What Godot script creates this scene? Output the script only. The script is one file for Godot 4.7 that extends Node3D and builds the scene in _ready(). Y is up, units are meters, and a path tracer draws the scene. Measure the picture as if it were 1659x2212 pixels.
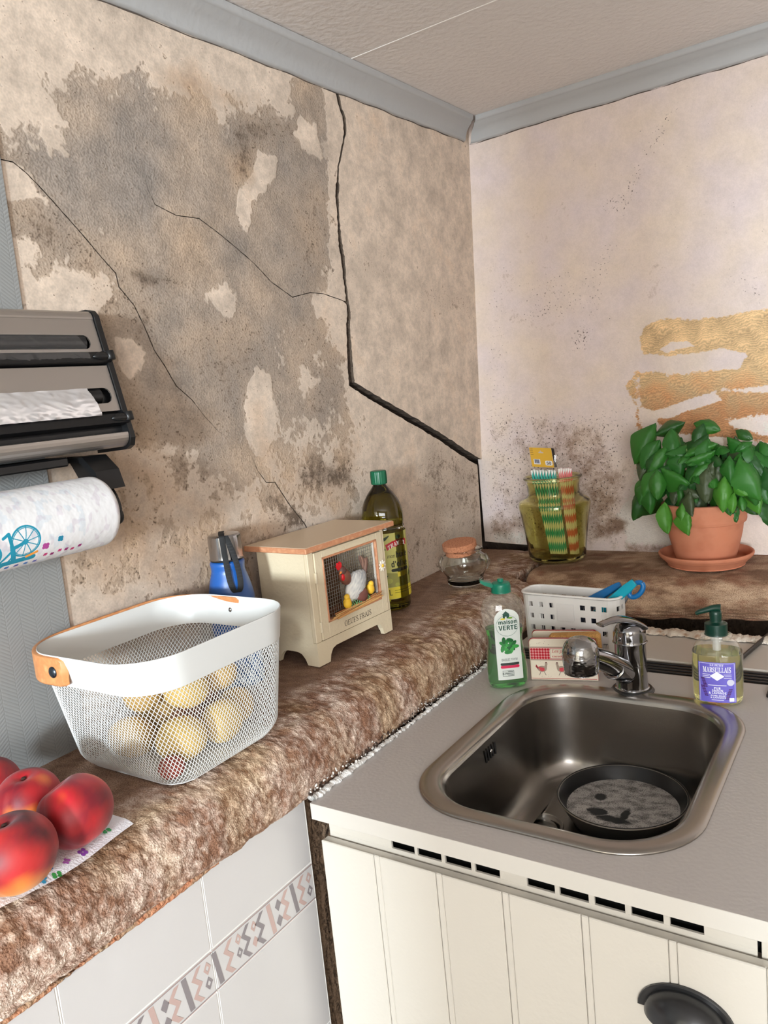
extends Node3D

const LEDGE := 1.0
const TOP := 0.906
const F := 1705.0
var C := Vector3(0.978, 1.449, 1.942)
var B := Basis()
var M := {}
var rng := RandomNumberGenerator.new()
var names := {}

# ---------- pixels of the photograph (1659 x 2212) to points on real planes ----------
func ray(px: float, py: float) -> Vector3:
	return B * Vector3(px - 829.5, -(py - 1106.0), -F)
func hit(px: float, py: float, p0: Vector3, n: Vector3) -> Vector3:
	var d := ray(px, py)
	return C + d * ((p0 - C).dot(n) / d.dot(n))
func at_h(px: float, py: float, h: float) -> Vector3:
	return hit(px, py, Vector3(0, h, 0), Vector3.UP)
func at_x(px: float, py: float, x: float) -> Vector3:
	return hit(px, py, Vector3(x, 0, 0), Vector3.RIGHT)
func at_z(px: float, py: float, z: float) -> Vector3:
	return hit(px, py, Vector3(0, 0, z), Vector3.BACK)
const LEANX := 0.0245
const LEANZ := -0.048
func on_left(px: float, py: float) -> Vector3:
	return hit(px, py, Vector3(0, LEDGE, 0), Vector3(1.0, -LEANX / 1.1, 0))
func on_back(px: float, py: float) -> Vector3:
	return hit(px, py, Vector3(0, LEDGE, 0), Vector3(0, -LEANZ / 1.1, 1.0))
func left_p(y: float, z: float, off := 0.0) -> Vector3:
	return Vector3((y - LEDGE) / 1.1 * LEANX + off, y, z)
func back_p(x: float, y: float, off := 0.0) -> Vector3:
	return Vector3(x, y, (y - LEDGE) / 1.1 * LEANZ + off)

# ---------- scene tree ----------
func numbered(called: String) -> String:
	if not names.has(called):
		names[called] = 0
		return called
	names[called] += 1
	return "%s_%03d" % [called, names[called]]
func thing(called: String, label: String, category: String, at := Vector3.ZERO, turn := 0.0, group := "") -> Node3D:
	var o := Node3D.new()
	o.name = numbered(called)
	add_child(o)
	o.position = at
	o.rotation.y = turn
	tag(o, label, category, group)
	return o
func tag(o: Node, label: String, category: String, group := "") -> void:
	o.set_meta("label", label)
	o.set_meta("category", category)
	if group:
		o.set_meta("group", group)
func part(called: String, mesh: Mesh, mat: Material, parent: Node = null, at := Vector3.ZERO, rot := Vector3.ZERO) -> MeshInstance3D:
	var o := MeshInstance3D.new()
	o.mesh = mesh
	o.material_override = null
	for s in mesh.get_surface_count():
		o.set_surface_override_material(s, mat)
	o.cast_shadow = GeometryInstance3D.SHADOW_CASTING_SETTING_ON
	o.position = at
	o.rotation = rot
	if parent == null:
		o.name = numbered(called)
		add_child(o)
	else:
		o.name = called
		parent.add_child(o, true)
	return o
func struct(called: String, mesh: Mesh, mat: Material, label: String, category: String) -> MeshInstance3D:
	var o := part(called, mesh, mat)
	o.set_meta("kind", "structure")
	tag(o, label, category)
	return o
func group_struct(called: String, label: String, category: String, at := Vector3.ZERO) -> Node3D:
	var o := thing(called, label, category, at)
	o.set_meta("kind", "structure")
	return o
func stuff(o: Node) -> Node:
	o.set_meta("kind", "stuff")
	return o

# ---------- materials ----------
func mat(c: Color, rough := 0.6, metal := 0.0) -> StandardMaterial3D:
	var m := StandardMaterial3D.new()
	m.albedo_color = c
	m.roughness = rough
	m.metallic = metal
	return m
func rgb(r: float, g: float, b: float) -> Color:
	return Color(r / 255.0, g / 255.0, b / 255.0)
func vmat(rough := 0.8) -> StandardMaterial3D:
	var m := mat(Color.WHITE, rough)
	m.vertex_color_use_as_albedo = true
	return m
func glass(c: Color, rough := 0.02, ior := 0.05) -> StandardMaterial3D:
	var m := mat(Color(c.r, c.g, c.b, 0.0), rough)
	m.transparency = BaseMaterial3D.TRANSPARENCY_ALPHA
	m.refraction_enabled = true
	m.refraction_scale = ior
	return m
func pane(c: Color, alpha: float, rough := 0.05) -> StandardMaterial3D:
	var m := mat(Color(c.r, c.g, c.b, alpha), rough)
	m.transparency = BaseMaterial3D.TRANSPARENCY_ALPHA
	return m
func bump(m: StandardMaterial3D, tex: Texture2D, cm: float) -> StandardMaterial3D:
	m.heightmap_enabled = true
	m.heightmap_texture = tex
	m.heightmap_scale = cm
	return m
func tri(m: StandardMaterial3D, scale: float, world := false) -> StandardMaterial3D:
	m.uv1_triplanar = true
	m.uv1_world_triplanar = world
	m.uv1_scale = Vector3.ONE * scale
	return m
func noise(freq: float, octaves := 4, seed_ := 1, kind := FastNoiseLite.TYPE_SIMPLEX_SMOOTH) -> FastNoiseLite:
	var n := FastNoiseLite.new()
	n.noise_type = kind
	n.frequency = freq
	n.fractal_octaves = octaves
	n.fractal_type = FastNoiseLite.FRACTAL_FBM if octaves > 1 else FastNoiseLite.FRACTAL_NONE
	n.seed = seed_
	return n
func tex_of(im: Image) -> ImageTexture:
	return ImageTexture.create_from_image(im)
func noise_tex(size: int, freq: float, octaves := 4, seed_ := 1, kind := FastNoiseLite.TYPE_SIMPLEX_SMOOTH) -> ImageTexture:
	return tex_of(noise(freq, octaves, seed_, kind).get_seamless_image(size, size))
func ramp_tex(size: int, freq: float, cols: Array, octaves := 4, seed_ := 1, stretch := Vector2.ONE) -> ImageTexture:
	var src := noise(freq, octaves, seed_).get_seamless_image(size, size)
	if stretch != Vector2.ONE:
		src.resize(int(size * stretch.x), int(size * stretch.y), Image.INTERPOLATE_CUBIC)
	var out := Image.create(src.get_width(), src.get_height(), false, Image.FORMAT_RGB8)
	var lut := []
	for i in 256:
		var t: float = i / 255.0 * (cols.size() - 1)
		var k := mini(int(t), cols.size() - 2)
		lut.append(cols[k].lerp(cols[k + 1], t - k))
	var by := src.get_data()
	var d := PackedByteArray()
	d.resize(by.size() * 3)
	for i in by.size():
		var c: Color = lut[by[i]]
		d[i * 3] = int(c.r * 255)
		d[i * 3 + 1] = int(c.g * 255)
		d[i * 3 + 2] = int(c.b * 255)
	out.set_data(src.get_width(), src.get_height(), false, Image.FORMAT_RGB8, d)
	return tex_of(out)

# ---------- meshes ----------
# grid of (nu+1) x (nv+1) points from f(u, v) -> Vector3, u and v in 0..1, smooth normals; cf gives vertex colours
func grid(nu: int, nv: int, f: Callable, loop_u := false, flip := false, cf = null) -> ArrayMesh:
	var p := PackedVector3Array()
	var uv := PackedVector2Array()
	var cols := PackedColorArray()
	var w := nv + 1
	p.resize((nu + 1) * w)
	uv.resize((nu + 1) * w)
	for i in nu + 1:
		for j in w:
			var a := float(i) / nu
			var b := float(j) / nv
			p[i * w + j] = f.call(a, b)
			uv[i * w + j] = Vector2(a, b)
	if cf != null:
		cols.resize((nu + 1) * w)
		for i in nu + 1:
			for j in w:
				cols[i * w + j] = cf.call(float(i) / nu, float(j) / nv, p[i * w + j])
	var n := PackedVector3Array()
	n.resize(p.size())
	var ix := PackedInt32Array()
	ix.resize(nu * nv * 6)
	var k := 0
	for i in nu:
		for j in nv:
			var a := i * w + j
			var b := a + w
			var na := (p[b + 1] - p[a]).cross(p[a + 1] - p[b])
			if flip:
				na = -na
			n[a] += na
			n[b] += na
			n[a + 1] += na
			n[b + 1] += na
			if flip:
				ix[k] = a; ix[k + 1] = a + 1; ix[k + 2] = b
				ix[k + 3] = b; ix[k + 4] = a + 1; ix[k + 5] = b + 1
			else:
				ix[k] = a; ix[k + 1] = b; ix[k + 2] = a + 1
				ix[k + 3] = b; ix[k + 4] = b + 1; ix[k + 5] = a + 1
			k += 6
	if loop_u:
		for j in w:
			var s := n[j] + n[nu * w + j]
			n[j] = s
			n[nu * w + j] = s
	for i in n.size():
		n[i] = -n[i].normalized() if n[i].length_squared() > 1e-20 else Vector3.UP
	# collapsed rows (poles) share one normal
	for e in [0, nv]:
		if p[e].distance_to(p[(nu / 2) * w + e]) < 1e-6:
			var s := Vector3.ZERO
			for i in nu + 1:
				s += n[i * w + e]
			if s.length() > 1e-9:
				for i in nu + 1:
					n[i * w + e] = s.normalized()
	return arrays(p, n, uv, ix, cols)
func arrays(p, n, uv, ix, cols = PackedColorArray(), into: ArrayMesh = null) -> ArrayMesh:
	var a := []
	a.resize(Mesh.ARRAY_MAX)
	a[Mesh.ARRAY_VERTEX] = p
	if n != null:
		a[Mesh.ARRAY_NORMAL] = n
	if uv != null:
		a[Mesh.ARRAY_TEX_UV] = uv
	a[Mesh.ARRAY_INDEX] = ix
	if cols.size():
		a[Mesh.ARRAY_COLOR] = cols
	var m := into if into else ArrayMesh.new()
	m.add_surface_from_arrays(Mesh.PRIMITIVE_TRIANGLES, a)
	return m
# profile: Vector2(radius, height) from the foot up; outward facing
func lathe(prof: Array, seg := 40, shape = null) -> ArrayMesh:
	var q := PackedVector2Array(prof)
	var f := func(u: float, v: float) -> Vector3:
		var k: float = v * (q.size() - 1)
		var pt := q[int(round(k))]
		var a := u * TAU
		var r := pt.x
		if shape != null:
			r = shape.call(a, pt)
		return Vector3(cos(a) * r, pt.y, sin(a) * r)
	return grid(seg, q.size() - 1, f, true)
# round a profile with Catmull-Rom through its points
func smooth(pts: Array, n := 6) -> Array:
	var out := []
	for i in pts.size() - 1:
		var a = pts[maxi(i - 1, 0)]
		var d = pts[mini(i + 2, pts.size() - 1)]
		for k in n:
			out.append(pts[i].cubic_interpolate(pts[i + 1], a, d, float(k) / n))
	out.append(pts[-1])
	return out
func tube(path: Array, rad, seg := 8, caps := true) -> ArrayMesh:
	var pts := PackedVector3Array(path)
	var fr := []
	var up := Vector3.UP
	for i in pts.size():
		var t := (pts[mini(i + 1, pts.size() - 1)] - pts[maxi(i - 1, 0)]).normalized()
		if i == 0 and absf(t.dot(up)) > 0.95:
			up = Vector3.RIGHT
		var s := t.cross(up).normalized()
		up = s.cross(t).normalized()
		fr.append([s, up])
	var n := pts.size()
	var extra := 2 if caps else 0
	var f := func(u: float, v: float) -> Vector3:
		var k := int(round(v * (n - 1 + extra))) - (1 if caps else 0)
		var i := clampi(k, 0, n - 1)
		var r: float = rad if not rad is Callable else rad.call(float(i) / (n - 1))
		if k < 0 or k >= n:
			r = 0.0
		return pts[i] + (fr[i][0] * cos(u * TAU) + fr[i][1] * sin(u * TAU)) * r
	return grid(seg, n - 1 + extra, f, true, false)
# flat-shaded faces: list of polygons (arrays of Vector3), each wound counter-clockwise seen from outside
func faces(list: Array, smooth_group := -1) -> ArrayMesh:
	var st := SurfaceTool.new()
	st.begin(Mesh.PRIMITIVE_TRIANGLES)
	add_faces(st, list, smooth_group)
	st.generate_normals()
	return st.commit()
func add_faces(st: SurfaceTool, list: Array, smooth_group := -1) -> void:
	st.set_smooth_group(smooth_group)
	for q in list:
		for i in range(1, q.size() - 1):
			st.add_vertex(q[0])
			st.add_vertex(q[i + 1])
			st.add_vertex(q[i])
# box with chamfered edges, centred at c
func box_faces(s: Vector3, b := 0.002, c := Vector3.ZERO, basis := Basis()) -> Array:
	var h := s / 2
	b = minf(b, minf(h.x, minf(h.y, h.z)) * 0.9)
	var out := []
	var e := func(x, y, z, kx, ky, kz): return c + basis * Vector3(x * (h.x - b * kx), y * (h.y - b * ky), z * (h.z - b * kz))
	for s1 in [-1, 1]:
		out.append(order([e.call(s1, -1, -1, 0, 1, 1), e.call(s1, 1, -1, 0, 1, 1), e.call(s1, 1, 1, 0, 1, 1), e.call(s1, -1, 1, 0, 1, 1)], basis * Vector3(s1, 0, 0)))
		out.append(order([e.call(-1, s1, -1, 1, 0, 1), e.call(1, s1, -1, 1, 0, 1), e.call(1, s1, 1, 1, 0, 1), e.call(-1, s1, 1, 1, 0, 1)], basis * Vector3(0, s1, 0)))
		out.append(order([e.call(-1, -1, s1, 1, 1, 0), e.call(1, -1, s1, 1, 1, 0), e.call(1, 1, s1, 1, 1, 0), e.call(-1, 1, s1, 1, 1, 0)], basis * Vector3(0, 0, s1)))
		for s2 in [-1, 1]:
			out.append(order([e.call(s1, s2, -1, 0, 1, 1), e.call(s1, s2, -1, 1, 0, 1), e.call(s1, s2, 1, 1, 0, 1), e.call(s1, s2, 1, 0, 1, 1)], basis * Vector3(s1, s2, 0)))
			out.append(order([e.call(s1, -1, s2, 0, 1, 1), e.call(s1, -1, s2, 1, 1, 0), e.call(s1, 1, s2, 1, 1, 0), e.call(s1, 1, s2, 0, 1, 1)], basis * Vector3(s1, 0, s2)))
			out.append(order([e.call(-1, s1, s2, 1, 0, 1), e.call(-1, s1, s2, 1, 1, 0), e.call(1, s1, s2, 1, 1, 0), e.call(1, s1, s2, 1, 0, 1)], basis * Vector3(0, s1, s2)))
			for s3 in [-1, 1]:
				out.append(order([e.call(s1, s2, s3, 0, 1, 1), e.call(s1, s2, s3, 1, 0, 1), e.call(s1, s2, s3, 1, 1, 0)], basis * Vector3(s1, s2, s3)))
	return out
func order(q: Array, outward: Vector3) -> Array:
	if (q[1] - q[0]).cross(q[2] - q[0]).dot(outward) < 0:
		q.reverse()
	return q
func box(s: Vector3, b := 0.002, c := Vector3.ZERO, basis := Basis()) -> ArrayMesh:
	return faces(box_faces(s, b, c, basis))
# polygon in the plane (x right, y up) with thickness d along +z from 0, placed by t; edge bevel b on the front
func slab(poly: PackedVector2Array, d: float, t := Transform3D(), b := 0.0, uvf = null) -> ArrayMesh:
	var st := SurfaceTool.new()
	st.begin(Mesh.PRIMITIVE_TRIANGLES)
	add_slab(st, poly, d, t, b, uvf)
	st.generate_normals()
	return st.commit()
func add_slab(st: SurfaceTool, poly: PackedVector2Array, d: float, t := Transform3D(), b := 0.0, uvf = null, front_on := true, sides_on := true) -> void:
	if Geometry2D.is_polygon_clockwise(poly):
		poly.reverse()
	# is_polygon_clockwise works y-down; force counter-clockwise with y up by signed area
	var area := 0.0
	for i in poly.size():
		area += poly[i].cross(poly[(i + 1) % poly.size()])
	if area < 0:
		poly.reverse()
	var front := poly
	if b > 0.0:
		var off := Geometry2D.offset_polygon(poly, -b)
		if off.size() == 1 and off[0].size() == poly.size():
			var best := 0
			for i in poly.size():
				if off[0][i].distance_to(poly[0]) < off[0][best].distance_to(poly[0]):
					best = i
			front = PackedVector2Array()
			for i in poly.size():
				front.append(off[0][(i + best) % poly.size()])
			var ar := 0.0
			for i in front.size():
				ar += front[i].cross(front[(i + 1) % front.size()])
			if ar < 0:
				front = poly
				b = 0.0
		else:
			b = 0.0
	var put := func(v: Vector3):
		if uvf != null:
			st.set_uv(uvf.call(v))
		st.add_vertex(t * v)
	st.set_smooth_group(-1)
	var ix := Geometry2D.triangulate_polygon(front)
	if ix.is_empty():
		print("no triangles for a polygon of ", front.size())
	if not front_on:
		ix.clear()
	for i in range(0, ix.size(), 3):
		var a := front[ix[i]]
		var e := front[ix[i + 1]]
		var g := front[ix[i + 2]]
		if (e - a).cross(g - a) < 0:
			var h := e
			e = g
			g = h
		for v in [a, g, e]:
			put.call(Vector3(v.x, v.y, d))
		if b <= 0.0:
			for v in [a, e, g]:
				put.call(Vector3(v.x, v.y, 0))
	if not sides_on:
		return
	for i in poly.size():
		var j := (i + 1) % poly.size()
		var a := Vector3(poly[i].x, poly[i].y, 0)
		var e := Vector3(poly[j].x, poly[j].y, 0)
		var a1 := Vector3(poly[i].x, poly[i].y, d - b)
		var e1 := Vector3(poly[j].x, poly[j].y, d - b)
		for v in [a, e1, e, a, a1, e1]:
			put.call(v)
		if b > 0.0:
			var a2 := Vector3(front[i].x, front[i].y, d)
			var e2 := Vector3(front[j].x, front[j].y, d)
			for v in [a1, e2, e1, a1, a2, e2]:
				put.call(v)
func rrect(w: float, h: float, r: float, n := 5, c := Vector2.ZERO) -> PackedVector2Array:
	var p := PackedVector2Array()
	for k in 4:
		var cc := Vector2((w / 2 - r) * [1, -1, -1, 1][k], (h / 2 - r) * [1, 1, -1, -1][k])
		for i in n + 1:
			var a := (k + float(i) / n) * PI / 2
			p.append(c + cc + Vector2(cos(a), sin(a)) * r)
	return p
func ellipse(w: float, h: float, n := 16, c := Vector2.ZERO) -> PackedVector2Array:
	var p := PackedVector2Array()
	for i in n:
		p.append(c + Vector2(cos(i * TAU / n) * w / 2, sin(i * TAU / n) * h / 2))
	return p
func poly(a: Array) -> PackedVector2Array:
	var p := PackedVector2Array()
	for i in range(0, a.size(), 2):
		p.append(Vector2(a[i], a[i + 1]))
	return p
# bumpy ball
func blob(r: Vector3, nu := 20, nv := 12, bumps := 0.0, freq := 40.0, seed_ := 1, cf = null) -> ArrayMesh:
	var nz := noise(freq, 2, seed_)
	var f := func(u: float, v: float) -> Vector3:
		var a := u * TAU
		var b := (v - 0.5) * PI
		var d := Vector3(cos(a) * cos(b), sin(b), sin(a) * cos(b))
		if v < 1e-6 or v > 1 - 1e-6:
			d = Vector3(0, signf(v - 0.5), 0)
		return d * r * (1.0 + bumps * nz.get_noise_3dv(d * r + Vector3.ONE * seed_))
	return grid(nu, nv, f, true, false, cf)
# lettering as geometry, laid on a surface by place(Vector2) -> Vector3; centred on at, height is the cap height
func text_mesh(words: String, height: float, place: Callable, at := Vector2.ZERO, font_name := "Droid Sans", bold := false, width := 0.0, shear := 0.0) -> ArrayMesh:
	var t := TextMesh.new()
	var f := SystemFont.new()
	f.font_names = PackedStringArray([font_name])
	if bold:
		f.font_weight = 700
	t.font = f
	t.text = words
	t.font_size = 64
	t.pixel_size = 0.01
	t.depth = 0.0
	t.curve_step = 2.0
	var a := t.get_mesh_arrays()
	var p: PackedVector3Array = a[Mesh.ARRAY_VERTEX]
	if p.is_empty():
		return null
	var lo := Vector2(1e9, 1e9)
	var hi := -lo
	for v in p:
		lo = lo.min(Vector2(v.x, v.y))
		hi = hi.max(Vector2(v.x, v.y))
	var k := height / maxf(hi.y - lo.y, 1e-6)
	var kx := k if width <= 0.0 else width / maxf(hi.x - lo.x, 1e-6)
	var q := PackedVector3Array()
	for v in p:
		var y := (v.y - (lo.y + hi.y) / 2) * k
		q.append(place.call(at + Vector2((v.x - (lo.x + hi.x) / 2) * kx + y * shear, y)))
	return arrays(q, null, null, a[Mesh.ARRAY_INDEX] if a[Mesh.ARRAY_INDEX] != null else PackedInt32Array(range(q.size())))
# flat print cut to a shape and laid on a surface
func print_mesh(shape: PackedVector2Array, place: Callable, sub := 0.0) -> ArrayMesh:
	var p := PackedVector3Array()
	var ix := PackedInt32Array()
	var pieces := [shape]
	if sub > 0.0:
		pieces = []
		var lo := Vector2(1e9, 1e9)
		var hi := -lo
		for v in shape:
			lo = lo.min(v)
			hi = hi.max(v)
		var x := lo.x
		while x < hi.x:
			var strip := PackedVector2Array([Vector2(x, lo.y - 1), Vector2(x + sub, lo.y - 1), Vector2(x + sub, hi.y + 1), Vector2(x, hi.y + 1)])
			pieces.append_array(Geometry2D.intersect_polygons(shape, strip))
			x += sub
	for q in pieces:
		var t := Geometry2D.triangulate_polygon(q)
		for i in t:
			ix.append(i + p.size())
		for v in q:
			p.append(place.call(v))
	return arrays(p, null, null, ix)
func resample(path: Array, step: float) -> Array:
	var out := [path[0]]
	for i in range(1, path.size()):
		var a: Vector2 = path[i - 1]
		var b: Vector2 = path[i]
		var n := maxi(1, int(ceil(a.distance_to(b) / step)))
		for k in range(1, n + 1):
			out.append(a.lerp(b, float(k) / n))
	return out

# ---------- wall paint: fields drawn from outlines, broken up by noise ----------
# outlines: [points in metres on the wall, value 0..1, feather in metres]
func field(cw: int, ch: int, size: Vector2, start: float, outlines: Array) -> PackedByteArray:
	var f := PackedFloat32Array()
	f.resize(cw * ch)
	f.fill(start)
	var cell := Vector2(size.x / cw, size.y / ch)
	for o in outlines:
		var pts: PackedVector2Array = o[0]
		var val: float = o[1]
		var fe: float = o[2]
		var lo := Vector2(1e9, 1e9)
		var hi := -lo
		for p in pts:
			lo = lo.min(p)
			hi = hi.max(p)
		var n := pts.size()
		for j in range(maxi(0, int((lo.y - fe) / cell.y)), mini(ch, int((hi.y + fe) / cell.y) + 2)):
			for i in range(maxi(0, int((lo.x - fe) / cell.x)), mini(cw, int((hi.x + fe) / cell.x) + 2)):
				var q := Vector2((i + 0.5) * cell.x, (j + 0.5) * cell.y)
				var d2 := 1e9
				var inside := false
				var a := pts[n - 1]
				for b in pts:
					var e := b - a
					var w := q - a
					var t := clampf(w.dot(e) / maxf(e.length_squared(), 1e-12), 0.0, 1.0)
					d2 = minf(d2, (w - e * t).length_squared())
					if (a.y > q.y) != (b.y > q.y) and q.x < (b.x - a.x) * (q.y - a.y) / (b.y - a.y) + a.x:
						inside = not inside
					a = b
				var sd := sqrt(d2) * (1.0 if inside else -1.0)
				var k := clampf(0.5 + sd / fe, 0.0, 1.0)
				if k > 0.0:
					var at := j * cw + i
					f[at] = lerpf(f[at], val, k)
	var by := PackedByteArray()
	by.resize(cw * ch)
	for i in by.size():
		by[i] = int(clampf(f[i], 0, 1) * 255)
	return by
func grow(by: PackedByteArray, cw: int, ch: int, w: int, h: int) -> PackedByteArray:
	var im := Image.create_from_data(cw, ch, false, Image.FORMAT_L8, by)
	im.resize(w, h, Image.INTERPOLATE_CUBIC)
	return im.get_data()
# freq in cycles per metre of wall
func plate(w: int, h: int, per_m: float, octaves: int, seed_: int, kind := FastNoiseLite.TYPE_SIMPLEX_SMOOTH, stretch_y := 1.0) -> PackedByteArray:
	var n := noise(per_m / (h / 1.2), octaves, seed_, kind)
	if stretch_y != 1.0:
		var im := n.get_image(w, int(h / stretch_y))
		im.resize(w, h, Image.INTERPOLATE_CUBIC)
		return im.get_data()
	return n.get_image(w, h).get_data()
# rows(y0, y1, colour bytes out, height bytes out) runs over bands of the picture
func painted(w: int, h: int, rows: Callable) -> Array:
	var bands := 16
	var cb := []
	var hb := []
	cb.resize(bands)
	hb.resize(bands)
	var work := func(k: int):
		var y0 := h * k / bands
		var y1 := h * (k + 1) / bands
		var c := PackedByteArray()
		var g := PackedByteArray()
		c.resize((y1 - y0) * w * 3)
		g.resize((y1 - y0) * w)
		var r: Array = rows.call(y0, y1, c, g)
		cb[k] = r[0]
		hb[k] = r[1]
	var id := WorkerThreadPool.add_group_task(work, bands)
	WorkerThreadPool.wait_for_group_task_completion(id)
	var c := PackedByteArray()
	var g := PackedByteArray()
	for k in bands:
		c.append_array(cb[k])
		g.append_array(hb[k])
	return [tex_of(Image.create_from_data(w, h, false, Image.FORMAT_RGB8, c)), tex_of(Image.create_from_data(w, h, false, Image.FORMAT_L8, g))]

# left wall: texture covers z 1.44 .. -0.06 (left to right as seen), y 2.14 .. 0.94
const LW := Vector2(1.5, 1.2)
func lw_uv(y: float, z: float) -> Vector2:
	return Vector2((1.44 - z) / LW.x, (2.14 - y) / LW.y)
func lp(a: Array) -> PackedVector2Array:
	var p := PackedVector2Array()
	for i in range(0, a.size(), 2):
		var v := on_left(a[i], a[i + 1])
		p.append(lw_uv(v.y, v.z) * LW)
	return p
const BW := Vector2(1.1, 1.2)
func bw_uv(x: float, y: float) -> Vector2:
	return Vector2((x + 0.06) / BW.x, (2.14 - y) / BW.y)
func bp(a: Array) -> PackedVector2Array:
	var p := PackedVector2Array()
	for i in range(0, a.size(), 2):
		var v := on_back(a[i], a[i + 1])
		p.append(bw_uv(v.x, v.y) * BW)
	return p
func step01(a: float, b: float, x: float) -> float:
	return clampf((x - a) / (b - a), 0.0, 1.0)

func left_wall_paint() -> Array:
	var w := 1400
	var h := 1120
	var cw := 250
	var ch := 200
	# bare grey plaster (1) against the cream paint that is left (0)
	var bare := field(cw, ch, LW, 0.15, [
		[lp([95, 190, 180, 160, 245, 190, 300, 180, 335, 215, 392, 190, 450, 205, 480, 270, 505, 220, 560, 232, 622, 258, 638, 165, 692, 165, 705, 250, 712, 420, 712, 560, 700, 620, 690, 650, 705, 720, 735, 780, 748, 860, 762, 980, 760, 1080, 640, 1130, 520, 1090, 400, 1010, 300, 960, 150, 960, -60, 960, -60, 290, 60, 290, 120, 330, 160, 270, 110, 215]), 0.95, 0.06],
		[lp([-60, 345, 0, 350, 60, 372, 112, 430, 105, 440, 40, 425, -60, 420]), 0.1, 0.02],
		[lp([20, 515, 80, 510, 95, 545, 70, 570, 20, 572]), 0.05, 0.03],
		[lp([25, 585, 180, 575, 235, 600, 250, 650, 215, 665, 200, 690, 25, 700]), 0.1, 0.04],
		[lp([250, 735, 290, 728, 322, 770, 310, 792, 290, 828, 262, 810]), 0.0, 0.02],
		[lp([560, 328, 597, 340, 592, 382, 548, 440, 535, 502, 516, 485, 512, 420, 545, 380]), 0.0, 0.018],
		[lp([650, 253, 682, 268, 694, 340, 660, 322, 634, 290]), 0.0, 0.02],
		[lp([453, 615, 490, 610, 506, 640, 502, 685, 475, 668, 438, 636]), 0.05, 0.03],
		[lp([555, 795, 585, 810, 598, 900, 595, 1000, 580, 1042, 560, 990, 535, 940, 524, 880, 540, 830]), 0.05, 0.02],
		[lp([636, 780, 692, 780, 697, 812, 670, 852, 640, 832]), 0.25, 0.05],
		[lp([676, 650, 745, 645, 752, 700, 722, 712, 690, 692]), 0.05, 0.03],
		[lp([700, 170, 720, 165, 742, 250, 735, 330, 726, 430, 732, 520, 745, 640, 722, 640, 716, 520, 714, 400, 712, 300]), 0.1, 0.02],
		[lp([330, 960, 400, 950, 470, 1000, 600, 1090, 640, 1160, 560, 1180, 430, 1100, 340, 1020]), 0.5, 0.08],
		[lp([560, 1090, 780, 1090, 780, 1230, 560, 1230]), 0.25, 0.1],
		[lp([140, 960, 300, 960, 560, 1170, 560, 1300, 140, 1300]), 0.42, 0.1],
		[lp([180, 470, 240, 470, 240, 520, 190, 520]), 0.7, 0.06],
		[lp([530, 700, 700, 720, 730, 800, 600, 790]), 0.72, 0.1],
		[lp([750, 120, 1040, 250, 1060, 1200, 780, 1200, 760, 900]), 0.08, 0.03], [lp([600, 880, 780, 900, 790, 1110, 640, 1120, 560, 1040]), 0.5, 0.09]])
	# black and brown mould
	var mould := field(cw, ch, LW, 0.06, [
		[lp([490, 255, 560, 240, 640, 260, 640, 300, 560, 330, 540, 400, 505, 380]), 0.55, 0.05],
		[lp([20, 430, 110, 440, 250, 560, 270, 640, 240, 600, 110, 560, 20, 510]), 0.5, 0.06],
		[lp([180, 600, 260, 640, 260, 690, 200, 690]), 0.55, 0.05],
		[lp([280, 585, 310, 580, 390, 600, 380, 620, 300, 615]), 0.8, 0.03],
		[lp([250, 650, 330, 650, 340, 760, 290, 720]), 0.55, 0.05],
		[lp([640, 1010, 700, 985, 760, 1000, 765, 1050, 700, 1060, 640, 1050]), 0.9, 0.05],
		[lp([600, 1080, 650, 1090, 660, 1150, 610, 1150]), 0.9, 0.05],
		[lp([560, 1060, 620, 1060, 640, 1200, 560, 1200]), 0.5, 0.08],
		[lp([430, 690, 560, 690, 600, 790, 500, 900, 420, 830, 360, 750]), 0.42, 0.1],
		[lp([620, 420, 712, 400, 712, 600, 640, 620]), 0.42, 0.1],
		[lp([230, 860, 330, 860, 480, 960, 480, 1100, 260, 1100]), 0.38, 0.08],
		[lp([650, 690, 740, 700, 750, 980, 650, 960]), 0.36, 0.1],
		[lp([930, 940, 1035, 1010, 1045, 1170, 960, 1150, 900, 1040]), 0.5, 0.08],
		[lp([755, 530, 830, 540, 820, 620, 760, 640]), 0.32, 0.06],
		[lp([880, 1090, 1000, 1100, 1040, 1230, 860, 1280]), 0.4, 0.08],
		[lp([905, 600, 1010, 620, 1020, 690, 905, 680]), 0.34, 0.06],
		[lp([100, 1000, 600, 1180, 560, 1310, 100, 1310]), 0.3, 0.1],
		[lp([330, 0, 720, 160, 720, 180, 400, 50]), 0.3, 0.03]])
	# warm rust and sand tint
	var warm := field(cw, ch, LW, 0.3, [
		[lp([490, 330, 545, 320, 545, 390, 510, 390]), 0.9, 0.04],
		[lp([290, 140, 420, 150, 560, 210, 500, 240, 330, 200]), 0.7, 0.06],
		[lp([560, 900, 760, 980, 770, 1120, 600, 1150, 500, 1000]), 0.65, 0.1],
		[lp([100, 950, 330, 950, 620, 1180, 560, 1320, 100, 1320]), 0.75, 0.1],
		[lp([380, 440, 480, 480, 460, 640, 380, 600]), 0.5, 0.08],
		[lp([0, 0, 330, 0, 300, 180, 0, 260]), 0.2, 0.1],
		[lp([100, 300, 330, 200, 480, 330, 330, 540, 120, 440]), 0.12, 0.08]])
	var fb := grow(bare, cw, ch, w, h)
	var fm := grow(mould, cw, ch, w, h)
	var fw := grow(warm, cw, ch, w, h)
	var n1 := plate(w, h, 16.0, 5, 3)
	var n2 := plate(w, h, 59.7, 4, 8)
	var n3 := plate(w, h, 213.3, 3, 21)
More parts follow.
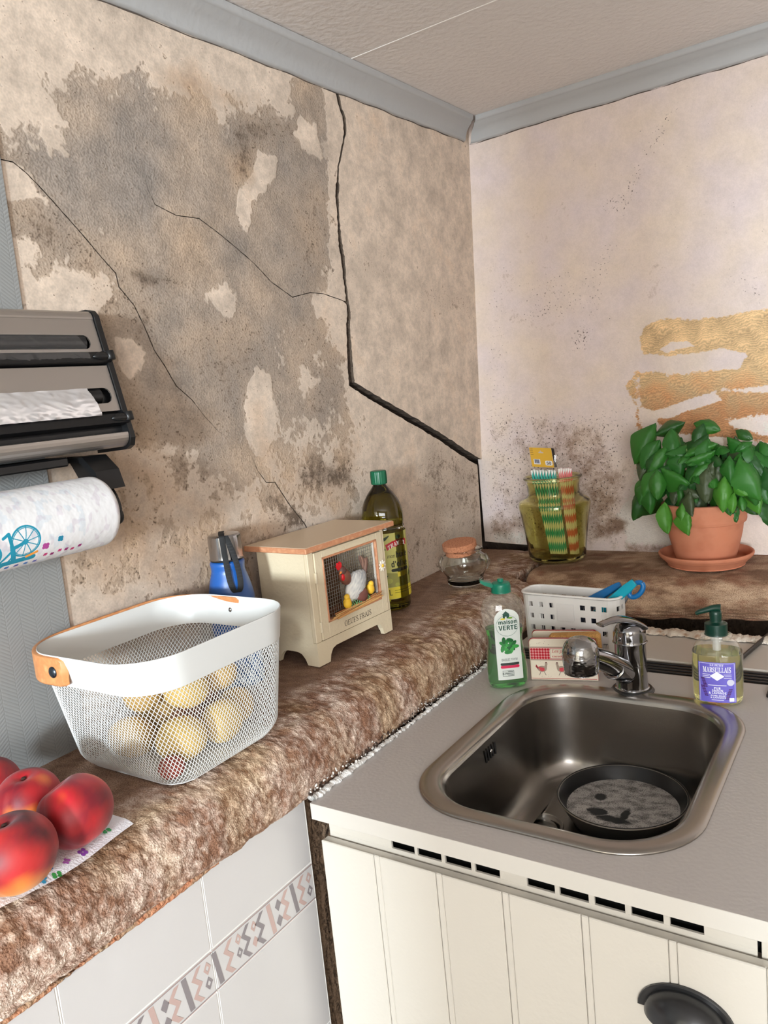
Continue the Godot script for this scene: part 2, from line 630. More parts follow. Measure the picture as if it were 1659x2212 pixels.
	var n4 := plate(w, h, 6.0, 3, 5)
	var n5 := plate(w, h, 39.5, 2, 61, FastNoiseLite.TYPE_CELLULAR)
	var rows := func(y0: int, y1: int, c: PackedByteArray, g: PackedByteArray) -> Array:
		var o := 0
		for y in range(y0, y1):
			var i := y * w
			for x in w:
				var a := n1[i] * 0.00392 - 0.5
				var b := n2[i] * 0.00392 - 0.5
				var d := n3[i] * 0.00392 - 0.5
				var e := n4[i] * 0.00392 - 0.5
				# how far the paint is gone here; ragged edges
				var k := clampf((fb[i] * 0.00392 + a * 0.85 + b * 0.5 + d * 0.2 - 0.5) * 7.0 + 0.5, 0.0, 1.0)
				var wm := fw[i] * 0.00392 + e * 0.6
				var t := 1.0 + a * 0.2 + b * 0.14 + d * (0.12 + 0.12 * k) + e * 0.12
				var sd := clampf((wm - 0.42) * 2.2 + a * 0.5, 0.0, 1.0)
				var r := lerpf(lerpf(0.815, 0.70, sd), 0.605 + wm * 0.10, k) * t
				var gg := lerpf(lerpf(0.742, 0.60, sd), 0.555 + wm * 0.045, k) * t
				var bb := lerpf(lerpf(0.672, 0.51, sd), 0.51 - wm * 0.015, k) * t
				# mould: speckle where the field is strong
				var md := fm[i] * 0.00392
				var s := clampf((md * 0.9 + b * 0.45 + d * 0.45 + a * 0.55 - 0.36) * 1.5, 0.0, 0.72)
				var sp := clampf((d * 1.35 + b * 0.95 + md * 0.5 + k * 0.10 - 0.62) * 5.0, 0.0, 0.72)
				s = maxf(s, sp)
				r = lerpf(r, 0.27, s)
				gg = lerpf(gg, 0.215, s)
				bb = lerpf(bb, 0.17, s)
				c[o * 3] = int(clampf(r, 0, 1) * 255)
				c[o * 3 + 1] = int(clampf(gg, 0, 1) * 255)
				c[o * 3 + 2] = int(clampf(bb, 0, 1) * 255)
				var pit := clampf((0.16 - n5[i] * 0.00392) * 4.0, 0.0, 1.0)
				var hh := lerpf(0.72 + b * 0.10 + d * 0.07 + a * 0.1, 0.42 + d * 0.34 + b * 0.22, k) - s * 0.05 - pit * 0.1 * k
				g[o] = int(clampf(hh, 0, 1) * 255)
				o += 1
				i += 1
		return [c, g]
	return painted(w, h, rows)

func back_wall_paint() -> Array:
	var w := 1100
	var h := 1200
	var cw := 220
	var ch := 240
	# ochre adhesive left in combed strokes
	var glue := field(cw, ch, BW, 0.0, [
		[bp([1388, 705, 1440, 688, 1500, 690, 1560, 684, 1630, 672, 1720, 660, 1790, 668, 1815, 700, 1780, 735, 1800, 770, 1840, 800, 1795, 850, 1760, 880, 1810, 930, 1770, 985, 1690, 960, 1560, 945, 1440, 935, 1420, 905, 1480, 888, 1555, 865, 1540, 850, 1480, 868, 1410, 888, 1370, 872, 1352, 835, 1372, 808, 1440, 800, 1550, 785, 1610, 768, 1560, 752, 1530, 760, 1440, 768, 1390, 765, 1382, 735]), 1.0, 0.018],
		[bp([1425, 755, 1450, 738, 1485, 735, 1500, 748, 1465, 755, 1440, 762]), 0.0, 0.008],
		[bp([1425, 785, 1560, 758, 1610, 765, 1600, 795, 1560, 800, 1440, 812]), 0.0, 0.02],
		[bp([1480, 868, 1540, 850, 1560, 862, 1500, 880, 1440, 905, 1410, 900]), 0.0, 0.012],
		[bp([1540, 845, 1560, 838, 1610, 835, 1800, 820, 1800, 850, 1600, 850]), 0.3, 0.012],
		[bp([1560, 905, 1650, 890, 1800, 900, 1800, 950, 1650, 945, 1580, 925]), 0.25, 0.02],
		[bp([1368, 800, 1385, 800, 1392, 950, 1372, 950]), 0.45, 0.015],
		[bp([1380, 930, 1400, 920, 1400, 1010, 1375, 1010]), 0.6, 0.02]])
	var mould := field(cw, ch, BW, 0.0, [
		[bp([1050, 900, 1150, 880, 1260, 900, 1350, 960, 1350, 1200, 1050, 1200]), 0.28, 0.08],
		[bp([1200, 930, 1290, 920, 1310, 980, 1280, 1020, 1210, 1000]), 0.5, 0.05],
		[bp([1260, 1010, 1340, 1020, 1345, 1090, 1300, 1130, 1260, 1140]), 0.62, 0.05],
		[bp([1280, 1130, 1330, 1120, 1352, 1125, 1345, 1150, 1290, 1160]), 0.8, 0.02],
		[bp([1060, 1120, 1130, 1122, 1135, 1150, 1060, 1152]), 0.55, 0.02],
		[bp([1350, 1170, 1440, 1178, 1440, 1200, 1350, 1200]), 0.6, 0.02],
		[bp([1020, 560, 1180, 540, 1220, 700, 1160, 760, 1030, 700]), 0.15, 0.1],
		[bp([1150, 380, 1330, 360, 1250, 520, 1100, 560]), 0.13, 0.1],
		[bp([1300, 560, 1400, 540, 1560, 640, 1400, 690]), 0.16, 0.08],
		[bp([1520, 960, 1700, 960, 1700, 1060, 1520, 1050]), 0.3, 0.08]])
	# trails of tiny black specks
	var trail := field(cw, ch, BW, 0.12, [
		[bp([1440, 240, 1465, 225, 1430, 300, 1390, 370, 1350, 440, 1340, 430, 1380, 350]), 0.75, 0.03],
		[bp([1300, 425, 1380, 400, 1360, 460, 1300, 470]), 0.6, 0.03],
		[bp([1310, 530, 1335, 520, 1300, 590, 1265, 640, 1255, 630, 1285, 580]), 0.8, 0.03],
		[bp([1140, 650, 1240, 650, 1240, 680, 1140, 690]), 0.8, 0.03],
		[bp([1240, 700, 1280, 700, 1270, 760, 1230, 760]), 0.7, 0.03],
		[bp([1040, 560, 1100, 560, 1110, 900, 1050, 900]), 0.4, 0.05],
		[bp([1120, 600, 1300, 560, 1330, 690, 1130, 680]), 0.45, 0.06],
		[bp([1040, 880, 1360, 880, 1360, 1180, 1040, 1180]), 0.6, 0.08],
		[bp([1560, 570, 1659, 600, 1659, 680, 1600, 640]), 0.5, 0.04],
		[bp([1400, 330, 1640, 320, 1640, 560, 1400, 560]), 0.25, 0.06]])
	# clean white plaster and grey putty low down
	var white := field(cw, ch, BW, 0.0, [
		[bp([1380, 1000, 1420, 990, 1450, 1090, 1450, 1180, 1352, 1180, 1352, 1140, 1330, 1110, 1360, 1060]), 0.95, 0.03],
		[bp([1060, 1150, 1140, 1140, 1140, 1180, 1060, 1180]), 0.7, 0.03],
		[bp([1650, 910, 1750, 900, 1750, 945, 1640, 940]), 0.8, 0.02]])
	var fg := grow(glue, cw, ch, w, h)
	var fm := grow(mould, cw, ch, w, h)
	var ft := grow(trail, cw, ch, w, h)
	var fv := grow(white, cw, ch, w, h)
	var n1 := plate(w, h, 16.8, 4, 13)
	var n2 := plate(w, h, 74.4, 4, 18)
	var n3 := plate(w, h, 228.0, 3, 27)
	var n4 := plate(w, h, 6.0, 3, 15)
	var n6 := plate(w, h, 132.0, 3, 33, FastNoiseLite.TYPE_SIMPLEX_SMOOTH)
	var comb := noise(0.02, 2, 44)
	var rows := func(y0: int, y1: int, c: PackedByteArray, g: PackedByteArray) -> Array:
		var o := 0
		for y in range(y0, y1):
			var i := y * w
			for x in w:
				var a := n1[i] * 0.00392 - 0.5
				var b := n2[i] * 0.00392 - 0.5
				var d := n3[i] * 0.00392 - 0.5
				var e := n4[i] * 0.00392 - 0.5
				var s6 := n6[i] * 0.00392 - 0.5
				var t := 1.0 + a * 0.05 + b * 0.04 + d * 0.05
				var r := (0.865 + e * 0.02) * t
				var gg := (0.80 + e * 0.01) * t
				var bb := (0.765 - e * 0.05) * t
				var v := clampf((fv[i] * 0.00392 + a * 0.5 + b * 0.6 - 0.5) * 5.0 + 0.5, 0.0, 1.0)
				r = lerpf(r, 0.86 * t, v)
				gg = lerpf(gg, 0.83 * t, v)
				bb = lerpf(bb, 0.79 * t, v)
				var md := fm[i] * 0.00392
				var s := clampf((md + b * 0.35 + a * 0.55 + d * 0.3 - 0.24) * 1.25, 0.0, 0.75) * (1.0 if md > 0.02 else md * 50.0)
				var warmth := clampf(md * 2.0, 0.0, 1.0)
				r = lerpf(r, 0.40, s)
				gg = lerpf(gg, 0.29 + 0.04 * (1.0 - warmth), s)
				bb = lerpf(bb, 0.21 + 0.06 * (1.0 - warmth), s)
				var sp := clampf((s6 * 1.5 + d * 0.5 + ft[i] * 0.00392 * 0.72 - 0.82) * 8.0, 0.0, 0.85)
				r = lerpf(r, 0.2, sp)
				gg = lerpf(gg, 0.16, sp)
				bb = lerpf(bb, 0.14, sp)
				# ochre strokes: combed ridges run almost level
				var gl := fg[i] * 0.00392
				var ridge := 0.0
				var k := 0.0
				if gl > 0.02:
					ridge = sin((y + x * 0.12 + a * 22.0 + b * 5.0) * 1.13)
					k = clampf((gl + a * 0.35 + b * 0.45 + ridge * 0.05 - 0.46) * 8.0 + 0.5, 0.0, 1.0)
					var tone := 1.0 + ridge * 0.09 + a * 0.3 + d * 0.12
					var red := clampf(step01(708.0, 825.0, y + a * 130.0), 0.0, 1.0)
					r = lerpf(r, (0.835 - red * 0.15) * tone, k * 0.94)
					gg = lerpf(gg, (0.70 - red * 0.22) * tone, k * 0.94)
					bb = lerpf(bb, (0.515 - red * 0.2) * tone, k * 0.94)
				c[o * 3] = int(clampf(r, 0, 1) * 255)
				c[o * 3 + 1] = int(clampf(gg, 0, 1) * 255)
				c[o * 3 + 2] = int(clampf(bb, 0, 1) * 255)
				var hh := 0.5 + b * 0.16 + d * 0.14 + a * 0.1 + k * (0.1 + ridge * 0.16) - sp * 0.1 + v * d * 0.4
				g[o] = int(clampf(hh, 0, 1) * 255)
				o += 1
				i += 1
		return [c, g]
	return painted(w, h, rows)

# offsets a path of pixels to both sides; widths in pixels along the path
func crack_sides(path: Array, width: Callable, jitter: float, seed_: int) -> Array:
	var pts := resample(path, 7.0)
	var nz := noise(0.09, 2, seed_)
	var a := []
	var b := []
	for i in pts.size():
		var t: Vector2 = (pts[mini(i + 1, pts.size() - 1)] - pts[maxi(i - 1, 0)]).normalized()
		var s := Vector2(-t.y, t.x)
		var f := float(i) / (pts.size() - 1)
		var wd: float = width.call(f)
		var j1 := nz.get_noise_1d(i * 7.0) * jitter
		var j2 := nz.get_noise_1d(i * 7.0 + 900.0) * jitter
		a.append(pts[i] + s * (wd / 2 + j1 * minf(1.0, wd)))
		b.append(pts[i] - s * (wd / 2 + j2 * minf(1.0, wd)))
	return [a, b]

func wall_slab(pix: Array, thick: float, front_on: bool) -> ArrayMesh:
	# polygon given as points (z, y) on the left wall, front face towards the room
	var p := PackedVector2Array()
	for v in pix:
		p.append(Vector2(-v.x, v.y))
	var t := Transform3D(Basis(Vector3(0, 0, -1), Vector3(LEANX / 1.1, 1, 0), Vector3(1, 0, 0)), Vector3(-LEDGE / 1.1 * LEANX - thick, 0, 0))
	var st := SurfaceTool.new()
	st.begin(Mesh.PRIMITIVE_TRIANGLES)
	add_slab(st, p, thick, t, 0.0, func(v: Vector3): return lw_uv(v.y, -v.x), front_on, not front_on)
	st.generate_normals()
	return st.commit()

func quad_slab(a: Vector3, b: Vector3, c: Vector3, d: Vector3, thick: Vector3) -> ArrayMesh:
	# a b c d counter-clockwise seen from the room, thick points away from it
	var q := [a, b, c, d]
	var l := [[a, b, c, d], [d + thick, c + thick, b + thick, a + thick]]
	for i in 4:
		var j := (i + 1) % 4
		l.append([q[i], q[i] + thick, q[j] + thick, q[j]])
	return faces(l)

func structure() -> void:
	# --- left wall: plaster, split by the big crack
	var px := func(a: Array) -> Array:
		var out := []
		for i in range(0, a.size(), 2):
			out.append(Vector2(a[i], a[i + 1]))
		return out
	var zy := func(v: Vector2) -> Vector2:
		var q := on_left(v.x, v.y)
		return Vector2(q.z, q.y)
	var main: Array = px.call([719, 128, 721, 161, 728, 200, 735, 230, 744, 256, 745, 290, 736, 335, 731, 360, 728, 425, 731, 475, 735, 525, 741, 560, 744, 600, 750, 650, 754, 675, 752, 700, 754, 740, 757, 800, 760, 829, 800, 855, 850, 884, 900, 913, 950, 943, 1000, 977, 1034, 998])
	var wide := func(f: float) -> float:
		if f < 0.16: return 6.0
		if f < 0.26: return 3.5
		if f < 0.6: return 5.0 + 3.5 * sin(f * 19.0) ** 2
		return 10.0 + 5.0 * smoothstep(0.62, 0.75, f)
	var sides := crack_sides(main, wide, 1.6, 5)
	var s_r: Array = sides[1]   # room corner side
	var s_l: Array = sides[0]
	if s_r[0].x < s_l[0].x:
		var keep := s_r
		s_r = s_l
		s_l = keep
	var crack1: Array = px.call([-70, 330, 0, 344, 28, 350, 55, 372, 80, 397, 112, 432, 150, 475, 185, 515, 220, 557, 250, 590, 257, 620, 290, 660, 312, 705, 333, 756, 355, 789, 381, 834, 415, 864, 441, 898, 471, 931, 497, 948])
	var crack2: Array = px.call([751, 655, 737, 648, 700, 635, 670, 632, 632, 642, 585, 608, 550, 570, 510, 535, 470, 502, 430, 472, 380, 465, 335, 442, 320, 410, 307, 360])
	var crack3: Array = px.call([705, 1290, 690, 1200, 658, 1131, 625, 1090, 594, 1042, 575, 1042, 557, 1017, 538, 974])
	var thin := func(peak: float) -> Callable:
		return func(f: float) -> float: return maxf(0.25, peak * minf(1.0, (1.0 - f) * 5.0))
	var c1 := crack_sides(crack1, thin.call(2.2), 0.7, 11)
	var c2 := crack_sides(crack2, thin.call(1.7), 0.7, 12)
	var c3 := crack_sides(crack3, thin.call(1.8), 0.6, 13)
	var zw := 1.305   # where the wallpaper starts
	# big piece, listed round its edge: down the crack, along the room corner, the ledge, the wallpaper edge, the ceiling
	var big := []
	var cut2 := false
	for i in s_l.size():
		if not cut2 and s_l[i].y > 655.0:
			cut2 = true
			var tip: Array = c2[0].duplicate()
			var back: Array = c2[1].duplicate()
			if tip[1].y > back[1].y:
				var keep2 := tip
				tip = back
				back = keep2
			for v in tip:
				if v.x < 744.0:
					big.append(zy.call(v))
			back.reverse()
			for v in back:
				if v.x < 744.0:
					big.append(zy.call(v))
		big.append(zy.call(s_l[i]))
	var corner_gap := crack_sides(px.call([1036, 1006, 1039, 1040, 1042, 1078, 1046, 1145, 1050, 1190]), func(f: float): return 2.0, 1.5, 6)
	for v in corner_gap[0]:
		var q: Vector2 = zy.call(v)
		big.append(Vector2(maxf(q.x, 0.012) + 0.006, q.y))
	big.append(Vector2(0.02, 0.93))
	var lip: Array = c3[0].duplicate()
	var lop: Array = c3[1].duplicate()
	if lip[3].x < lop[3].x:
		var keep3 := lip
		lip = lop
		lop = keep3
	lip = lip.filter(func(v): return zy.call(v).y > 0.935)
	lop = lop.filter(func(v): return zy.call(v).y > 0.935)
	big.append(Vector2(zy.call(lip[0]).x, 0.93))
	for v in lip:
		big.append(zy.call(v))
	lop.reverse()
	for v in lop:
		big.append(zy.call(v))
	big.append(Vector2(zy.call(lop[-1]).x, 0.93))
	big.append(Vector2(zw, 0.93))
	var up: Array = c1[0].duplicate()
	var low: Array = c1[1].duplicate()
	if up[4].y > low[4].y:
		var keep4 := up
		up = low
		low = keep4
	up = up.filter(func(v): return zy.call(v).x < zw - 0.001)
	low = low.filter(func(v): return zy.call(v).x < zw - 0.001)
	big.append(Vector2(zw, zy.call(low[0]).y))
	for v in low:
		big.append(zy.call(v))
	up.reverse()
	for v in up:
		big.append(zy.call(v))
	big.append(Vector2(zw, zy.call(up[-1]).y))
	big.append(Vector2(zw, 2.14))
	big.append(Vector2(zy.call(s_l[0]).x, 2.14))
	var small := []
	for v in s_r:
		small.append(zy.call(v))
	small.append(Vector2(-0.07, zy.call(Vector2(1040, 1003)).y))
	small.append(Vector2(-0.07, 2.14))
	small.append(Vector2(zy.call(s_r[0]).x, 2.14))
	var lw := left_wall_paint()
	var lm := mat(Color.WHITE, 0.9)
	lm.albedo_texture = lw[0]
	bump(lm, lw[1], 0.28)
	M.left_wall = lm
	var wall_left := group_struct("wall_left", "old stained plaster wall split by a long dark crack", "wall")
	var rubble := bump(tri(mat(rgb(84, 70, 58), 0.95), 6.0), noise_tex(256, 0.03, 4, 4), 0.6)
	for piece in [big, small]:
		part("plaster", wall_slab(piece, 0.06, true), lm, wall_left)
		part("broken_edge", wall_slab(piece, 0.06, false), rubble, wall_left)
	part("rubble_core", box(Vector3(0.15, 3.2, 3.9), 0.002, Vector3(-0.142, 1.2, 1.5)), rubble, wall_left)
	# wallpaper strip: woven glass-fibre paper, herringbone
	var wp := mat(rgb(138, 138, 136), 0.8)
	wp.uv1_scale = Vector3(12, 12, 1)
	var hb := Image.create(256, 256, false, Image.FORMAT_L8)
	for y in 256:
		for x in 256:
			var col := x / 64
			var s := (x % 64) * (0.75 if col % 2 == 0 else -0.75)
			var t := fposmod((y + s + 256) / 16.0, 1.0)
			hb.set_pixel(x, y, Color.from_hsv(0, 0, clampf(0.25 + 0.75 * sin(t * PI) - (0.35 if x % 64 < 4 else 0.0), 0, 1)))
	bump(wp, tex_of(hb), 0.03)
	var wpt := Transform3D(Basis(Vector3(0, 0, -1), Vector3(LEANX / 1.1, 1, 0), Vector3(1, 0, 0)), Vector3(-LEDGE / 1.1 * LEANX - 0.035, 0, 0))
	part("wallpaper", slab(poly([-3.42, 0.93, -zw, 0.93, -zw, 2.14, -3.42, 2.14]), 0.038, wpt, 0.0, func(v: Vector3): return Vector2(v.x, v.y)), wp, wall_left)
	# --- back wall
	var bw := back_wall_paint()
	var bm := mat(Color.WHITE, 0.9)
	bm.albedo_texture = bw[0]
	bump(bm, bw[1], 0.22)
	var bpts := PackedVector2Array([Vector2(0.0, 1.016), Vector2(0.03, 1.014), Vector2(0.08, 1.011), Vector2(0.13, 1.009), Vector2(0.16, 0.93), Vector2(1.04, 0.93), Vector2(1.04, 2.14), Vector2(-0.03, 2.14)])
	var bt := Transform3D(Basis(Vector3(1, 0, 0), Vector3(0, 1, LEANZ / 1.1), Vector3(0, 0, 1)), Vector3(0, 0, -LEDGE / 1.1 * LEANZ - 0.035))
	var wall_back := group_struct("wall_back", "pinkish white plaster wall with ochre glue marks behind the basil", "wall")
	part("plaster", slab(bpts, 0.035, bt, 0.0, func(v: Vector3): return bw_uv(v.x, v.y)), bm, wall_back)
	var plain := bump(tri(mat(rgb(219, 204, 195), 0.9), 5.0), noise_tex(256, 0.05, 4, 9), 0.1)
	part("plaster", slab(poly([1.04, 0.93, 2.9, 0.93, 2.9, 2.14, 1.04, 2.14]), 0.035, bt), plain, wall_back)
	part("masonry", box(Vector3(3.3, 3.2, 0.15), 0.002, Vector3(1.4, 1.2, -0.165)), rubble, wall_back)
	# --- ceiling of papered boards with a bright joint; cove mouldings
	var c0 := on_left(1011, 285)
	var cl := on_left(380, 22)
	var cb := on_back(1659, 85)
	var cy := c0.y + 0.022
	var sl_z := (cl.y - c0.y) / (cl.z - c0.z)
	var sl_x := (cb.y - c0.y) / (cb.x - c0.x)
	var ceil_at := func(x: float, z: float, off := 0.0) -> Vector3:
		return Vector3(x, cy + off + sl_z * clampf(z, -0.1, 1.6) + sl_x * clampf(x, -0.1, 1.3), z)
	var ceil_tex := noise_tex(512, 0.03, 4, 31)
	var cmat := bump(tri(mat(rgb(226, 221, 218), 0.85), 3.2), ceil_tex, 0.12)
	var ceiling := group_struct("ceiling", "low papered ceiling of wide boards with a thin white joint", "ceiling")
	var joint := at_h(741, 117, cy)
	var far := at_h(1010, 3, cy)
	var zj := joint.z
	var put := func(x0: float, x1: float, z0: float, z1: float, off: float, m: Material, called: String):
		part(called, quad_slab(ceil_at.call(x0, z0, off), ceil_at.call(x1, z0, off), ceil_at.call(x1, z1, off), ceil_at.call(x0, z1, off), Vector3(0, 0.05, 0)), m, ceiling)
	put.call(-0.1, 1.4, -0.1, zj - 0.0015, 0.0, cmat, "board")
	put.call(-0.1, 1.4, zj + 0.0015, 1.7, 0.0, cmat, "board")
	put.call(-0.1, 1.4, zj - 0.0015, zj + 0.0015, -0.0006, mat(rgb(250, 248, 244), 0.5), "joint_strip")
	put.call(1.4, 3.0, -0.1, 1.7, 0.0, cmat, "board")
	put.call(-0.1, 3.0, 1.7, 3.55, 0.0, cmat, "board")
	# coves: profile (out from the wall, down from the ceiling)
	var prof := [Vector2(0.0, -0.052), Vector2(0.007, -0.052), Vector2(0.009, -0.047), Vector2(0.0105, -0.040), Vector2(0.015, -0.031), Vector2(0.023, -0.023), Vector2(0.031, -0.0185), Vector2(0.033, -0.0135), Vector2(0.037, -0.013), Vector2(0.0405, -0.009), Vector2(0.041, 0.0)]
	var covem := bump(tri(mat(rgb(172, 172, 172), 0.55), 8.0), noise_tex(256, 0.02, 3, 71), 0.06)
	var wob := noise(3.0, 2, 77)
	var cove := func(called: String, label: String, along_z: bool, length: float):
		var np := prof.size() - 1
		var f := func(u: float, v: float) -> Vector3:
			var q: Vector2 = prof[int(round(v * np))]
			var s := u * length
			var out := q.x
			var dy := q.y + wob.get_noise_1d(s * 2.0 + (0.0 if along_z else 50.0)) * 0.0035 * (1.0 if v < 0.3 else 0.0)
			if along_z:
				s -= 0.02 - out * 0.5
				var c: Vector3 = ceil_at.call(0.0, s)
				return left_p(c.y + dy, maxf(s, -0.05 + out), out - 0.002)
			s -= 0.02 - out * 0.5
			var c2v: Vector3 = ceil_at.call(s, 0.0)
			return back_p(maxf(s, 0.024 + out), c2v.y + dy, out - 0.002)
		var tr := group_struct(called, label, "moulding")
		part("cove", grid(90, np, f, false, along_z), covem, tr)
		# dark tube whose colour stands for the shadow gap and dirt below the moulding
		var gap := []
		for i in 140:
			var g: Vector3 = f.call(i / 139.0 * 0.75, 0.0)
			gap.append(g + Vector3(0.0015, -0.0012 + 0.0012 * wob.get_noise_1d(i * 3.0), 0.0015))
		part("gap_shade", tube(gap, func(t: float): return 0.0011 + 0.0007 * wob.get_noise_1d(t * 90.0), 6), mat(rgb(84, 74, 66), 0.95), tr)
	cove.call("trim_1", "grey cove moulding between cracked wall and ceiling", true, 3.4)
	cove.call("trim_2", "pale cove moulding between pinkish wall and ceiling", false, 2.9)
	# --- the rest of the room, behind and beside the camera
	var paint := bump(tri(mat(rgb(214, 205, 192), 0.9), 4.0), noise_tex(256, 0.04, 4, 10), 0.1)
	struct("wall_right", box(Vector3(0.2, 2.5, 3.9), 0.002, Vector3(3.0, 1.2, 1.6)), paint, "plain cream side wall beyond the kitchen unit", "wall")
	var wx0 := 1.35
	var wx1 := 2.45
	var wy0 := 0.95
	var wy1 := 1.95
	var dx0 := 0.22
	var dx1 := 1.09
	var wr := group_struct("wall_rear", "plain cream wall around the kitchen window", "wall")
	for b in [[-0.2, dx0, 0.0, 2.3], [dx0, dx1, 2.03, 2.3], [dx1, wx0, 0.0, 2.3], [wx1, 3.1, 0.0, 2.3], [wx0, wx1, 0.0, wy0], [wx0, wx1, wy1, 2.3]]:
		part("masonry", box(Vector3(b[1] - b[0], b[3] - b[2], 0.2), 0.002, Vector3((b[0] + b[1]) / 2, (b[2] + b[3]) / 2, 3.5)), paint, wr)
	var win := group_struct("window_1", "white casement window lighting the kitchen", "window", Vector3(0, 0, 3.5))
	var wmat := mat(rgb(235, 235, 232), 0.4)
	for b in [[wx0, wx0 + 0.05, wy0, wy1], [wx1 - 0.05, wx1, wy0, wy1], [wx0, wx1, wy0, wy0 + 0.05], [wx0, wx1, wy1 - 0.05, wy1], [(wx0 + wx1) / 2 - 0.035, (wx0 + wx1) / 2 + 0.035, wy0, wy1]]:
		part("frame", box(Vector3(b[1] - b[0], b[3] - b[2], 0.05), 0.004, Vector3((b[0] + b[1]) / 2, (b[2] + b[3]) / 2, 0)), wmat, win)
	part("pane", box(Vector3(wx1 - wx0 - 0.1, wy1 - wy0 - 0.1, 0.004), 0.0005, Vector3((wx0 + wx1) / 2, (wy0 + wy1) / 2, 0.02)), pane(Color.WHITE, 0.04), win)
	var floorm := tri(mat(rgb(172, 162, 152), 0.5), 3.0)
	struct("floor", box(Vector3(3.3, 0.1, 3.9), 0.002, Vector3(1.4, -0.05, 1.6)), floorm, "terracotta toned kitchen floor", "floor")
	# the next room, seen only by the light that its window sends through the doorway
	var nr := group_struct("wall_next_room", "plain walls of the room behind the doorway", "wall")
	part("masonry", box(Vector3(0.1, 2.4, 3.3), 0.002, Vector3(-0.2, 1.15, 5.2)), paint, nr)
	part("masonry", box(Vector3(0.1, 2.4, 3.3), 0.002, Vector3(3.2, 1.15, 5.2)), paint, nr)
	part("masonry", box(Vector3(3.5, 0.1, 3.3), 0.002, Vector3(1.5, 2.35, 5.2)), paint, nr)
	part("masonry", box(Vector3(3.5, 0.1, 3.3), 0.002, Vector3(1.5, -0.05, 5.2)), floorm, nr)
	for b in [[-0.2, 1.82, 0.0, 2.3], [2.3, 3.2, 0.0, 2.3], [1.82, 2.3, 0.0, 1.42], [1.82, 2.3, 2.08, 2.3]]:
		part("masonry", box(Vector3(b[1] - b[0], b[3] - b[2], 0.1), 0.002, Vector3((b[0] + b[1]) / 2, (b[2] + b[3]) / 2, 6.8)), paint, nr)
	var win2 := group_struct("window_2", "small white window of the room behind the doorway", "window", Vector3(0, 0, 6.8))
	for b in [[1.82, 1.85, 1.42, 2.08], [2.27, 2.3, 1.42, 2.08], [1.82, 2.3, 1.42, 1.45], [1.82, 2.3, 2.05, 2.08]]:
		part("frame", box(Vector3(b[1] - b[0], b[3] - b[2], 0.05), 0.004, Vector3((b[0] + b[1]) / 2, (b[2] + b[3]) / 2, 0)), wmat, win2)
	part("pane", box(Vector3(0.42, 0.6, 0.004), 0.0005, Vector3(2.06, 1.75, 0.01)), pane(Color.WHITE, 0.04), win2)

func sky_and_lights() -> void:
	var cam := Camera3D.new()
	cam.name = "camera"
	cam.fov = rad_to_deg(2.0 * atan(1106.0 / F))
	cam.keep_aspect = Camera3D.KEEP_HEIGHT
	cam.near = 0.02
	cam.position = C
	cam.basis = B
	add_child(cam)
	cam.current = true
	var env := Environment.new()
	var sky := Sky.new()
	var sm := ProceduralSkyMaterial.new()
	sm.sky_top_color = rgb(150, 180, 220)
	sm.sky_horizon_color = rgb(214, 222, 230)
	sm.ground_bottom_color = rgb(130, 126, 118)
	sm.ground_horizon_color = rgb(190, 190, 186)
	sky.sky_material = sm
	env.background_mode = Environment.BG_SKY
	env.sky = sky
	env.background_energy_multiplier = 1.5
	env.tonemap_mode = Environment.TONE_MAPPER_LINEAR
	env.tonemap_exposure = 0.93
	env.sdfgi_enabled = true
	env.ssao_enabled = true
	env.ssil_enabled = true
	var we := WorldEnvironment.new()
	we.name = "world_environment"
	we.environment = env
	add_child(we)
	# daylight entering through the window behind the camera
	var l := AreaLight3D.new()
	l.name = "window_daylight"
	l.area_size = Vector2(1.0, 0.9)
	l.light_color = Color(0.975, 0.985, 1.0)
	l.light_energy = 4.8
	l.light_size = 0.5
	l.area_range = 8.0
	l.shadow_enabled = true
	add_child(l)
	l.position = Vector3(1.9, 1.45, 3.38)
	# daylight from the window of the next room, falling through the doorway
	var l2 := AreaLight3D.new()
	l2.name = "far_window_daylight"
	l2.area_size = Vector2(0.4, 0.58)
	l2.light_color = Color(0.90, 0.96, 1.0)
	l2.light_energy = 50.0
	l2.light_size = 0.3
	l2.area_range = 14.0
	l2.shadow_enabled = true
	add_child(l2)
	l2.position = Vector3(2.06, 1.75, 6.72)
	l2.rotation = Vector3(deg_to_rad(-6), deg_to_rad(17), 0)

func _ready() -> void:
	rng.seed = 7
	B = Basis.from_euler(Vector3(deg_to_rad(-8.5), deg_to_rad(33.9), deg_to_rad(-5.7)))
	sky_and_lights()
	structure()
	stone()
	unit()
	objects()

# ---------- stone ledges, tiled wall below ----------
func stone_mat() -> StandardMaterial3D:
	if not M.has("stone"):
		var m := vmat(0.88)
		var grain := ramp_tex(1024, 0.055, [rgb(134, 114, 100), rgb(196, 180, 168), rgb(244, 238, 233), rgb(255, 254, 252), rgb(255, 255, 254)], 5, 51)
		m.albedo_texture = grain
		tri(m, 6.0)
		bump(m, noise_tex(1024, 0.05, 5, 52), 0.16)
		M.stone = m
	return M.stone

func lin(r: float, g: float, b: float) -> Color:
	return rgb(r, g, b).srgb_to_linear()

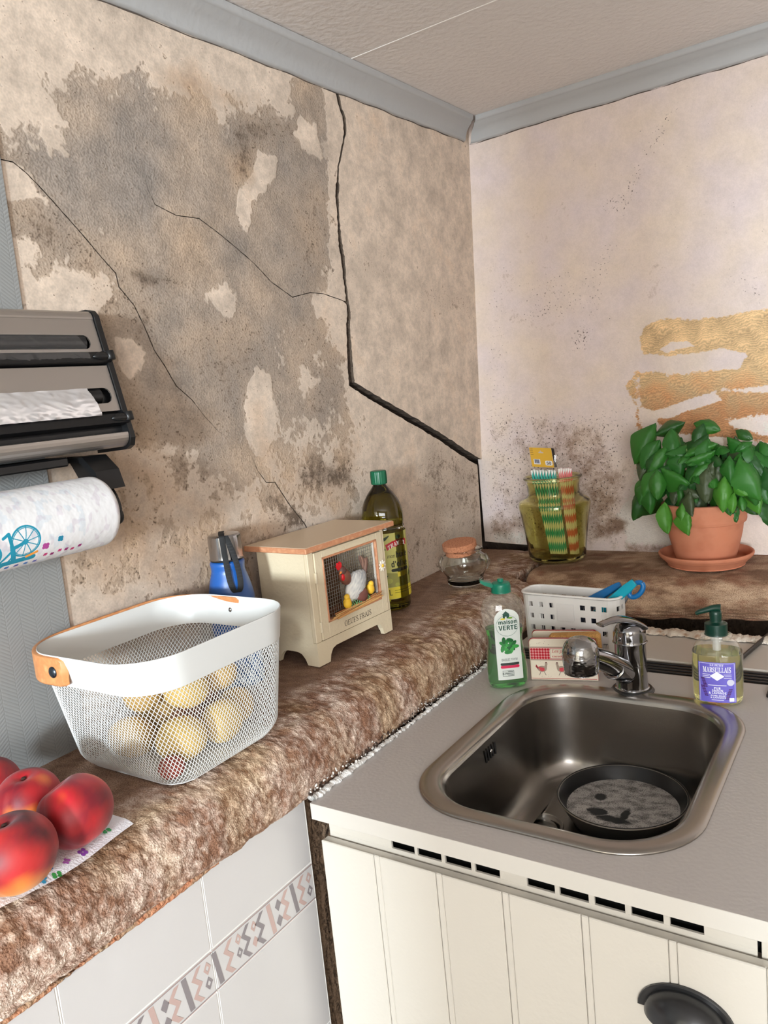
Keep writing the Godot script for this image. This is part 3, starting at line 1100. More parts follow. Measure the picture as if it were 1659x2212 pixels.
func stone() -> void:
	var big := noise(5.0, 3, 201)
	var mid := noise(38.0, 3, 202)
	var fine := noise(130.0, 2, 203)
	var str := noise(90.0, 2, 204)
	# left ledge: profile runs from the wall over the top, round the nose, down the rough face and under
	var prof := smooth([Vector2(0.001, 0.9985), Vector2(0.05, 0.999), Vector2(0.15, 0.999), Vector2(0.215, 0.9975), Vector2(0.258, 0.990), Vector2(0.277, 0.972), Vector2(0.284, 0.948), Vector2(0.287, 0.925), Vector2(0.284, 0.907), Vector2(0.268, 0.897), Vector2(0.235, 0.896), Vector2(0.1, 0.896)], 8)
	var np := prof.size() - 1
	# rough (broken, scaly) share of the surface, the rest is rubbed smooth
	var rough_at := func(x: float, y: float, z: float) -> float:
		var limit := 0.175 + 0.02 * big.get_noise_2d(z * 2.0, 3.0)
		limit = lerpf(0.10, limit, smoothstep(0.25, 0.65, z))
		limit = lerpf(limit, 0.205, smoothstep(1.0, 1.3, z))
		return smoothstep(limit - 0.015, limit + 0.02, x + (1.0 - minf(y, 1.0)) * 2.0 + 0.015 * mid.get_noise_2d(z, x))
	# the scaly break runs across the ledge in short fibres; the near end is more crumbly
	var streaks := func(p: Vector3) -> float:
		var s := p.x - p.y
		var bend := 0.02 * big.get_noise_2d(p.z * 3.0, s * 3.0)
		var fib := str.get_noise_2d((p.z + s * 0.55 + bend) * 1.5, s * 0.36 + bend)
		var crumb := str.get_noise_3d(p.x * 0.9, p.y * 0.9, p.z * 0.9)
		return absf(lerpf(fib, crumb, 0.35 + smoothstep(1.0, 1.35, p.z) * 0.5))
	var f := func(u: float, v: float) -> Vector3:
		var q: Vector2 = prof[int(round(v * np))]
		var z := lerpf(0.02, 1.78, u)
		var p := Vector3(q.x, q.y, z)
		var k: float = rough_at.call(q.x, q.y, z)
		var out := Vector3(0, 1, 0)
		if q.x > 0.2:
			out = Vector3(clampf((q.x - 0.2) / 0.07, 0, 1), clampf((q.y - 0.91) / 0.07, -0.4, 1), 0).normalized()
		var streak: float = streaks.call(p)
		var d := 0.005 * big.get_noise_3dv(p) * smoothstep(0.12, 0.26, q.x) + k * (0.0034 * mid.get_noise_3dv(p) + 0.0022 * streak + 0.0012 * fine.get_noise_3dv(p)) + (1.0 - k) * 0.0005 * mid.get_noise_3dv(p)
		# shallow hollow that runs along the lower face of the near end
		if q.y < 0.94 and z > 1.35:
			d -= 0.007 * exp(-pow((q.y - 0.918 + 0.006 * big.get_noise_2d(z, 9.0)) / 0.006, 2.0)) * smoothstep(1.35, 1.5, z)
		p += out * (d - k * 0.001)
		p.y += 0.009 * smoothstep(1.30, 1.38, z) * smoothstep(0.925, 0.903, q.y)
		# cut back at the corner, where the other ledge begins
		p.x = minf(p.x, lerpf(0.208, 0.4, smoothstep(0.285, 0.36, z)) + 0.004 * mid.get_noise_2d(z * 2.0, q.y))
		return p
	var cf := func(u: float, v: float, p: Vector3) -> Color:
		var k: float = rough_at.call(p.x, p.y, p.z)
		var a := mid.get_noise_3dv(p * 1.3 + Vector3(5, 0, 0))
		var b := fine.get_noise_3dv(p)
		var s: float = streaks.call(p)
		var flat := lin(164, 134, 112).lerp(lin(134, 104, 84), clampf(0.5 + a * 1.2 + b * 0.3, 0, 1))
		# salt-white crust in patches over red-brown stone
		var patch := big.get_noise_3d(p.x * 3.0, p.y * 3.0, p.z * 2.5)
		var pale := clampf(0.36 + patch * 0.7 + (s - 0.22) * 0.7 + b * 0.5 + a * 0.7, 0, 1)
		var broken := lin(146, 108, 86).lerp(lin(234, 216, 202), pale)
		var ochre := clampf(big.get_noise_3d(p.x * 2.0, 7.0, p.z * 1.5) * 2.0 + 0.25, 0, 1)
		broken = broken.lerp(lin(142, 108, 76).lerp(lin(224, 198, 162), pale), ochre * 0.75)
		return flat.lerp(broken, k)
	var ledge := thing("stone_ledge", "long rough brown stone ledge along the cracked wall under the basket and egg box", "ledge")
	part("slab", grid(1000, np, f, false, false, cf), stone_mat(), ledge)
	# end of orange brick that shows below the stone, above the tiles
	var clay := bump(tri(vmat(0.9), 12.0), noise_tex(256, 0.05, 4, 53), 0.3)
	var cfun := func(u: float, v: float) -> Vector3:
		var z := lerpf(1.33, 1.78, u)
		var a := v * PI
		var thick := 0.0065 * clampf(0.35 + 1.6 * big.get_noise_2d(z * 2.2, 40.0) + 0.5, 0.05, 1.0)
		return Vector3(0.263 + sin(a) * 0.0085 + 0.002 * mid.get_noise_2d(z, v), 0.9005 - cos(a) * thick + 0.0015 * fine.get_noise_2d(z, v), z)
	var ccol := func(u: float, v: float, p: Vector3) -> Color:
		return lin(196, 128, 92).lerp(lin(165, 140, 112), clampf(0.5 + 1.2 * mid.get_noise_3dv(p), 0, 1))
	part("brick_edge", grid(160, 6, cfun, false, false, ccol), clay, ledge)
	# back ledge
	var prof2 := smooth([Vector2(0.002, 0.9992), Vector2(0.08, 0.9992), Vector2(0.19, 0.9975), Vector2(0.235, 0.992), Vector2(0.258, 0.975), Vector2(0.262, 0.95), Vector2(0.268, 0.93), Vector2(0.262, 0.913), Vector2(0.24, 0.905), Vector2(0.1, 0.9)], 8)
	var np2 := prof2.size() - 1
	var f2 := func(u: float, v: float) -> Vector3:
		var q: Vector2 = prof2[int(round(v * np2))]
		var x := lerpf(0.215, 1.5, u)
		var zk := lerpf(1.08, 0.86, smoothstep(0.2, 0.8, x))
		var p := Vector3(x, q.y, q.x * zk)
		# rounded left end
		var e := clampf(1.0 - (x - 0.215) / 0.03, 0, 1)
		var out := Vector3(0, 1, 0)
		if q.x > 0.17:
			out = Vector3(0, clampf((q.y - 0.93) / 0.06, -0.4, 1), clampf((q.x - 0.17) / 0.06, 0, 1)).normalized()
		var d := 0.010 * big.get_noise_3dv(p + Vector3(0, 0, 4)) * smoothstep(0.1, 0.24, q.x) + 0.0022 * mid.get_noise_3dv(p * Vector3(0.5, 1.6, 1.0)) * smoothstep(0.1, 0.24, q.x) + 0.0006 * fine.get_noise_3dv(p)
		if q.y < 0.935:
			d -= 0.004 * absf(sin(q.y * 420.0 + 3.0 * big.get_noise_2d(x * 2.0, 0.0)))
		p += out * d
		if q.x > 0.1:
			p.z = lerpf(p.z, minf(p.z, 0.2), e * e)
			p.y = lerpf(p.y, minf(p.y, 0.985), e * e)
		return p
	var cf2 := func(u: float, v: float, p: Vector3) -> Color:
		var a := mid.get_noise_3dv(p * Vector3(0.35, 1.5, 0.9) + Vector3(9, 0, 0))
		var g := big.get_noise_3d(p.x * 1.6, p.y * 3.0, p.z * 2.0)
		var b := fine.get_noise_3d(p.x * 0.25, p.y * 1.5, p.z)
		var stonec := lin(136, 105, 82).lerp(lin(200, 172, 144), clampf(0.5 + g * 1.2 + a * 0.7 + b * 0.45, 0, 1))
		return stonec.lerp(lin(140, 92, 68), clampf(big.get_noise_3d(p.x * 2.4, p.y * 5.0, p.z * 4.0 + 20.0) * 1.6 - 0.15, 0, 0.7))
	var bl := thing("stone_ledge", "brown stone ledge along the pinkish wall under the basil pot and green jar", "ledge")
	part("slab", grid(420, np2, f2, false, true, cf2), stone_mat(), bl)
	# ---- tiled wall under the left ledge
	var tw := group_struct("wall_lower", "low wall faced with white tiles and a patterned border", "wall")
	part("mortar", box(Vector3(0.25, 0.89, 0.80), 0.002, Vector3(0.130, 0.45, 1.57)), bump(tri(mat(rgb(170, 156, 140), 0.95), 8.0), noise_tex(256, 0.04, 4, 54), 0.5), tw)
	part("rough_end", grid(40, 30, func(u: float, v: float): 
		var p := Vector3(0.248 + 0.006 * mid.get_noise_2d(u, v * 2.0), lerpf(0.0, 0.893, v), lerpf(1.03, 1.172, u))
		return p + Vector3(0.006 * mid.get_noise_3dv(p), 0, 0), false, false), bump(tri(mat(rgb(128, 104, 82), 0.95), 8.0), noise_tex(256, 0.04, 4, 55), 0.5), tw)
	var tilem := mat(rgb(202, 198, 196), 0.22)
	bump(tilem, noise_tex(256, 0.012, 2, 56), 0.05)
	tri(tilem, 3.0)
	var z0 := 1.153
	var tile := func(called: String, za: float, zb: float, ya: float, yb: float, m: Material):
		var g := 0.0011
		part(called, box(Vector3(0.008, yb - ya - g * 2, zb - za - g * 2), 0.0012, Vector3(0.258, (ya + yb) / 2, (za + zb) / 2)), m, tw)
	for k in 3:
		var za := z0 + k * 0.2
		tile.call("tile", za, za + 0.2, 0.793, 0.9035 - (0.009 if k > 0 else 0.0), tilem)
		tile.call("border_tile", za, za + 0.2, 0.736, 0.793, tilem)
		tile.call("tile", za, za + 0.2, 0.536, 0.736, tilem)
		tile.call("tile", za, za + 0.2, 0.336, 0.536, tilem)
		# painted pattern of the border: zigzags, lozenges and bars between two lines
		var pz := func(v: Vector2) -> Vector3: return Vector3(0.2623, 0.7645 + v.y, za + 0.1 - v.x)
		var dark := mat(rgb(136, 128, 130), 0.25)
		var rose := mat(rgb(190, 162, 154), 0.25)
		var bt: Node3D = tw.get_child(tw.get_child_count() - 3)
		var shapes := [[], []]
		for s in [-1, 1]:
			shapes[0].append(poly([-0.099, s * 0.0262, 0.099, s * 0.0262, 0.099, s * 0.0252, -0.099, s * 0.0252]))
			shapes[1].append(poly([-0.099, s * 0.0272, 0.099, s * 0.0272, 0.099, s * 0.0262, -0.099, s * 0.0262]))
		var zig := func(cx: float, w: float, which: int):
			var a := []
			var b := []
			for i in 5:
				var y := 0.0225 - i * 0.01125
				var o := 0.005 if i % 2 == 0 else -0.005
				a.append(Vector2(cx + o, y))
				b.append(Vector2(cx + o + w, y))
			b.reverse()
			shapes[which].append(PackedVector2Array(a + b))
		var loz := func(cx: float, cy: float, s: float, which: int, hole: bool):
			if hole:
				shapes[which].append(poly([cx, cy + s, cx - s * 0.7, cy, cx, cy - s, cx, cy - s * 0.45, cx - s * 0.3, cy, cx, cy + s * 0.45]))
				shapes[which].append(poly([cx, cy + s, cx + s * 0.7, cy, cx, cy - s, cx, cy - s * 0.45, cx + s * 0.3, cy, cx, cy + s * 0.45]))
			else:
				shapes[which].append(poly([cx, cy + s, cx + s * 0.7, cy, cx, cy - s, cx - s * 0.7, cy]))
		var bar := func(cx: float, w: float, which: int):
			shapes[which].append(poly([cx - 0.004, 0.0235, cx - 0.004 + w, 0.0235, cx + 0.004 + w, -0.0235, cx + 0.004, -0.0235]))
		for rep in [0.0]:
			bar.call(-0.098, 0.0075, 0)
			zig.call(-0.078, 0.0075, 1)
			loz.call(-0.056, 0.013, 0.008, 1, true)
			loz.call(-0.056, -0.006, 0.008, 0, true)
			zig.call(-0.046, 0.007, 0)
			loz.call(-0.027, 0.012, 0.008, 1, true)
			loz.call(-0.027, -0.010, 0.008, 1, false)
			zig.call(-0.019, 0.0075, 0)
			bar.call(0.003, 0.0075, 1)
			loz.call(0.022, 0.011, 0.009, 0, false)
			loz.call(0.022, -0.012, 0.009, 0, false)
			zig.call(0.032, 0.008, 1)
			bar.call(0.052, 0.0075, 0)
			zig.call(0.068, 0.007, 1)
			loz.call(0.089, 0.011, 0.009, 1, true)
			loz.call(0.089, -0.009, 0.009, 0, true)
		for w in 2:
			for sh in shapes[w]:
				part("painted_motif", print_mesh(sh, pz), [dark, rose][w], bt)
	# thin raised grout, a little uneven
	var grout := mat(rgb(226, 222, 216), 0.85)
	for k in 3:
		part("grout", box(Vector3(0.0085, 0.58, 0.003), 0.001, Vector3(0.2575, 0.61, z0 + k * 0.2)), grout, tw)
	for y in [0.793, 0.736, 0.536]:
		part("grout", box(Vector3(0.0085, 0.0025, 0.6), 0.001, Vector3(0.2575, y, z0 + 0.3)), grout, tw)
	part("wall_foot", box(Vector3(0.22, 0.895, 1.03), 0.002, Vector3(0.11, 0.4475, 0.53)), mat(rgb(110, 92, 76), 0.95), tw)
	# sealant between ledge and worktop
	var sb := thing("sealant_bead", "messy white sealant bead between stone ledge and worktop", "sealant")
	var sm := bump(tri(vmat(0.5), 25.0), noise_tex(256, 0.06, 3, 57), 0.15)
	var lump := noise(60.0, 3, 205)
	var sf := func(u: float, v: float) -> Vector3:
		var z := lerpf(1.172, 0.585, u)
		var r := 0.0032 + 0.0022 * lump.get_noise_2d(z, 1.0) + 0.0008 * fine.get_noise_2d(z, v * 0.03)
		if z > 1.0:
			r += 0.002 * smoothstep(1.0, 1.1, z)
		var a := v * TAU
		return Vector3(0.2945 + cos(a) * r * 1.25 + 0.0025 * lump.get_noise_2d(z, 4.0), 0.9075 + sin(a) * r * 0.75 + 0.0015 * lump.get_noise_2d(z, 8.0), z)
	part("bead", grid(420, 10, sf, false, false, func(u: float, v: float, p: Vector3): return lin(238, 236, 232).lerp(lin(150, 140, 130), clampf(0.2 + 1.4 * lump.get_noise_3dv(p * 0.7) - 0.2, 0, 1))), sm, sb)
	var cr := SurfaceTool.new()
	cr.begin(Mesh.PRIMITIVE_TRIANGLES)
	for i in 260:
		var z := rng.randf_range(0.6, 1.175)
		var s := rng.randf_range(0.0007, 0.002) * (1.5 if z > 1.0 else 1.0)
		var h := rng.randf_range(0.908, 0.922)
		add_faces(cr, box_faces(Vector3(s, s * 0.7, s * rng.randf_range(0.8, 1.8)), s * 0.2, Vector3(0.292 - (h - 0.908) * 0.35 + rng.randf_range(-0.003, 0.004), h, z), Basis.from_euler(Vector3(rng.randf() * 6, rng.randf() * 6, rng.randf() * 6))))
	cr.generate_normals()
	stuff(part("crumbs", cr.commit(), mat(rgb(214, 208, 200), 0.8), sb))
	var dk := SurfaceTool.new()
	dk.begin(Mesh.PRIMITIVE_TRIANGLES)
	for i in 160:
		var z := rng.randf_range(0.6, 1.175)
		var s := rng.randf_range(0.0012, 0.0032)
		add_faces(dk, box_faces(Vector3(s, s * 0.6, s * rng.randf_range(0.8, 2.2)), s * 0.2, Vector3(0.2905 + rng.randf_range(-0.003, 0.003), rng.randf_range(0.909, 0.917), z), Basis.from_euler(Vector3(rng.randf() * 6, rng.randf() * 6, rng.randf() * 6))))
	dk.generate_normals()
	stuff(part("dirt_flecks", dk.commit(), mat(rgb(58, 42, 32), 0.95), sb))
	# broken plaster lying along the foot of the back ledge
	var pl := thing("plaster_crust", "crumbling white plaster crust below the back stone ledge behind the tap", "plaster")
	var pf := func(u: float, v: float) -> Vector3:
		var x := lerpf(0.50, 0.84, u)
		var a := v * PI
		var r := 0.008 * (0.6 + 0.9 * lump.get_noise_2d(x * 0.25, 3.0)) + 0.003 + 0.002 * fine.get_noise_2d(x * 0.5, 2.0)
		return Vector3(x, 0.9065 + sin(a) * r * 0.8 + 0.0015 * fine.get_noise_2d(x, v * 0.05), 0.335 - cos(a) * (r * 1.5 + 0.006) + 0.004 * lump.get_noise_2d(x, 9.0))
	part("crust", grid(160, 12, pf, false, true, func(u: float, v: float, p: Vector3): return lin(226, 214, 198).lerp(lin(176, 132, 96), clampf(1.6 * lump.get_noise_3dv(p) - 0.1, 0, 1))), sm, pl)

# ---------- kitchen unit ----------
func rr(w: float, h: float, r: float, u: float) -> Vector2:
	# point on a rounded rectangle, u in 0..1 round the edge, even in arc length
	var a := w - 2 * r
	var b := h - 2 * r
	var q := PI * r / 2
	var total := 2 * (a + b) + 4 * q
	var s := fposmod(u, 1.0) * total
	var lens := [b, q, a, q, b, q, a, q]
	for k in 8:
		if s <= lens[k] or k == 7:
			var t: float = s / maxf(lens[k], 1e-9)
			match k:
				0: return Vector2(w / 2, -b / 2 + b * t)
				1: return Vector2(a / 2, b / 2) + Vector2(cos(t * PI / 2), sin(t * PI / 2)) * r
				2: return Vector2(a / 2 - a * t, h / 2)
				3: return Vector2(-a / 2, b / 2) + Vector2(-sin(t * PI / 2), cos(t * PI / 2)) * r
				4: return Vector2(-w / 2, b / 2 - b * t)
				5: return Vector2(-a / 2, -b / 2) + Vector2(-cos(t * PI / 2), -sin(t * PI / 2)) * r
				6: return Vector2(-a / 2 + a * t, -h / 2)
				7: return Vector2(a / 2, -b / 2) + Vector2(sin(t * PI / 2), -cos(t * PI / 2)) * r
		s -= lens[k]
	return Vector2.ZERO

const SINK := Vector3(0.590, 0.906, 0.899)
const SW := 0.384
const SD := 0.474
func unit() -> void:
	# worktop: one slab with a rounded hole for the sink
	var wt := thing("worktop", "white laminate worktop around the steel sink", "worktop")
	var wm := bump(tri(mat(rgb(186, 180, 176), 0.32), 6.0), noise_tex(256, 0.08, 3, 58), 0.02)
	var x0 := 0.296
	var x1 := 1.45
	var z0 := 0.562
	var z1 := 1.1785
	var th := 0.0235
	var hole := PackedVector2Array()
	for i in 64:
		var q := rr(SW - 0.03, SD - 0.03, 0.1, i / 64.0)
		hole.append(Vector2(SINK.x + q.x, SINK.z + q.y))
	var st := SurfaceTool.new()
	st.begin(Mesh.PRIMITIVE_TRIANGLES)
	var outer := poly([x0, z0, x1, z0, x1, z1, x0, z1])
	# cut into left and right halves so that each is a simple outline
	for side in [-1, 1]:
		var mid := SINK.x
		var half := poly([x0, z0, mid, z0, mid, z1, x0, z1]) if side < 0 else poly([mid, z0, x1, z0, x1, z1, mid, z1])
		for piece in Geometry2D.clip_polygons(half, hole):
			# polygon plane x,z with thickness upwards
			var t := Transform3D(Basis(Vector3(1, 0, 0), Vector3(0, 0, -1), Vector3(0, 1, 0)), Vector3(0, TOP - th, 0))
			var q := PackedVector2Array()
			for v in piece:
				q.append(Vector2(v.x, -v.y))
			add_slab(st, q, th, t)
	st.generate_normals()
	part("slab", st.commit(), wm, wt)
	var edge := mat(rgb(208, 203, 194), 0.3)
	part("edge_band", box(Vector3(x1 - x0, th, 0.0012), 0.0004, Vector3((x0 + x1) / 2, TOP - th / 2, z1 + 0.0006)), edge, wt)
	# cabinet
	var cab := thing("sink_cabinet", "cream sink cabinet with grooved boards and a black cup handle", "cabinet", Vector3(0.296, 0, 1.145))
	var cream := bump(tri(mat(rgb(208, 202, 191), 0.4), 7.0), noise_tex(256, 0.05, 3, 59), 0.02)
	var w := 0.86
	part("side_panel", box(Vector3(0.016, 0.86, 0.56), 0.001, Vector3(0.012, 0.4525, -0.285)), cream, cab)
	part("side_panel", box(Vector3(0.016, 0.86, 0.56), 0.001, Vector3(w - 0.008, 0.4525, -0.285)), cream, cab)
	part("floor_panel", box(Vector3(w - 0.04, 0.016, 0.54), 0.001, Vector3(w / 2, 0.1, -0.28)), cream, cab)
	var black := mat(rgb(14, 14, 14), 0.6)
	# vent strip: rails and bridges between the slots
	var vs := SurfaceTool.new()
	vs.begin(Mesh.PRIMITIVE_TRIANGLES)
	var ys0 := 0.846
	var ys1 := 0.858
	add_faces(vs, box_faces(Vector3(0.554, TOP - th - ys1, 0.004), 0.0005, Vector3(0.277, (TOP - th + ys1) / 2, -0.002)))
	add_faces(vs, box_faces(Vector3(0.554, 0.02, 0.004), 0.0005, Vector3(0.277, ys0 - 0.01, -0.002)))
	var at := 0.0
	for s in [[0.401, 0.437], [0.4415, 0.4775], [0.483, 0.5205], [0.526, 0.56], [0.596, 0.631], [0.637, 0.672], [0.679, 0.714], [0.721, 0.756], [0.763, 0.798]]:
		add_faces(vs, box_faces(Vector3(s[0] - 0.296 - at, ys1 - ys0 + 0.0006, 0.004), 0.0004, Vector3((s[0] - 0.296 + at) / 2, (ys0 + ys1) / 2, -0.002)))
		at = s[1] - 0.296
	add_faces(vs, box_faces(Vector3(0.554 - at, ys1 - ys0 + 0.0006, 0.004), 0.0004, Vector3((0.554 + at) / 2, (ys0 + ys1) / 2, -0.002)))
	vs.generate_normals()
	part("vent_strip", vs.commit(), cream, cab)
	part("vent_strip", box(Vector3(0.28, 0.05, 0.004), 0.0005, Vector3(0.698, 0.8575, -0.002)), cream, cab)
	part("slot_shade", box(Vector3(w - 0.04, 0.04, 0.003), 0.0005, Vector3(w / 2, 0.85, -0.02)), black, cab)  # black sheet standing in for the shade inside, behind the slots
	# door of boards with a bead between each two
	var door := part("door", box(Vector3(0.62, 0.74, 0.012), 0.001, Vector3(0.308, 0.4705, 0.009)), cream, cab)
	var gx := [-0.002, 0.0906, 0.186, 0.278, 0.3766, 0.473, 0.569, 0.62]
	for i in gx.size() - 1:
		var a: float = gx[i] + (0.0 if i == 0 else 0.0048)
		var b: float = gx[i + 1] - (0.0048 if i < gx.size() - 2 else 0.0)
		part("board", box(Vector3(b - a, 0.742, 0.0036), 0.0011, Vector3((a + b) / 2, 0.4705, 0.0166)), cream, door)
		if i < gx.size() - 2:
			part("bead", box(Vector3(0.0084, 0.742, 0.0032), 0.0012, Vector3(gx[i + 1], 0.4705, 0.0163)), cream, door)
	var door2 := part("door", box(Vector3(0.232, 0.74, 0.012), 0.001, Vector3(0.742, 0.4705, 0.009)), cream, cab)
	for i in 3:
		part("board", box(Vector3(0.0745, 0.742, 0.0036), 0.0011, Vector3(0.664 + i * 0.0775, 0.4705, 0.0166)), cream, door2)
	# cup handle: flange and half dome, open below
	var hm := mat(rgb(24, 25, 27), 0.22)
	hm.clearcoat_enabled = true
	hm.clearcoat = 0.4
	var cup := thing_part("cup_handle", door, Vector3(0.484, 0.757, 0.0185))
	var cupf := func(u: float, v: float) -> Vector3:
		var a := u * PI
		var b := v * PI / 2
		return Vector3(-cos(a) * 0.043 * cos(b), sin(a) * 0.031 * cos(b), 0.004 + 0.030 * sin(b))
	part("dome", grid(28, 12, cupf, false, false), hm, cup)
	var fl := PackedVector2Array()
	for i in 21:
		fl.append(Vector2(cos(i * PI / 20.0) * 0.051, sin(i * PI / 20.0) * 0.038 - 0.002))
	part("flange", slab(fl, 0.004, Transform3D(), 0.001), hm, cup)
	# rear strip: black grille, beige panel, black bars of the hob
	var hob := thing("hob_surround", "beige rear panel with a black ribbed vent grille behind the tap", "hob")
	var beige := mat(rgb(190, 182, 172), 0.3)
	part("panel", box(Vector3(0.492, 0.02, 0.165), 0.002, Vector3(0.544, TOP - 0.011, 0.4085)), beige, hob)
	part("panel", box(Vector3(0.4, 0.02, 0.17), 0.002, Vector3(1.0, TOP - 0.011, 0.407)), beige, hob)
	var grille := part("grille", box(Vector3(1.15, 0.012, 0.07), 0.001, Vector3(0.87, TOP - 0.014, 0.5265)), mat(rgb(20, 20, 21), 0.4), hob)
	for k in 5:
		part("slat", box(Vector3(1.15, 0.006, 0.0075), 0.0015, Vector3(0.87, TOP - 0.006, 0.499 + k * 0.0137)), mat(rgb(26, 26, 27), 0.35), grille)
	var b0 := at_h(1578, 1442, TOP + 0.004)
	var b1 := at_h(1659, 1372, TOP + 0.004)
	b1 = b0 + (b1 - b0) * 1.15
	part("bar", tube([b0, b0.lerp(b1, 0.5), b1], 0.004, 8), mat(rgb(18, 18, 19), 0.35), hob)
	part("hob_frame", box(Vector3(0.4, 0.006, 0.05), 0.001, Vector3(0.99, TOP + 0.0032, 0.592)), mat(rgb(16, 16, 17), 0.3), hob)
	sink()

func thing_part(called: String, parent: Node, at: Vector3) -> Node3D:
	var o := Node3D.new()
	o.name = called
	parent.add_child(o, true)
	o.position = at
	return o

func sink() -> void:
	var steel := mat(Color(0.63, 0.61, 0.585), 0.27, 1.0)
	bump(steel, ramp_tex(256, 0.02, [Color.BLACK, Color.WHITE], 4, 81), 0.01)
	M.steel = steel
	var s := thing("kitchen_sink", "square brushed steel sink set in the worktop holding a black pan", "sink", SINK)
	# profile: inset from the outer edge, height
	var rim := [Vector2(0.0005, 0.0), Vector2(0.0, 0.0022), Vector2(0.0022, 0.0042), Vector2(0.007, 0.0052), Vector2(0.014, 0.0052), Vector2(0.021, 0.0045), Vector2(0.0265, 0.0025), Vector2(0.030, -0.001), Vector2(0.0325, -0.007)]
	var basin := [Vector2(0.0325, -0.007), Vector2(0.034, -0.02), Vector2(0.037, -0.05), Vector2(0.041, -0.085), Vector2(0.0455, -0.11), Vector2(0.051, -0.125), Vector2(0.060, -0.137), Vector2(0.073, -0.1435), Vector2(0.09, -0.146)]
	var ring := func(o: float, y: float, u: float) -> Vector3:
		var q := rr(SW - 2 * o, SD - 2 * o, maxf(0.108 - o * 0.75, 0.02), u)
		return Vector3(q.x, y, q.y)
	var rp := smooth(rim, 3)
	var bp2 := smooth(basin, 4)
	part("rim", grid(120, rp.size() - 1, func(u: float, v: float): return ring.call(rp[int(round(v * (rp.size() - 1)))].x, rp[int(round(v * (rp.size() - 1)))].y, u), true, true), steel, s)
	part("basin", grid(120, bp2.size() - 1, func(u: float, v: float): return ring.call(bp2[int(round(v * (bp2.size() - 1)))].x, bp2[int(round(v * (bp2.size() - 1)))].y, u), true, true), steel, s)
	var dr := at_h(1160, 1783, 0.757) - SINK
	dr.y = -0.1515
	var drr := 0.041
	var nb := 8
	part("floor", grid(120, nb, func(u: float, v: float):
		var a: Vector3 = ring.call(0.09, -0.146, u)
		var d := Vector2(a.x - dr.x, a.z - dr.z).normalized()
		var e := Vector3(dr.x + d.x * drr, -0.1495, dr.z + d.y * drr)
		return a.lerp(e, v), true, true), steel, s)
	var drain := part("drain", lathe([Vector2(0.041, 0.002), Vector2(0.040, 0.003), Vector2(0.036, 0.0015), Vector2(0.033, -0.003), Vector2(0.030, -0.008), Vector2(0.0, -0.0085)], 32), mat(Color(0.7, 0.69, 0.67), 0.18, 1.0), s, Vector3(dr.x, dr.y, dr.z))
	part("strainer", lathe([Vector2(0.029, -0.0085), Vector2(0.0288, -0.005), Vector2(0.027, -0.0042), Vector2(0.012, -0.0035), Vector2(0.009, -0.0045), Vector2(0.006, -0.001), Vector2(0.0, 0.0)], 24), mat(Color(0.6, 0.6, 0.58), 0.25, 1.0), drain)
	# overflow slots in the left wall of the basin
	for k in 5:
		var oz := -0.020 + k * 0.0082
		part("overflow_slot", box(Vector3(0.0015, 0.020, 0.0036), 0.0006, Vector3(-SW / 2 + 0.0362, -0.028, oz + 0.005), Basis(Vector3(0, 0, 1), 0.05)), mat(rgb(12, 12, 12), 0.7), s)
	part("overflow_screw", lathe([Vector2(0.0035, 0.0), Vector2(0.003, 0.0014), Vector2(0, 0.002)], 12), mat(Color(0.75, 0.75, 0.74), 0.2, 1.0), s, Vector3(-SW / 2 + 0.037, -0.026, 0.0014), Vector3(0, 0, -PI / 2))
	# pan in the sink
	var pc := (at_h(1203, 1720, 0.797) + at_h(1487, 1715, 0.797)) / 2
	var pan := thing("frying_pan", "black frying pan soaking in dishwater in the sink", "pan", Vector3(pc.x, 0.7575, pc.z))
	var rr2 := 0.099
	var body := mat(rgb(20, 20, 21), 0.35)
	part("body", lathe(smooth([Vector2(0.0, 0.0), Vector2(0.07, 0.0), Vector2(0.078, 0.004), Vector2(0.088, 0.02), Vector2(rr2 - 0.0005, 0.039), Vector2(rr2, 0.0405), Vector2(rr2 - 0.003, 0.0405), Vector2(0.084, 0.02), Vector2(0.074, 0.006), Vector2(0.0, 0.004)], 3), 56), body, pan)
	part("rim", lathe([Vector2(rr2 - 0.0032, 0.0395), Vector2(rr2 - 0.003, 0.041), Vector2(rr2 + 0.0004, 0.041), Vector2(rr2 + 0.0008, 0.0395)], 56), mat(Color(0.62, 0.6, 0.56), 0.3, 1.0), pan)
	# dishwater with a skin of foam: film colour and bubbles
	var im := Image.create(512, 512, false, Image.FORMAT_RGBA8)
	var n1 := noise(0.012, 4, 91)
	var n2 := noise(0.09, 3, 92)
	var hg := Image.create(512, 512, false, Image.FORMAT_L8)
	for y in 512:
		for x in 512:
			var k := n1.get_noise_2d(x * 1.0 + y * 0.3, y * 1.5) * 1.3 + n2.get_noise_2d(x, y) * 0.5
			var hole := 0.0
			for o in [[0.28, 0.42, 0.05, 0.05], [0.5, 0.74, 0.13, 0.045], [0.33, 0.67, 0.07, 0.06], [0.56, 0.64, 0.03, 0.1]]:
				var e: float = pow((x / 512.0 - o[0]) / o[2], 2.0) + pow((y / 512.0 - o[1]) / o[3], 2.0)
				hole = maxf(hole, clampf(1.6 - e + k * 0.8, 0, 1))
			var speck := clampf((n2.get_noise_2d(x * 1.7, y * 1.7) - 0.28) * 6.0, 0, 1)
			var foam := clampf(0.9 + k * 0.35 - speck * 0.6, 0, 1) * (1.0 - hole)
			var c := Color(0.06, 0.06, 0.06).lerp(Color(0.74, 0.72, 0.70), foam)
			im.set_pixel(x, y, c)
			hg.set_pixel(x, y, Color.from_hsv(0, 0, clampf(0.5 + 0.5 * foam * (0.5 + n2.get_noise_2d(x, y)), 0, 1)))
	var wmat := mat(Color.WHITE, 0.12)
	wmat.albedo_texture = tex_of(im)
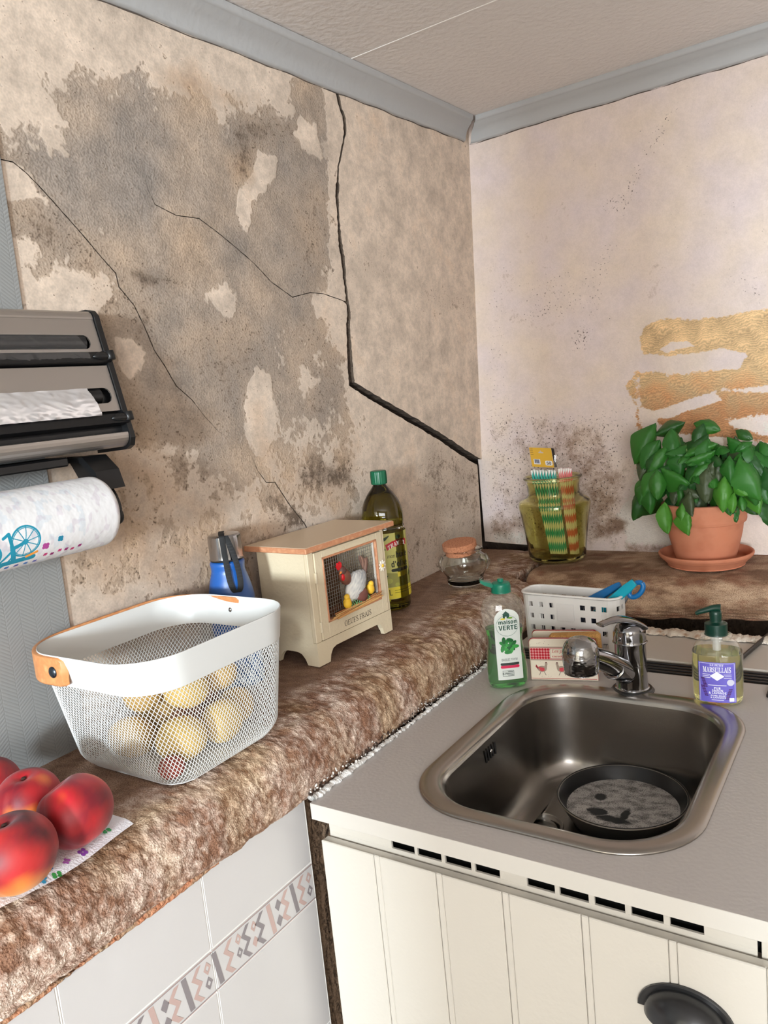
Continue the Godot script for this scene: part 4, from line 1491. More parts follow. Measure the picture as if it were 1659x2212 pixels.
	bump(wmat, tex_of(hg), 0.06)
	var disc := grid(48, 10, func(u: float, v: float): return Vector3(cos(u * TAU) * 0.0885 * v, 0.0, sin(u * TAU) * 0.0885 * v), true, true)
	var uv := PackedVector2Array()
	var arr := disc.surface_get_arrays(0)
	for p in arr[Mesh.ARRAY_VERTEX]:
		uv.append(Vector2(0.5 + p.x / 0.18, 0.5 + p.z / 0.18))
	part("dishwater", arrays(arr[Mesh.ARRAY_VERTEX], arr[Mesh.ARRAY_NORMAL], uv, arr[Mesh.ARRAY_INDEX]), wmat, pan, Vector3(0, 0.0215, 0))

# ---------- things on the ledges and the worktop ----------
func face_cam(p: Vector3) -> float:
	return atan2(C.x - p.x, C.z - p.z)
# wraps a flat label (x along, y up) round a cylinder of radius r about the local y axis, facing local +z
func wrap_label(r: float, y0: float, turn := 0.0) -> Callable:
	return func(v: Vector2) -> Vector3:
		var a := v.x / r + turn
		return Vector3(sin(a) * r, y0 + v.y, cos(a) * r)

func egg_cabinet() -> void:
	var e := thing("egg_cabinet", "small cream wooden egg cabinet with a hen behind wire mesh", "egg cabinet", Vector3(0.0915, LEDGE + 0.0008, 0.834), deg_to_rad(87.1))
	var cream := bump(tri(mat(rgb(214, 198, 168), 0.5), 14.0), noise_tex(256, 0.03, 3, 101), 0.03)
	var wood := tri(mat(Color.WHITE, 0.45), 9.0)
	wood.albedo_texture = ramp_tex(256, 0.02, [rgb(206, 150, 112), rgb(190, 128, 92), rgb(214, 164, 128)], 3, 102)
	var w := 0.216
	var d := 0.118
	var h := 0.2
	# sides with cut feet
	var side := poly([-d / 2 + 0.0081, 0, -d / 2 + 0.026, 0, -d / 2 + 0.030, 0.010, -d / 2 + 0.038, 0.019, -d / 2 + 0.048, 0.022, d / 2 - 0.048, 0.022, d / 2 - 0.038, 0.019, d / 2 - 0.030, 0.010, d / 2 - 0.026, 0, d / 2, 0, d / 2, h, -d / 2 + 0.0081, h])
	for s in [-1, 1]:
		part("side_panel", slab(side, 0.008, Transform3D(Basis(Vector3(0, 0, -1), Vector3.UP, Vector3(1, 0, 0)), Vector3(w / 2 - 0.008 if s > 0 else -w / 2, 0, 0))), cream, e)
	part("back_panel", box(Vector3(w - 0.016, h - 0.022, 0.005), 0.001, Vector3(0, (h + 0.022) / 2, -d / 2 + 0.003)), mat(rgb(120, 88, 62), 0.7), e)
	part("shelf", box(Vector3(w - 0.016, 0.005, d - 0.02), 0.001, Vector3(0, 0.045, -0.004)), wood, e)
	# front: stiles, rail with feet, door
	var zf := d / 2
	var foot := poly([-w / 2, 0, -w / 2 + 0.03, 0, -w / 2 + 0.033, 0.012, -w / 2 + 0.04, 0.021, -w / 2 + 0.05, 0.024, w / 2 - 0.046, 0.024, w / 2 - 0.036, 0.021, w / 2 - 0.030, 0.012, w / 2 - 0.027, 0, w / 2, 0, w / 2, 0.041, -w / 2, 0.041])
	part("front_rail", slab(foot, 0.008, Transform3D(Basis(), Vector3(0, 0, zf - 0.008)), 0.0006), cream, e)
	for x in [-w / 2 + 0.007, w / 2 - 0.004]:
		part("stile", box(Vector3(0.014 if x < 0 else 0.008, h - 0.0412, 0.008), 0.0008, Vector3(x, 0.0412 + (h - 0.0412) / 2, zf - 0.004)), cream, e)
	part("top_rail", box(Vector3(w - 0.024, 0.004, 0.008), 0.0005, Vector3(0.003, h - 0.002, zf - 0.004)), cream, e)
	var dx0 := -w / 2 + 0.0152
	var dx1 := w / 2 - 0.0092
	var dy0 := 0.0425
	var dy1 := h - 0.005
	var wx0 := -0.074
	var wx1 := 0.082
	var wy0 := 0.0685
	var wy1 := 0.1835
	var door := thing_part("door", e, Vector3(0, 0, zf - 0.007))
	for b in [[dx0, wx0, dy0, dy1], [wx1, dx1, dy0, dy1], [wx0, wx1, dy0, wy0], [wx0, wx1, wy1, dy1]]:
		part("frame_board", box(Vector3(b[1] - b[0], b[3] - b[2], 0.009), 0.0005, Vector3((b[0] + b[1]) / 2, (b[2] + b[3]) / 2, 0.0045)), cream, door)
	# worn wooden lining of the window
	for b in [[wx0, wx0 + 0.004, wy0, wy1], [wx1 - 0.004, wx1, wy0, wy1], [wx0, wx1, wy0, wy0 + 0.004], [wx0, wx1, wy1 - 0.004, wy1]]:
		part("window_lining", box(Vector3(b[1] - b[0], b[3] - b[2], 0.0098), 0.001, Vector3((b[0] + b[1]) / 2, (b[2] + b[3]) / 2, 0.0049)), wood, door)
	var wires := SurfaceTool.new()
	wires.begin(Mesh.PRIMITIVE_TRIANGLES)
	var k := wx0 + 0.006
	while k < wx1 - 0.004:
		add_faces(wires, box_faces(Vector3(0.0007, wy1 - wy0 - 0.004, 0.0007), 0.0001, Vector3(k, (wy0 + wy1) / 2, 0.0022)))
		k += 0.0062
	k = wy0 + 0.006
	while k < wy1 - 0.003:
		add_faces(wires, box_faces(Vector3(wx1 - wx0 - 0.004, 0.0007, 0.0007), 0.0001, Vector3((wx0 + wx1) / 2, k, 0.003)))
		k += 0.0062
	wires.generate_normals()
	part("wire_mesh", wires.commit(), mat(Color(0.62, 0.6, 0.57), 0.35, 0.8), door)
	part("edge_strip", box(Vector3(0.003, wy1 - wy0 - 0.008, 0.004), 0.0005, Vector3(wx1 - 0.0065, (wy0 + wy1) / 2, 0.004)), mat(rgb(196, 188, 176), 0.5), door)
	var t := text_mesh("OEUFS FRAIS", 0.0098, func(v: Vector2): return Vector3(v.x, v.y, 0.00925), Vector2(0.006, 0.0545), "Droid Serif", false, 0.078)
	part("lettering", t, mat(rgb(58, 46, 36), 0.7), door)
	for y in [0.066, 0.152]:
		var hg := part("hinge", box(Vector3(0.0035, 0.019, 0.004), 0.001, Vector3(dx0 - 0.0005, y, 0.0072)), mat(rgb(206, 192, 164), 0.45), door)
		part("hinge_pin", tube([Vector3(dx0 - 0.0005, y - 0.0095, 0.0095), Vector3(dx0 - 0.0005, y + 0.0095, 0.0095)], 0.0012, 8), mat(rgb(200, 186, 160), 0.4), hg)
	# daisy knob
	var daisy := thing_part("daisy_knob", door, Vector3(0.0905, 0.131, 0.0095))
	for i in 9:
		var a := i * TAU / 9
		part("petal", blob(Vector3(0.0052, 0.0021, 0.0013), 10, 6), mat(rgb(240, 232, 214), 0.5), daisy, Vector3(cos(a) * 0.0062, sin(a) * 0.0062, 0.0015), Vector3(0, 0, a))
	part("daisy_eye", blob(Vector3(0.0032, 0.0032, 0.0024), 12, 8, 0.2, 900.0), mat(rgb(226, 182, 60), 0.6), daisy, Vector3(0, 0, 0.0025))
	# hen in relief, sitting on straw with two chicks
	var hen := thing_part("hen_figure", e, Vector3(0.0, 0.0, zf - 0.003))
	var feather := vmat(0.6)
	var body := grid(36, 20, func(u: float, v: float):
		var a := u * TAU
		var b := (v - 0.5) * PI
		var q := Vector3(cos(a) * cos(b), sin(b), sin(a) * cos(b))
		var scale_ := 1.0 + 0.05 * sin(q.x * 26.0 + (1.0 if int(q.y * 12.0) % 2 == 0 else 0.0) * 3.0) * sin(q.y * 30.0)
		return Vector3((q.x * 0.029 + q.y * 0.006 * absf(q.x)) * scale_, (q.y * 0.026 + 0.012 * q.x * q.x * signf(q.x)) * scale_, q.z * 0.0125 * scale_), true, false, func(u: float, v: float, p: Vector3): return lin(236, 232, 222).lerp(lin(150, 152, 158), clampf(0.5 + p.x * 14.0 + 0.4 * sin(p.x * 900.0) * sin(p.y * 900.0), 0, 1)))
	part("body", body, feather, hen, Vector3(0.010, 0.113, 0.004))
	part("neck", blob(Vector3(0.0125, 0.0165, 0.009), 18, 12, 0.05, 200.0), mat(rgb(122, 74, 56), 0.6), hen, Vector3(-0.017, 0.136, 0.004), Vector3(0, 0, 0.5))
	part("head", blob(Vector3(0.0085, 0.0085, 0.0075), 16, 10), mat(rgb(86, 56, 48), 0.6), hen, Vector3(-0.0245, 0.149, 0.005))
	part("comb", slab(poly([-0.006, 0, 0.003, 0.0, 0.005, 0.009, 0.002, 0.013, -0.001, 0.010, -0.004, 0.013, -0.007, 0.008, -0.009, 0.009]), 0.003, Transform3D(Basis(Vector3(0, 0, 1), 0.2), Vector3(-0.0295, 0.1535, 0.004)), 0.0006), mat(rgb(200, 22, 30), 0.45), hen)
	part("beak", tube([Vector3(-0.030, 0.148, 0.007), Vector3(-0.036, 0.145, 0.008)], func(f: float): return lerpf(0.0032, 0.0004, f), 8), mat(rgb(226, 130, 60), 0.5), hen)
	for s in [-1, 1]:
		part("wattle", blob(Vector3(0.0042, 0.0062, 0.0026), 12, 8), mat(rgb(208, 20, 30), 0.45), hen, Vector3(-0.025 + s * 0.004, 0.138, 0.0095))
	for i in 5:
		var a := 0.35 + i * 0.18
		part("tail_feather", blob(Vector3(0.0036, 0.016, 0.0028), 10, 8, 0.04, 300.0), mat(rgb(104, 74, 62).lerp(rgb(170, 130, 108), 0.5 * (i % 2)), 0.6), hen, Vector3(0.037 + sin(a - 0.7) * 0.010, 0.146 + 0.004 * cos(i * 1.0), 0.004 + 0.001 * i), Vector3(0, 0, -(a - 0.75)))
	for c in [[-0.024, 0.0905, 0.011], [0.045, 0.099, 0.0085]]:
		var chick := part("chick", blob(Vector3(0.0085, 0.0105, 0.007), 14, 10, 0.12, 350.0), mat(rgb(232, 182, 48), 0.65), hen, Vector3(c[0], c[1], 0.009))
		part("chick_head", blob(Vector3(0.0058, 0.0055, 0.005), 12, 8, 0.08, 350.0), mat(rgb(236, 188, 56), 0.65), chick, Vector3(0.002 if c[0] > 0 else -0.001, c[2], 0.001))
	part("nest_egg", blob(Vector3(0.016, 0.0135, 0.0095), 18, 12, 0.16, 260.0), mat(rgb(112, 66, 56), 0.55), hen, Vector3(0.018, 0.0945, 0.009))
	for i in 14:
		var x := -0.022 + i * 0.0045
		part("grass_blade", tube([Vector3(x, 0.076, 0.009), Vector3(x + 0.002 * sin(i * 2.1), 0.084, 0.012), Vector3(x + 0.005 * sin(i * 1.3), 0.0915 + 0.002 * cos(i * 3.0), 0.0125)], func(f: float): return lerpf(0.0017, 0.0005, f), 6), mat(rgb(62, 110, 74).lerp(rgb(100, 150, 84), 0.5 + 0.5 * sin(i * 5.0)), 0.6), hen)
	var strawm := [mat(rgb(196, 140, 84), 0.7), mat(rgb(176, 116, 68), 0.7), mat(rgb(214, 166, 104), 0.7)]
	for i in 22:
		var y := rng.randf_range(0.0725, 0.0825)
		var x0 := rng.randf_range(-0.068, -0.04)
		var x1 := rng.randf_range(0.055, 0.076)
		part("straw", tube([Vector3(x0, y - 0.002 + rng.randf_range(-0.002, 0.002), rng.randf_range(0.006, 0.013)), Vector3(x1, y + rng.randf_range(-0.002, 0.005), rng.randf_range(0.006, 0.013))], 0.0011, 6), strawm[i % 3], hen)
	# lid
	var lid := part("lid", box(Vector3(0.252, 0.0095, 0.145), 0.0012, Vector3(0, h + 0.0052, 0.001)), wood, e)
	part("painted_top", box(Vector3(0.248, 0.0008, 0.141), 0.0003, Vector3(0, h + 0.0102, 0.001)), bump(tri(mat(rgb(214, 192, 164), 0.35), 10.0), noise_tex(256, 0.03, 3, 103), 0.01), lid)

# bottle whose front outline is half widths by height; depth is the share of the width
func bottle_mesh(outline: Array, depth: float, power: float, seg := 48, inset := 0.0) -> ArrayMesh:
	var q := PackedVector2Array(outline)
	return grid(seg, q.size() - 1, func(u: float, v: float) -> Vector3:
		var k := int(round(v * (q.size() - 1)))
		var a := u * TAU
		var r := maxf(q[k].x - (inset if q[k].x > inset * 1.5 else 0.0), 0.0)
		var c := cos(a)
		var s := sin(a)
		var n := pow(pow(absf(c), power) + pow(absf(s), power), -1.0 / power)
		var dz := depth
		return Vector3(c * n * r, q[k].y, s * n * r * dz), true)

func olive_oil() -> void:
	var p := Vector3(0.066, LEDGE + 0.0008, 0.592)
	var o := thing("olive_oil_bottle", "tall dark olive oil bottle with green cap behind the egg cabinet", "bottle", p, face_cam(p))
	var out := smooth([Vector2(0.0, 0.003), Vector2(0.028, 0.0), Vector2(0.0395, 0.004), Vector2(0.0425, 0.014), Vector2(0.0428, 0.05), Vector2(0.0426, 0.165), Vector2(0.0432, 0.172), Vector2(0.0418, 0.178), Vector2(0.0432, 0.19), Vector2(0.0428, 0.205), Vector2(0.038, 0.225), Vector2(0.028, 0.2435), Vector2(0.018, 0.2565), Vector2(0.0135, 0.2635), Vector2(0.0135, 0.272), Vector2(0.0, 0.272)], 5)
	var oil := glass(rgb(126, 120, 30), 0.03, 0.047)
	part("oil_filled_body", bottle_mesh(out, 1.0, 2.5, 56), oil, o)
	part("cap", lathe(smooth([Vector2(0.0140, 0.2642), Vector2(0.0158, 0.2645), Vector2(0.0168, 0.268), Vector2(0.0168, 0.285), Vector2(0.0162, 0.2905), Vector2(0.0135, 0.2925), Vector2(0.0, 0.2925)], 3), 80, func(a: float, v: Vector2): return v.x + (0.0003 * signf(sin(a * 40.0)) if v.x > 0.0155 else 0.0)), mat(rgb(14, 92, 62), 0.35), o)
	var rl := 0.0448
	var turn := deg_to_rad(32)
	var lab := wrap_label(rl, 0.0, turn)
	var label := part("paper_label", print_mesh(rrect(0.128, 0.138, 0.001, 2, Vector2(0, 0.097)), lab, 0.006), mat(rgb(198, 194, 112), 0.5), o)
	var l2 := wrap_label(rl + 0.0003, 0.0, turn)
	var l3 := wrap_label(rl + 0.0006, 0.0, turn)
	part("yellow_band", print_mesh(rrect(0.1275, 0.024, 0.0005, 2, Vector2(0, 0.041)), l2, 0.006), mat(rgb(226, 208, 60), 0.5), label)
	part("green_field", print_mesh(poly([-0.0637, 0.0535, 0.0637, 0.0535, 0.0637, 0.082, 0.02, 0.074, -0.01, 0.082, -0.0637, 0.09]), l2, 0.006), mat(rgb(150, 148, 76), 0.5), label)
	var dark := mat(rgb(30, 32, 22), 0.5)
	part("lettering", text_mesh("1L", 0.012, l3, Vector2(-0.028, 0.043)), dark, label)
	part("rule", print_mesh(rrect(0.05, 0.0008, 0.0003, 1, Vector2(0.01, 0.046)), l3, 0.006), dark, label)
	part("rule", print_mesh(rrect(0.05, 0.0008, 0.0003, 1, Vector2(0.01, 0.041)), l3, 0.006), dark, label)
	part("red_banner", print_mesh(poly([-0.023, 0.131, -0.010, 0.1365, 0.008, 0.1385, 0.028, 0.1365, 0.028, 0.149, 0.008, 0.152, -0.010, 0.1495, -0.026, 0.143]), l2, 0.004), mat(rgb(190, 28, 44), 0.45), label)
	part("lettering", text_mesh("TRAMIER", 0.0085, func(v: Vector2): return l3.call(Vector2(v.x, v.y + 0.14425 - 12.0 * pow(v.x - 0.006, 2.0))), Vector2(0.001, 0.0), "Droid Serif", true, 0.044), mat(rgb(244, 236, 230), 0.5), label)
	part("lettering", text_mesh("mon", 0.0055, l3, Vector2(-0.016, 0.118), "Droid Serif", false, 0.016, 0.3), dark, label)
	part("lettering", text_mesh("huile", 0.0135, l3, Vector2(0.010, 0.1205), "Droid Sans", true, 0.03), dark, label)
	part("lettering", text_mesh("d'olive", 0.0135, l3, Vector2(0.004, 0.1015), "Droid Sans", true, 0.042), dark, label)
	part("dark_band", print_mesh(rrect(0.044, 0.0065, 0.003, 3, Vector2(0.004, 0.0885)), l3, 0.005), mat(rgb(40, 46, 34), 0.5), label)
	part("yellow_tag", print_mesh(rrect(0.019, 0.0095, 0.001, 2, Vector2(0.004, 0.0785)), l3, 0.005), mat(rgb(214, 196, 66), 0.5), label)
	# tree, olives and leaves printed on the label
	var leafc := mat(rgb(52, 70, 40), 0.5)
	part("tree_crown", print_mesh(ellipse(0.012, 0.008, 14, Vector2(0.004, 0.157)), l3), leafc, label)
	part("tree_trunk", print_mesh(poly([0.003, 0.152, 0.005, 0.152, 0.0045, 0.156, 0.0035, 0.156]), l3), leafc, label)
	for a in [[-0.036, 0.135, 0.022, 0.007, -0.2], [-0.026, 0.155, 0.024, 0.006, 0.6], [-0.034, 0.072, 0.022, 0.006, 0.7], [0.032, 0.078, 0.02, 0.006, 1.0]]:
		var pts := PackedVector2Array()
		for i in 12:
			var s := i * TAU / 12
			pts.append(Vector2(a[0], a[1]) + Vector2(cos(s) * a[2] / 2, sin(s) * a[3] / 2 * (1.0 - 0.5 * absf(cos(s)))).rotated(a[4]))
		part("printed_leaf", print_mesh(pts, l3, 0.005), leafc, label)
	for a in [[-0.024, 0.067, 0.014], [-0.008, 0.058, 0.010], [-0.032, 0.058, 0.012]]:
		part("printed_olive", print_mesh(ellipse(a[2], a[2] * 0.8, 14, Vector2(a[0], a[1])), l3, 0.005), mat(rgb(170, 170, 80), 0.5), label)

func clear_jar() -> void:
	var p := Vector3(0.142, LEDGE + 0.0035, 0.394)
	var j := thing("glass_jar", "small clear greenish glass jar with a cork lid", "jar", p, face_cam(p))
	var g := glass(rgb(249, 253, 251), 0.02)
	var outer := smooth([Vector2(0.0, 0.002), Vector2(0.030, 0.0), Vector2(0.039, 0.003), Vector2(0.0415, 0.010), Vector2(0.042, 0.02), Vector2(0.050, 0.035), Vector2(0.0535, 0.048), Vector2(0.052, 0.060), Vector2(0.045, 0.069), Vector2(0.0375, 0.073), Vector2(0.0375, 0.076), Vector2(0.0435, 0.079), Vector2(0.0445, 0.082), Vector2(0.042, 0.0845), Vector2(0.0375, 0.084)], 5)
	var inner := smooth([Vector2(0.0345, 0.081), Vector2(0.0345, 0.073), Vector2(0.0425, 0.066), Vector2(0.0488, 0.058), Vector2(0.0502, 0.048), Vector2(0.047, 0.036), Vector2(0.0385, 0.022), Vector2(0.035, 0.0145), Vector2(0.02, 0.0125), Vector2(0.0, 0.012)], 5)
	part("body", lathe(outer + inner, 56), g, j)
	for s in [-1, 1]:
		var path := []
		for i in 9:
			var t := i / 8.0
			path.append(Vector3(s * (0.0475 + 0.0085 * sin(t * PI)), lerpf(0.066, 0.034, t), 0.0))
		part("handle", tube(path, func(f: float): return 0.0042 - 0.0012 * sin(f * PI), 10), g, j)
	var cork := tri(mat(Color.WHITE, 0.85), 16.0)
	cork.albedo_texture = ramp_tex(256, 0.05, [rgb(120, 74, 50), rgb(176, 112, 78), rgb(196, 134, 98), rgb(170, 106, 74)], 4, 105)
	bump(cork, noise_tex(256, 0.06, 4, 106), 0.08)
	part("cork_lid", lathe([Vector2(0.0, 0.073), Vector2(0.0335, 0.073), Vector2(0.034, 0.074), Vector2(0.0342, 0.086), Vector2(0.0372, 0.0865), Vector2(0.0385, 0.0875), Vector2(0.0385, 0.099), Vector2(0.0375, 0.1), Vector2(0.0, 0.1005)], 48), cork, j, Vector3(0, 0.001, 0), Vector3(0.10, 0, 0.08))

func flask() -> void:
	var p := Vector3(0.052, LEDGE + 0.0008, 1.036)
	var f := thing("drink_flask", "blue drink flask with steel cap and black strap", "flask", p, face_cam(p))
	var blue := mat(rgb(14, 84, 160), 0.35)
	blue.clearcoat_enabled = true
	blue.clearcoat = 0.5
	part("body", lathe(smooth([Vector2(0.0, 0.0), Vector2(0.034, 0.0), Vector2(0.037, 0.004), Vector2(0.0375, 0.02), Vector2(0.0375, 0.13), Vector2(0.0365, 0.15), Vector2(0.032, 0.172), Vector2(0.0272, 0.19), Vector2(0.0262, 0.206), Vector2(0.0, 0.207)], 4), 44), blue, f)
	part("gasket", lathe([Vector2(0.0, 0.2065), Vector2(0.0264, 0.2065), Vector2(0.0268, 0.2075), Vector2(0.0268, 0.2095), Vector2(0.0, 0.2097)], 40), mat(rgb(14, 14, 14), 0.6), f)
	var cap := part("cap", lathe(smooth([Vector2(0.0, 0.2095), Vector2(0.0262, 0.2095), Vector2(0.0268, 0.212), Vector2(0.0268, 0.243), Vector2(0.0258, 0.2475), Vector2(0.022, 0.2495), Vector2(0.0, 0.25)], 4), 44), mat(Color(0.66, 0.66, 0.67), 0.16, 1.0), f)
	# strap: a flat ribbon over the cap hanging in a loop at the front
	var strap := func(pts: Array, wd: float) -> ArrayMesh:
		return grid(4, pts.size() - 1, func(u: float, v: float) -> Vector3:
			var k := int(round(v * (pts.size() - 1)))
			var q: Vector3 = pts[k]
			var c := [Vector2(-1, 1), Vector2(-1, -1), Vector2(1, -1), Vector2(1, 1), Vector2(-1, 1)][int(round(u * 4))] as Vector2
			return q + Vector3(c.x * wd, 0, c.y * 0.0008), true)
	var loop := smooth([Vector3(-0.003, 0.252, -0.012), Vector3(-0.004, 0.2525, 0.010), Vector3(-0.004, 0.2515, 0.023), Vector3(-0.0035, 0.245, 0.0288), Vector3(-0.002, 0.21, 0.0295), Vector3(0.0, 0.180, 0.033), Vector3(0.004, 0.163, 0.0365), Vector3(0.010, 0.158, 0.038), Vector3(0.0155, 0.165, 0.0375), Vector3(0.0165, 0.185, 0.0335), Vector3(0.0125, 0.213, 0.0298), Vector3(0.006, 0.238, 0.0285), Vector3(0.002, 0.2495, 0.0255)], 5)
	var sp := part("strap", strap.call(loop, 0.0046), mat(rgb(9, 9, 10), 0.75), f)
	for i in 22:
		var k := (20 + i) if i < 10 else (44 + (i - 10))
		var q: Vector3 = loop[mini(k, loop.size() - 1)]
		part("rib", box(Vector3(0.0088, 0.0007, 0.0006), 0.0001, q + Vector3(0, 0, 0.0011)), mat(rgb(26, 26, 28), 0.6), sp)

func wire_basket() -> void:
	var c := Vector3(0.150, LEDGE + 0.0012, 1.258)
	var b := thing("wire_basket", "white metal mesh basket with a curved wooden handle full of potatoes", "basket", c)
	var white := mat(rgb(216, 216, 213), 0.35)
	var hy := 0.173
	# half sizes and corner radius by height
	var ring := func(u: float, y: float, grow_ := 0.0) -> Vector3:
		var t := clampf(y / hy, 0.0, 1.0)
		var curve := 1.0 - pow(clampf(1.0 - y / 0.022, 0.0, 1.0), 2.0) * 0.09
		var w := lerpf(0.200, 0.238, t) * curve + grow_ * 2
		var d := lerpf(0.200, 0.280, t) * curve + grow_ * 2
		var q := rr(w, d, lerpf(0.03, 0.066, t) + grow_, u)
		return Vector3(q.x, y, q.y + lerpf(0.0, 0.004, t))
	# rim band
	var band := [[0.130, 0.0], [0.130, 0.0011], [0.131, 0.0016], [0.172, 0.0016], [0.173, 0.0011], [0.173, 0.0], [0.131, -0.0002], [0.130, 0.0]]
	part("rim_band", grid(112, 7, func(u: float, v: float): return ring.call(u, band[int(round(v * 7))][0], band[int(round(v * 7))][1]), true), white, b)
	# expanded mesh: two families of crossing strands
	var n := 150
	var rows := 22
	var st := SurfaceTool.new()
	var pv := PackedVector3Array()
	var pn := PackedVector3Array()
	var ix := PackedInt32Array()
	for fam in [-1, 1]:
		for i in n:
			var prev := -1
			for k in rows + 1:
				var y := 0.0012 + 0.131 * k / rows
				var u = (i + fam * k * 0.72) / float(n)
				var e := 0.00012
				var p0: Vector3 = ring.call(u, y)
				var du: Vector3 = (ring.call(u + e, y) - p0).normalized()
				var dy: Vector3 = (ring.call(u + fam * e * 0.7, y + 0.002) - p0).normalized()
				var nn := dy.cross(du).normalized()
				if nn.dot(Vector3(p0.x, 0, p0.z)) < 0:
					nn = -nn
				var sdir := nn.cross(dy).normalized()
				var base := pv.size()
				for o in [[0.0006, 0.0], [0.0, 0.0005], [-0.0006, 0.0], [0.0, -0.0005]]:
					var q: Vector3 = sdir * o[0] + nn * o[1]
					pv.append(p0 + q)
					pn.append(q.normalized())
				if prev >= 0:
					for o in 4:
						var o2 := (o + 1) % 4
						for v in [prev + o, base + o, prev + o2, prev + o2, base + o, base + o2]:
							ix.append(v)
				prev = base
	part("wire_mesh", arrays(pv, pn, null, ix), white, b)
	var bottom := PackedVector2Array()
	for i in 48:
		var q: Vector3 = ring.call(i / 48.0, 0.0005)
		bottom.append(Vector2(q.x, -q.z))
	part("base_plate", slab(bottom, 0.001, Transform3D(Basis(Vector3(1, 0, 0), Vector3(0, 0, -1), Vector3(0, 1, 0)), Vector3(0, -0.0006, 0))), white, b)
	# wooden handle lying round the wall side of the rim
	var wood := tri(mat(Color.WHITE, 0.4), 12.0)
	wood.albedo_texture = ramp_tex(256, 0.015, [rgb(214, 150, 96), rgb(196, 128, 78), rgb(222, 164, 112)], 3, 107)
	var hp := []
	for i in 61:
		# from the near bolt round the wall side to the far bolt
		var t := i / 60.0
		hp.append(t)
	var uof := func(t: float) -> float: return lerpf(0.350, 0.835, t)
	var sec := [Vector2(0.0035, -0.019), Vector2(0.0085, -0.018), Vector2(0.0092, -0.016), Vector2(0.0092, 0.016), Vector2(0.0085, 0.018), Vector2(0.0035, 0.019), Vector2(0.0024, 0.018), Vector2(0.0024, -0.018), Vector2(0.0035, -0.019)]
	part("handle", grid(8, 62, func(u: float, v: float) -> Vector3:
		var s: Vector2 = sec[int(round(u * 8))]
		var k := int(round(v * 62)) - 1
		var t := clampf(k / 60.0, 0.0, 1.0)
		var end := minf(t, 1.0 - t)
		var sy := s.y * (0.8 + 0.2 * smoothstep(0.0, 0.02, end))
		if k < 0 or k > 60:
			sy = 0.0
		var up := 0.001 + 0.004 * smoothstep(0.1, 0.4, end)
		var a: Vector3 = ring.call(uof.call(t), 0.152 + 0.0)
		var o: Vector3 = ring.call(uof.call(t), 0.152, s.x + 0.002 * smoothstep(0.02, 0.2, end))
		return Vector3(o.x, a.y + sy + up, o.z), true, true), wood, b)
	var bolt := mat(Color(0.30, 0.33, 0.37), 0.25, 0.9)
	for t in [0.035, 0.965]:
		var u: float = uof.call(t)
		var q: Vector3 = ring.call(u, 0.153, 0.0096)
		var s := 1.0 if q.z > 0 else -1.0
		part("bolt", lathe([Vector2(0.0, 0.003), Vector2(0.004, 0.0026), Vector2(0.0068, 0.0012), Vector2(0.0072, 0.0)], 24), bolt, b, q, Vector3(s * PI / 2, 0, 0))
		var qi: Vector3 = ring.call(u, 0.153, -0.0004)
		part("nut", blob(Vector3(0.0035, 0.0035, 0.0022), 12, 8), mat(Color(0.7, 0.7, 0.7), 0.2, 1.0), b, qi)
	# potatoes inside, each a thing of its own
	var pm := [mat(rgb(212, 174, 92), 0.6), mat(rgb(190, 150, 80), 0.65), mat(rgb(150, 100, 64), 0.65), mat(rgb(150, 60, 44), 0.6)]
	for m in pm:
		bump(tri(m, 12.0), noise_tex(128, 0.05, 3, 109), 0.05)
	var spots := [[0.046, 0.034, 0.040, 0, 0.0315], [-0.030, 0.032, 0.058, 1, 0.0285], [0.054, 0.032, -0.026, 0, 0.0285], [-0.052, 0.032, -0.008, 1, 0.0285], [0.004, 0.029, -0.012, 2, 0.0255], [0.030, 0.030, -0.078, 1, 0.0255], [-0.040, 0.031, -0.070, 2, 0.0275], [0.028, 0.087, 0.006, 0, 0.0275], [-0.032, 0.084, 0.028, 1, 0.027], [0.022, 0.084, -0.058, 1, 0.0265], [0.070, 0.019, 0.082, 3, 0.0155]]
	var words := ["large pale yellow potato by the front corner of the mesh basket", "round yellow potato against the near side of the mesh basket", "oval yellow potato against the outer side of the mesh basket", "yellow potato by the wall side of the mesh basket", "brown potato in the middle of the mesh basket floor", "small yellow potato at the far side of the mesh basket", "brown potato in the far wall corner of the mesh basket", "pale potato on top of the heap in the mesh basket", "yellow potato leaning on the heap near the wooden handle", "yellow potato high on the far side of the heap in the mesh basket", "small red potato in the bottom corner of the mesh basket"]
	for i in spots.size():
		var s: Array = spots[i]
		var sz: float = s[4]
		var o := part("potato", blob(Vector3(sz * 1.12, sz * 0.93, sz), 24, 16, 0.10, 18.0, 300 + i), pm[s[3]], null, c + Vector3(s[0], s[1], s[2]), Vector3(0.3 * sin(i * 2.0), i * 1.1, 0.25 * cos(i * 3.0)))
		tag(o, words[i], "potato", "potatoes in the mesh basket")

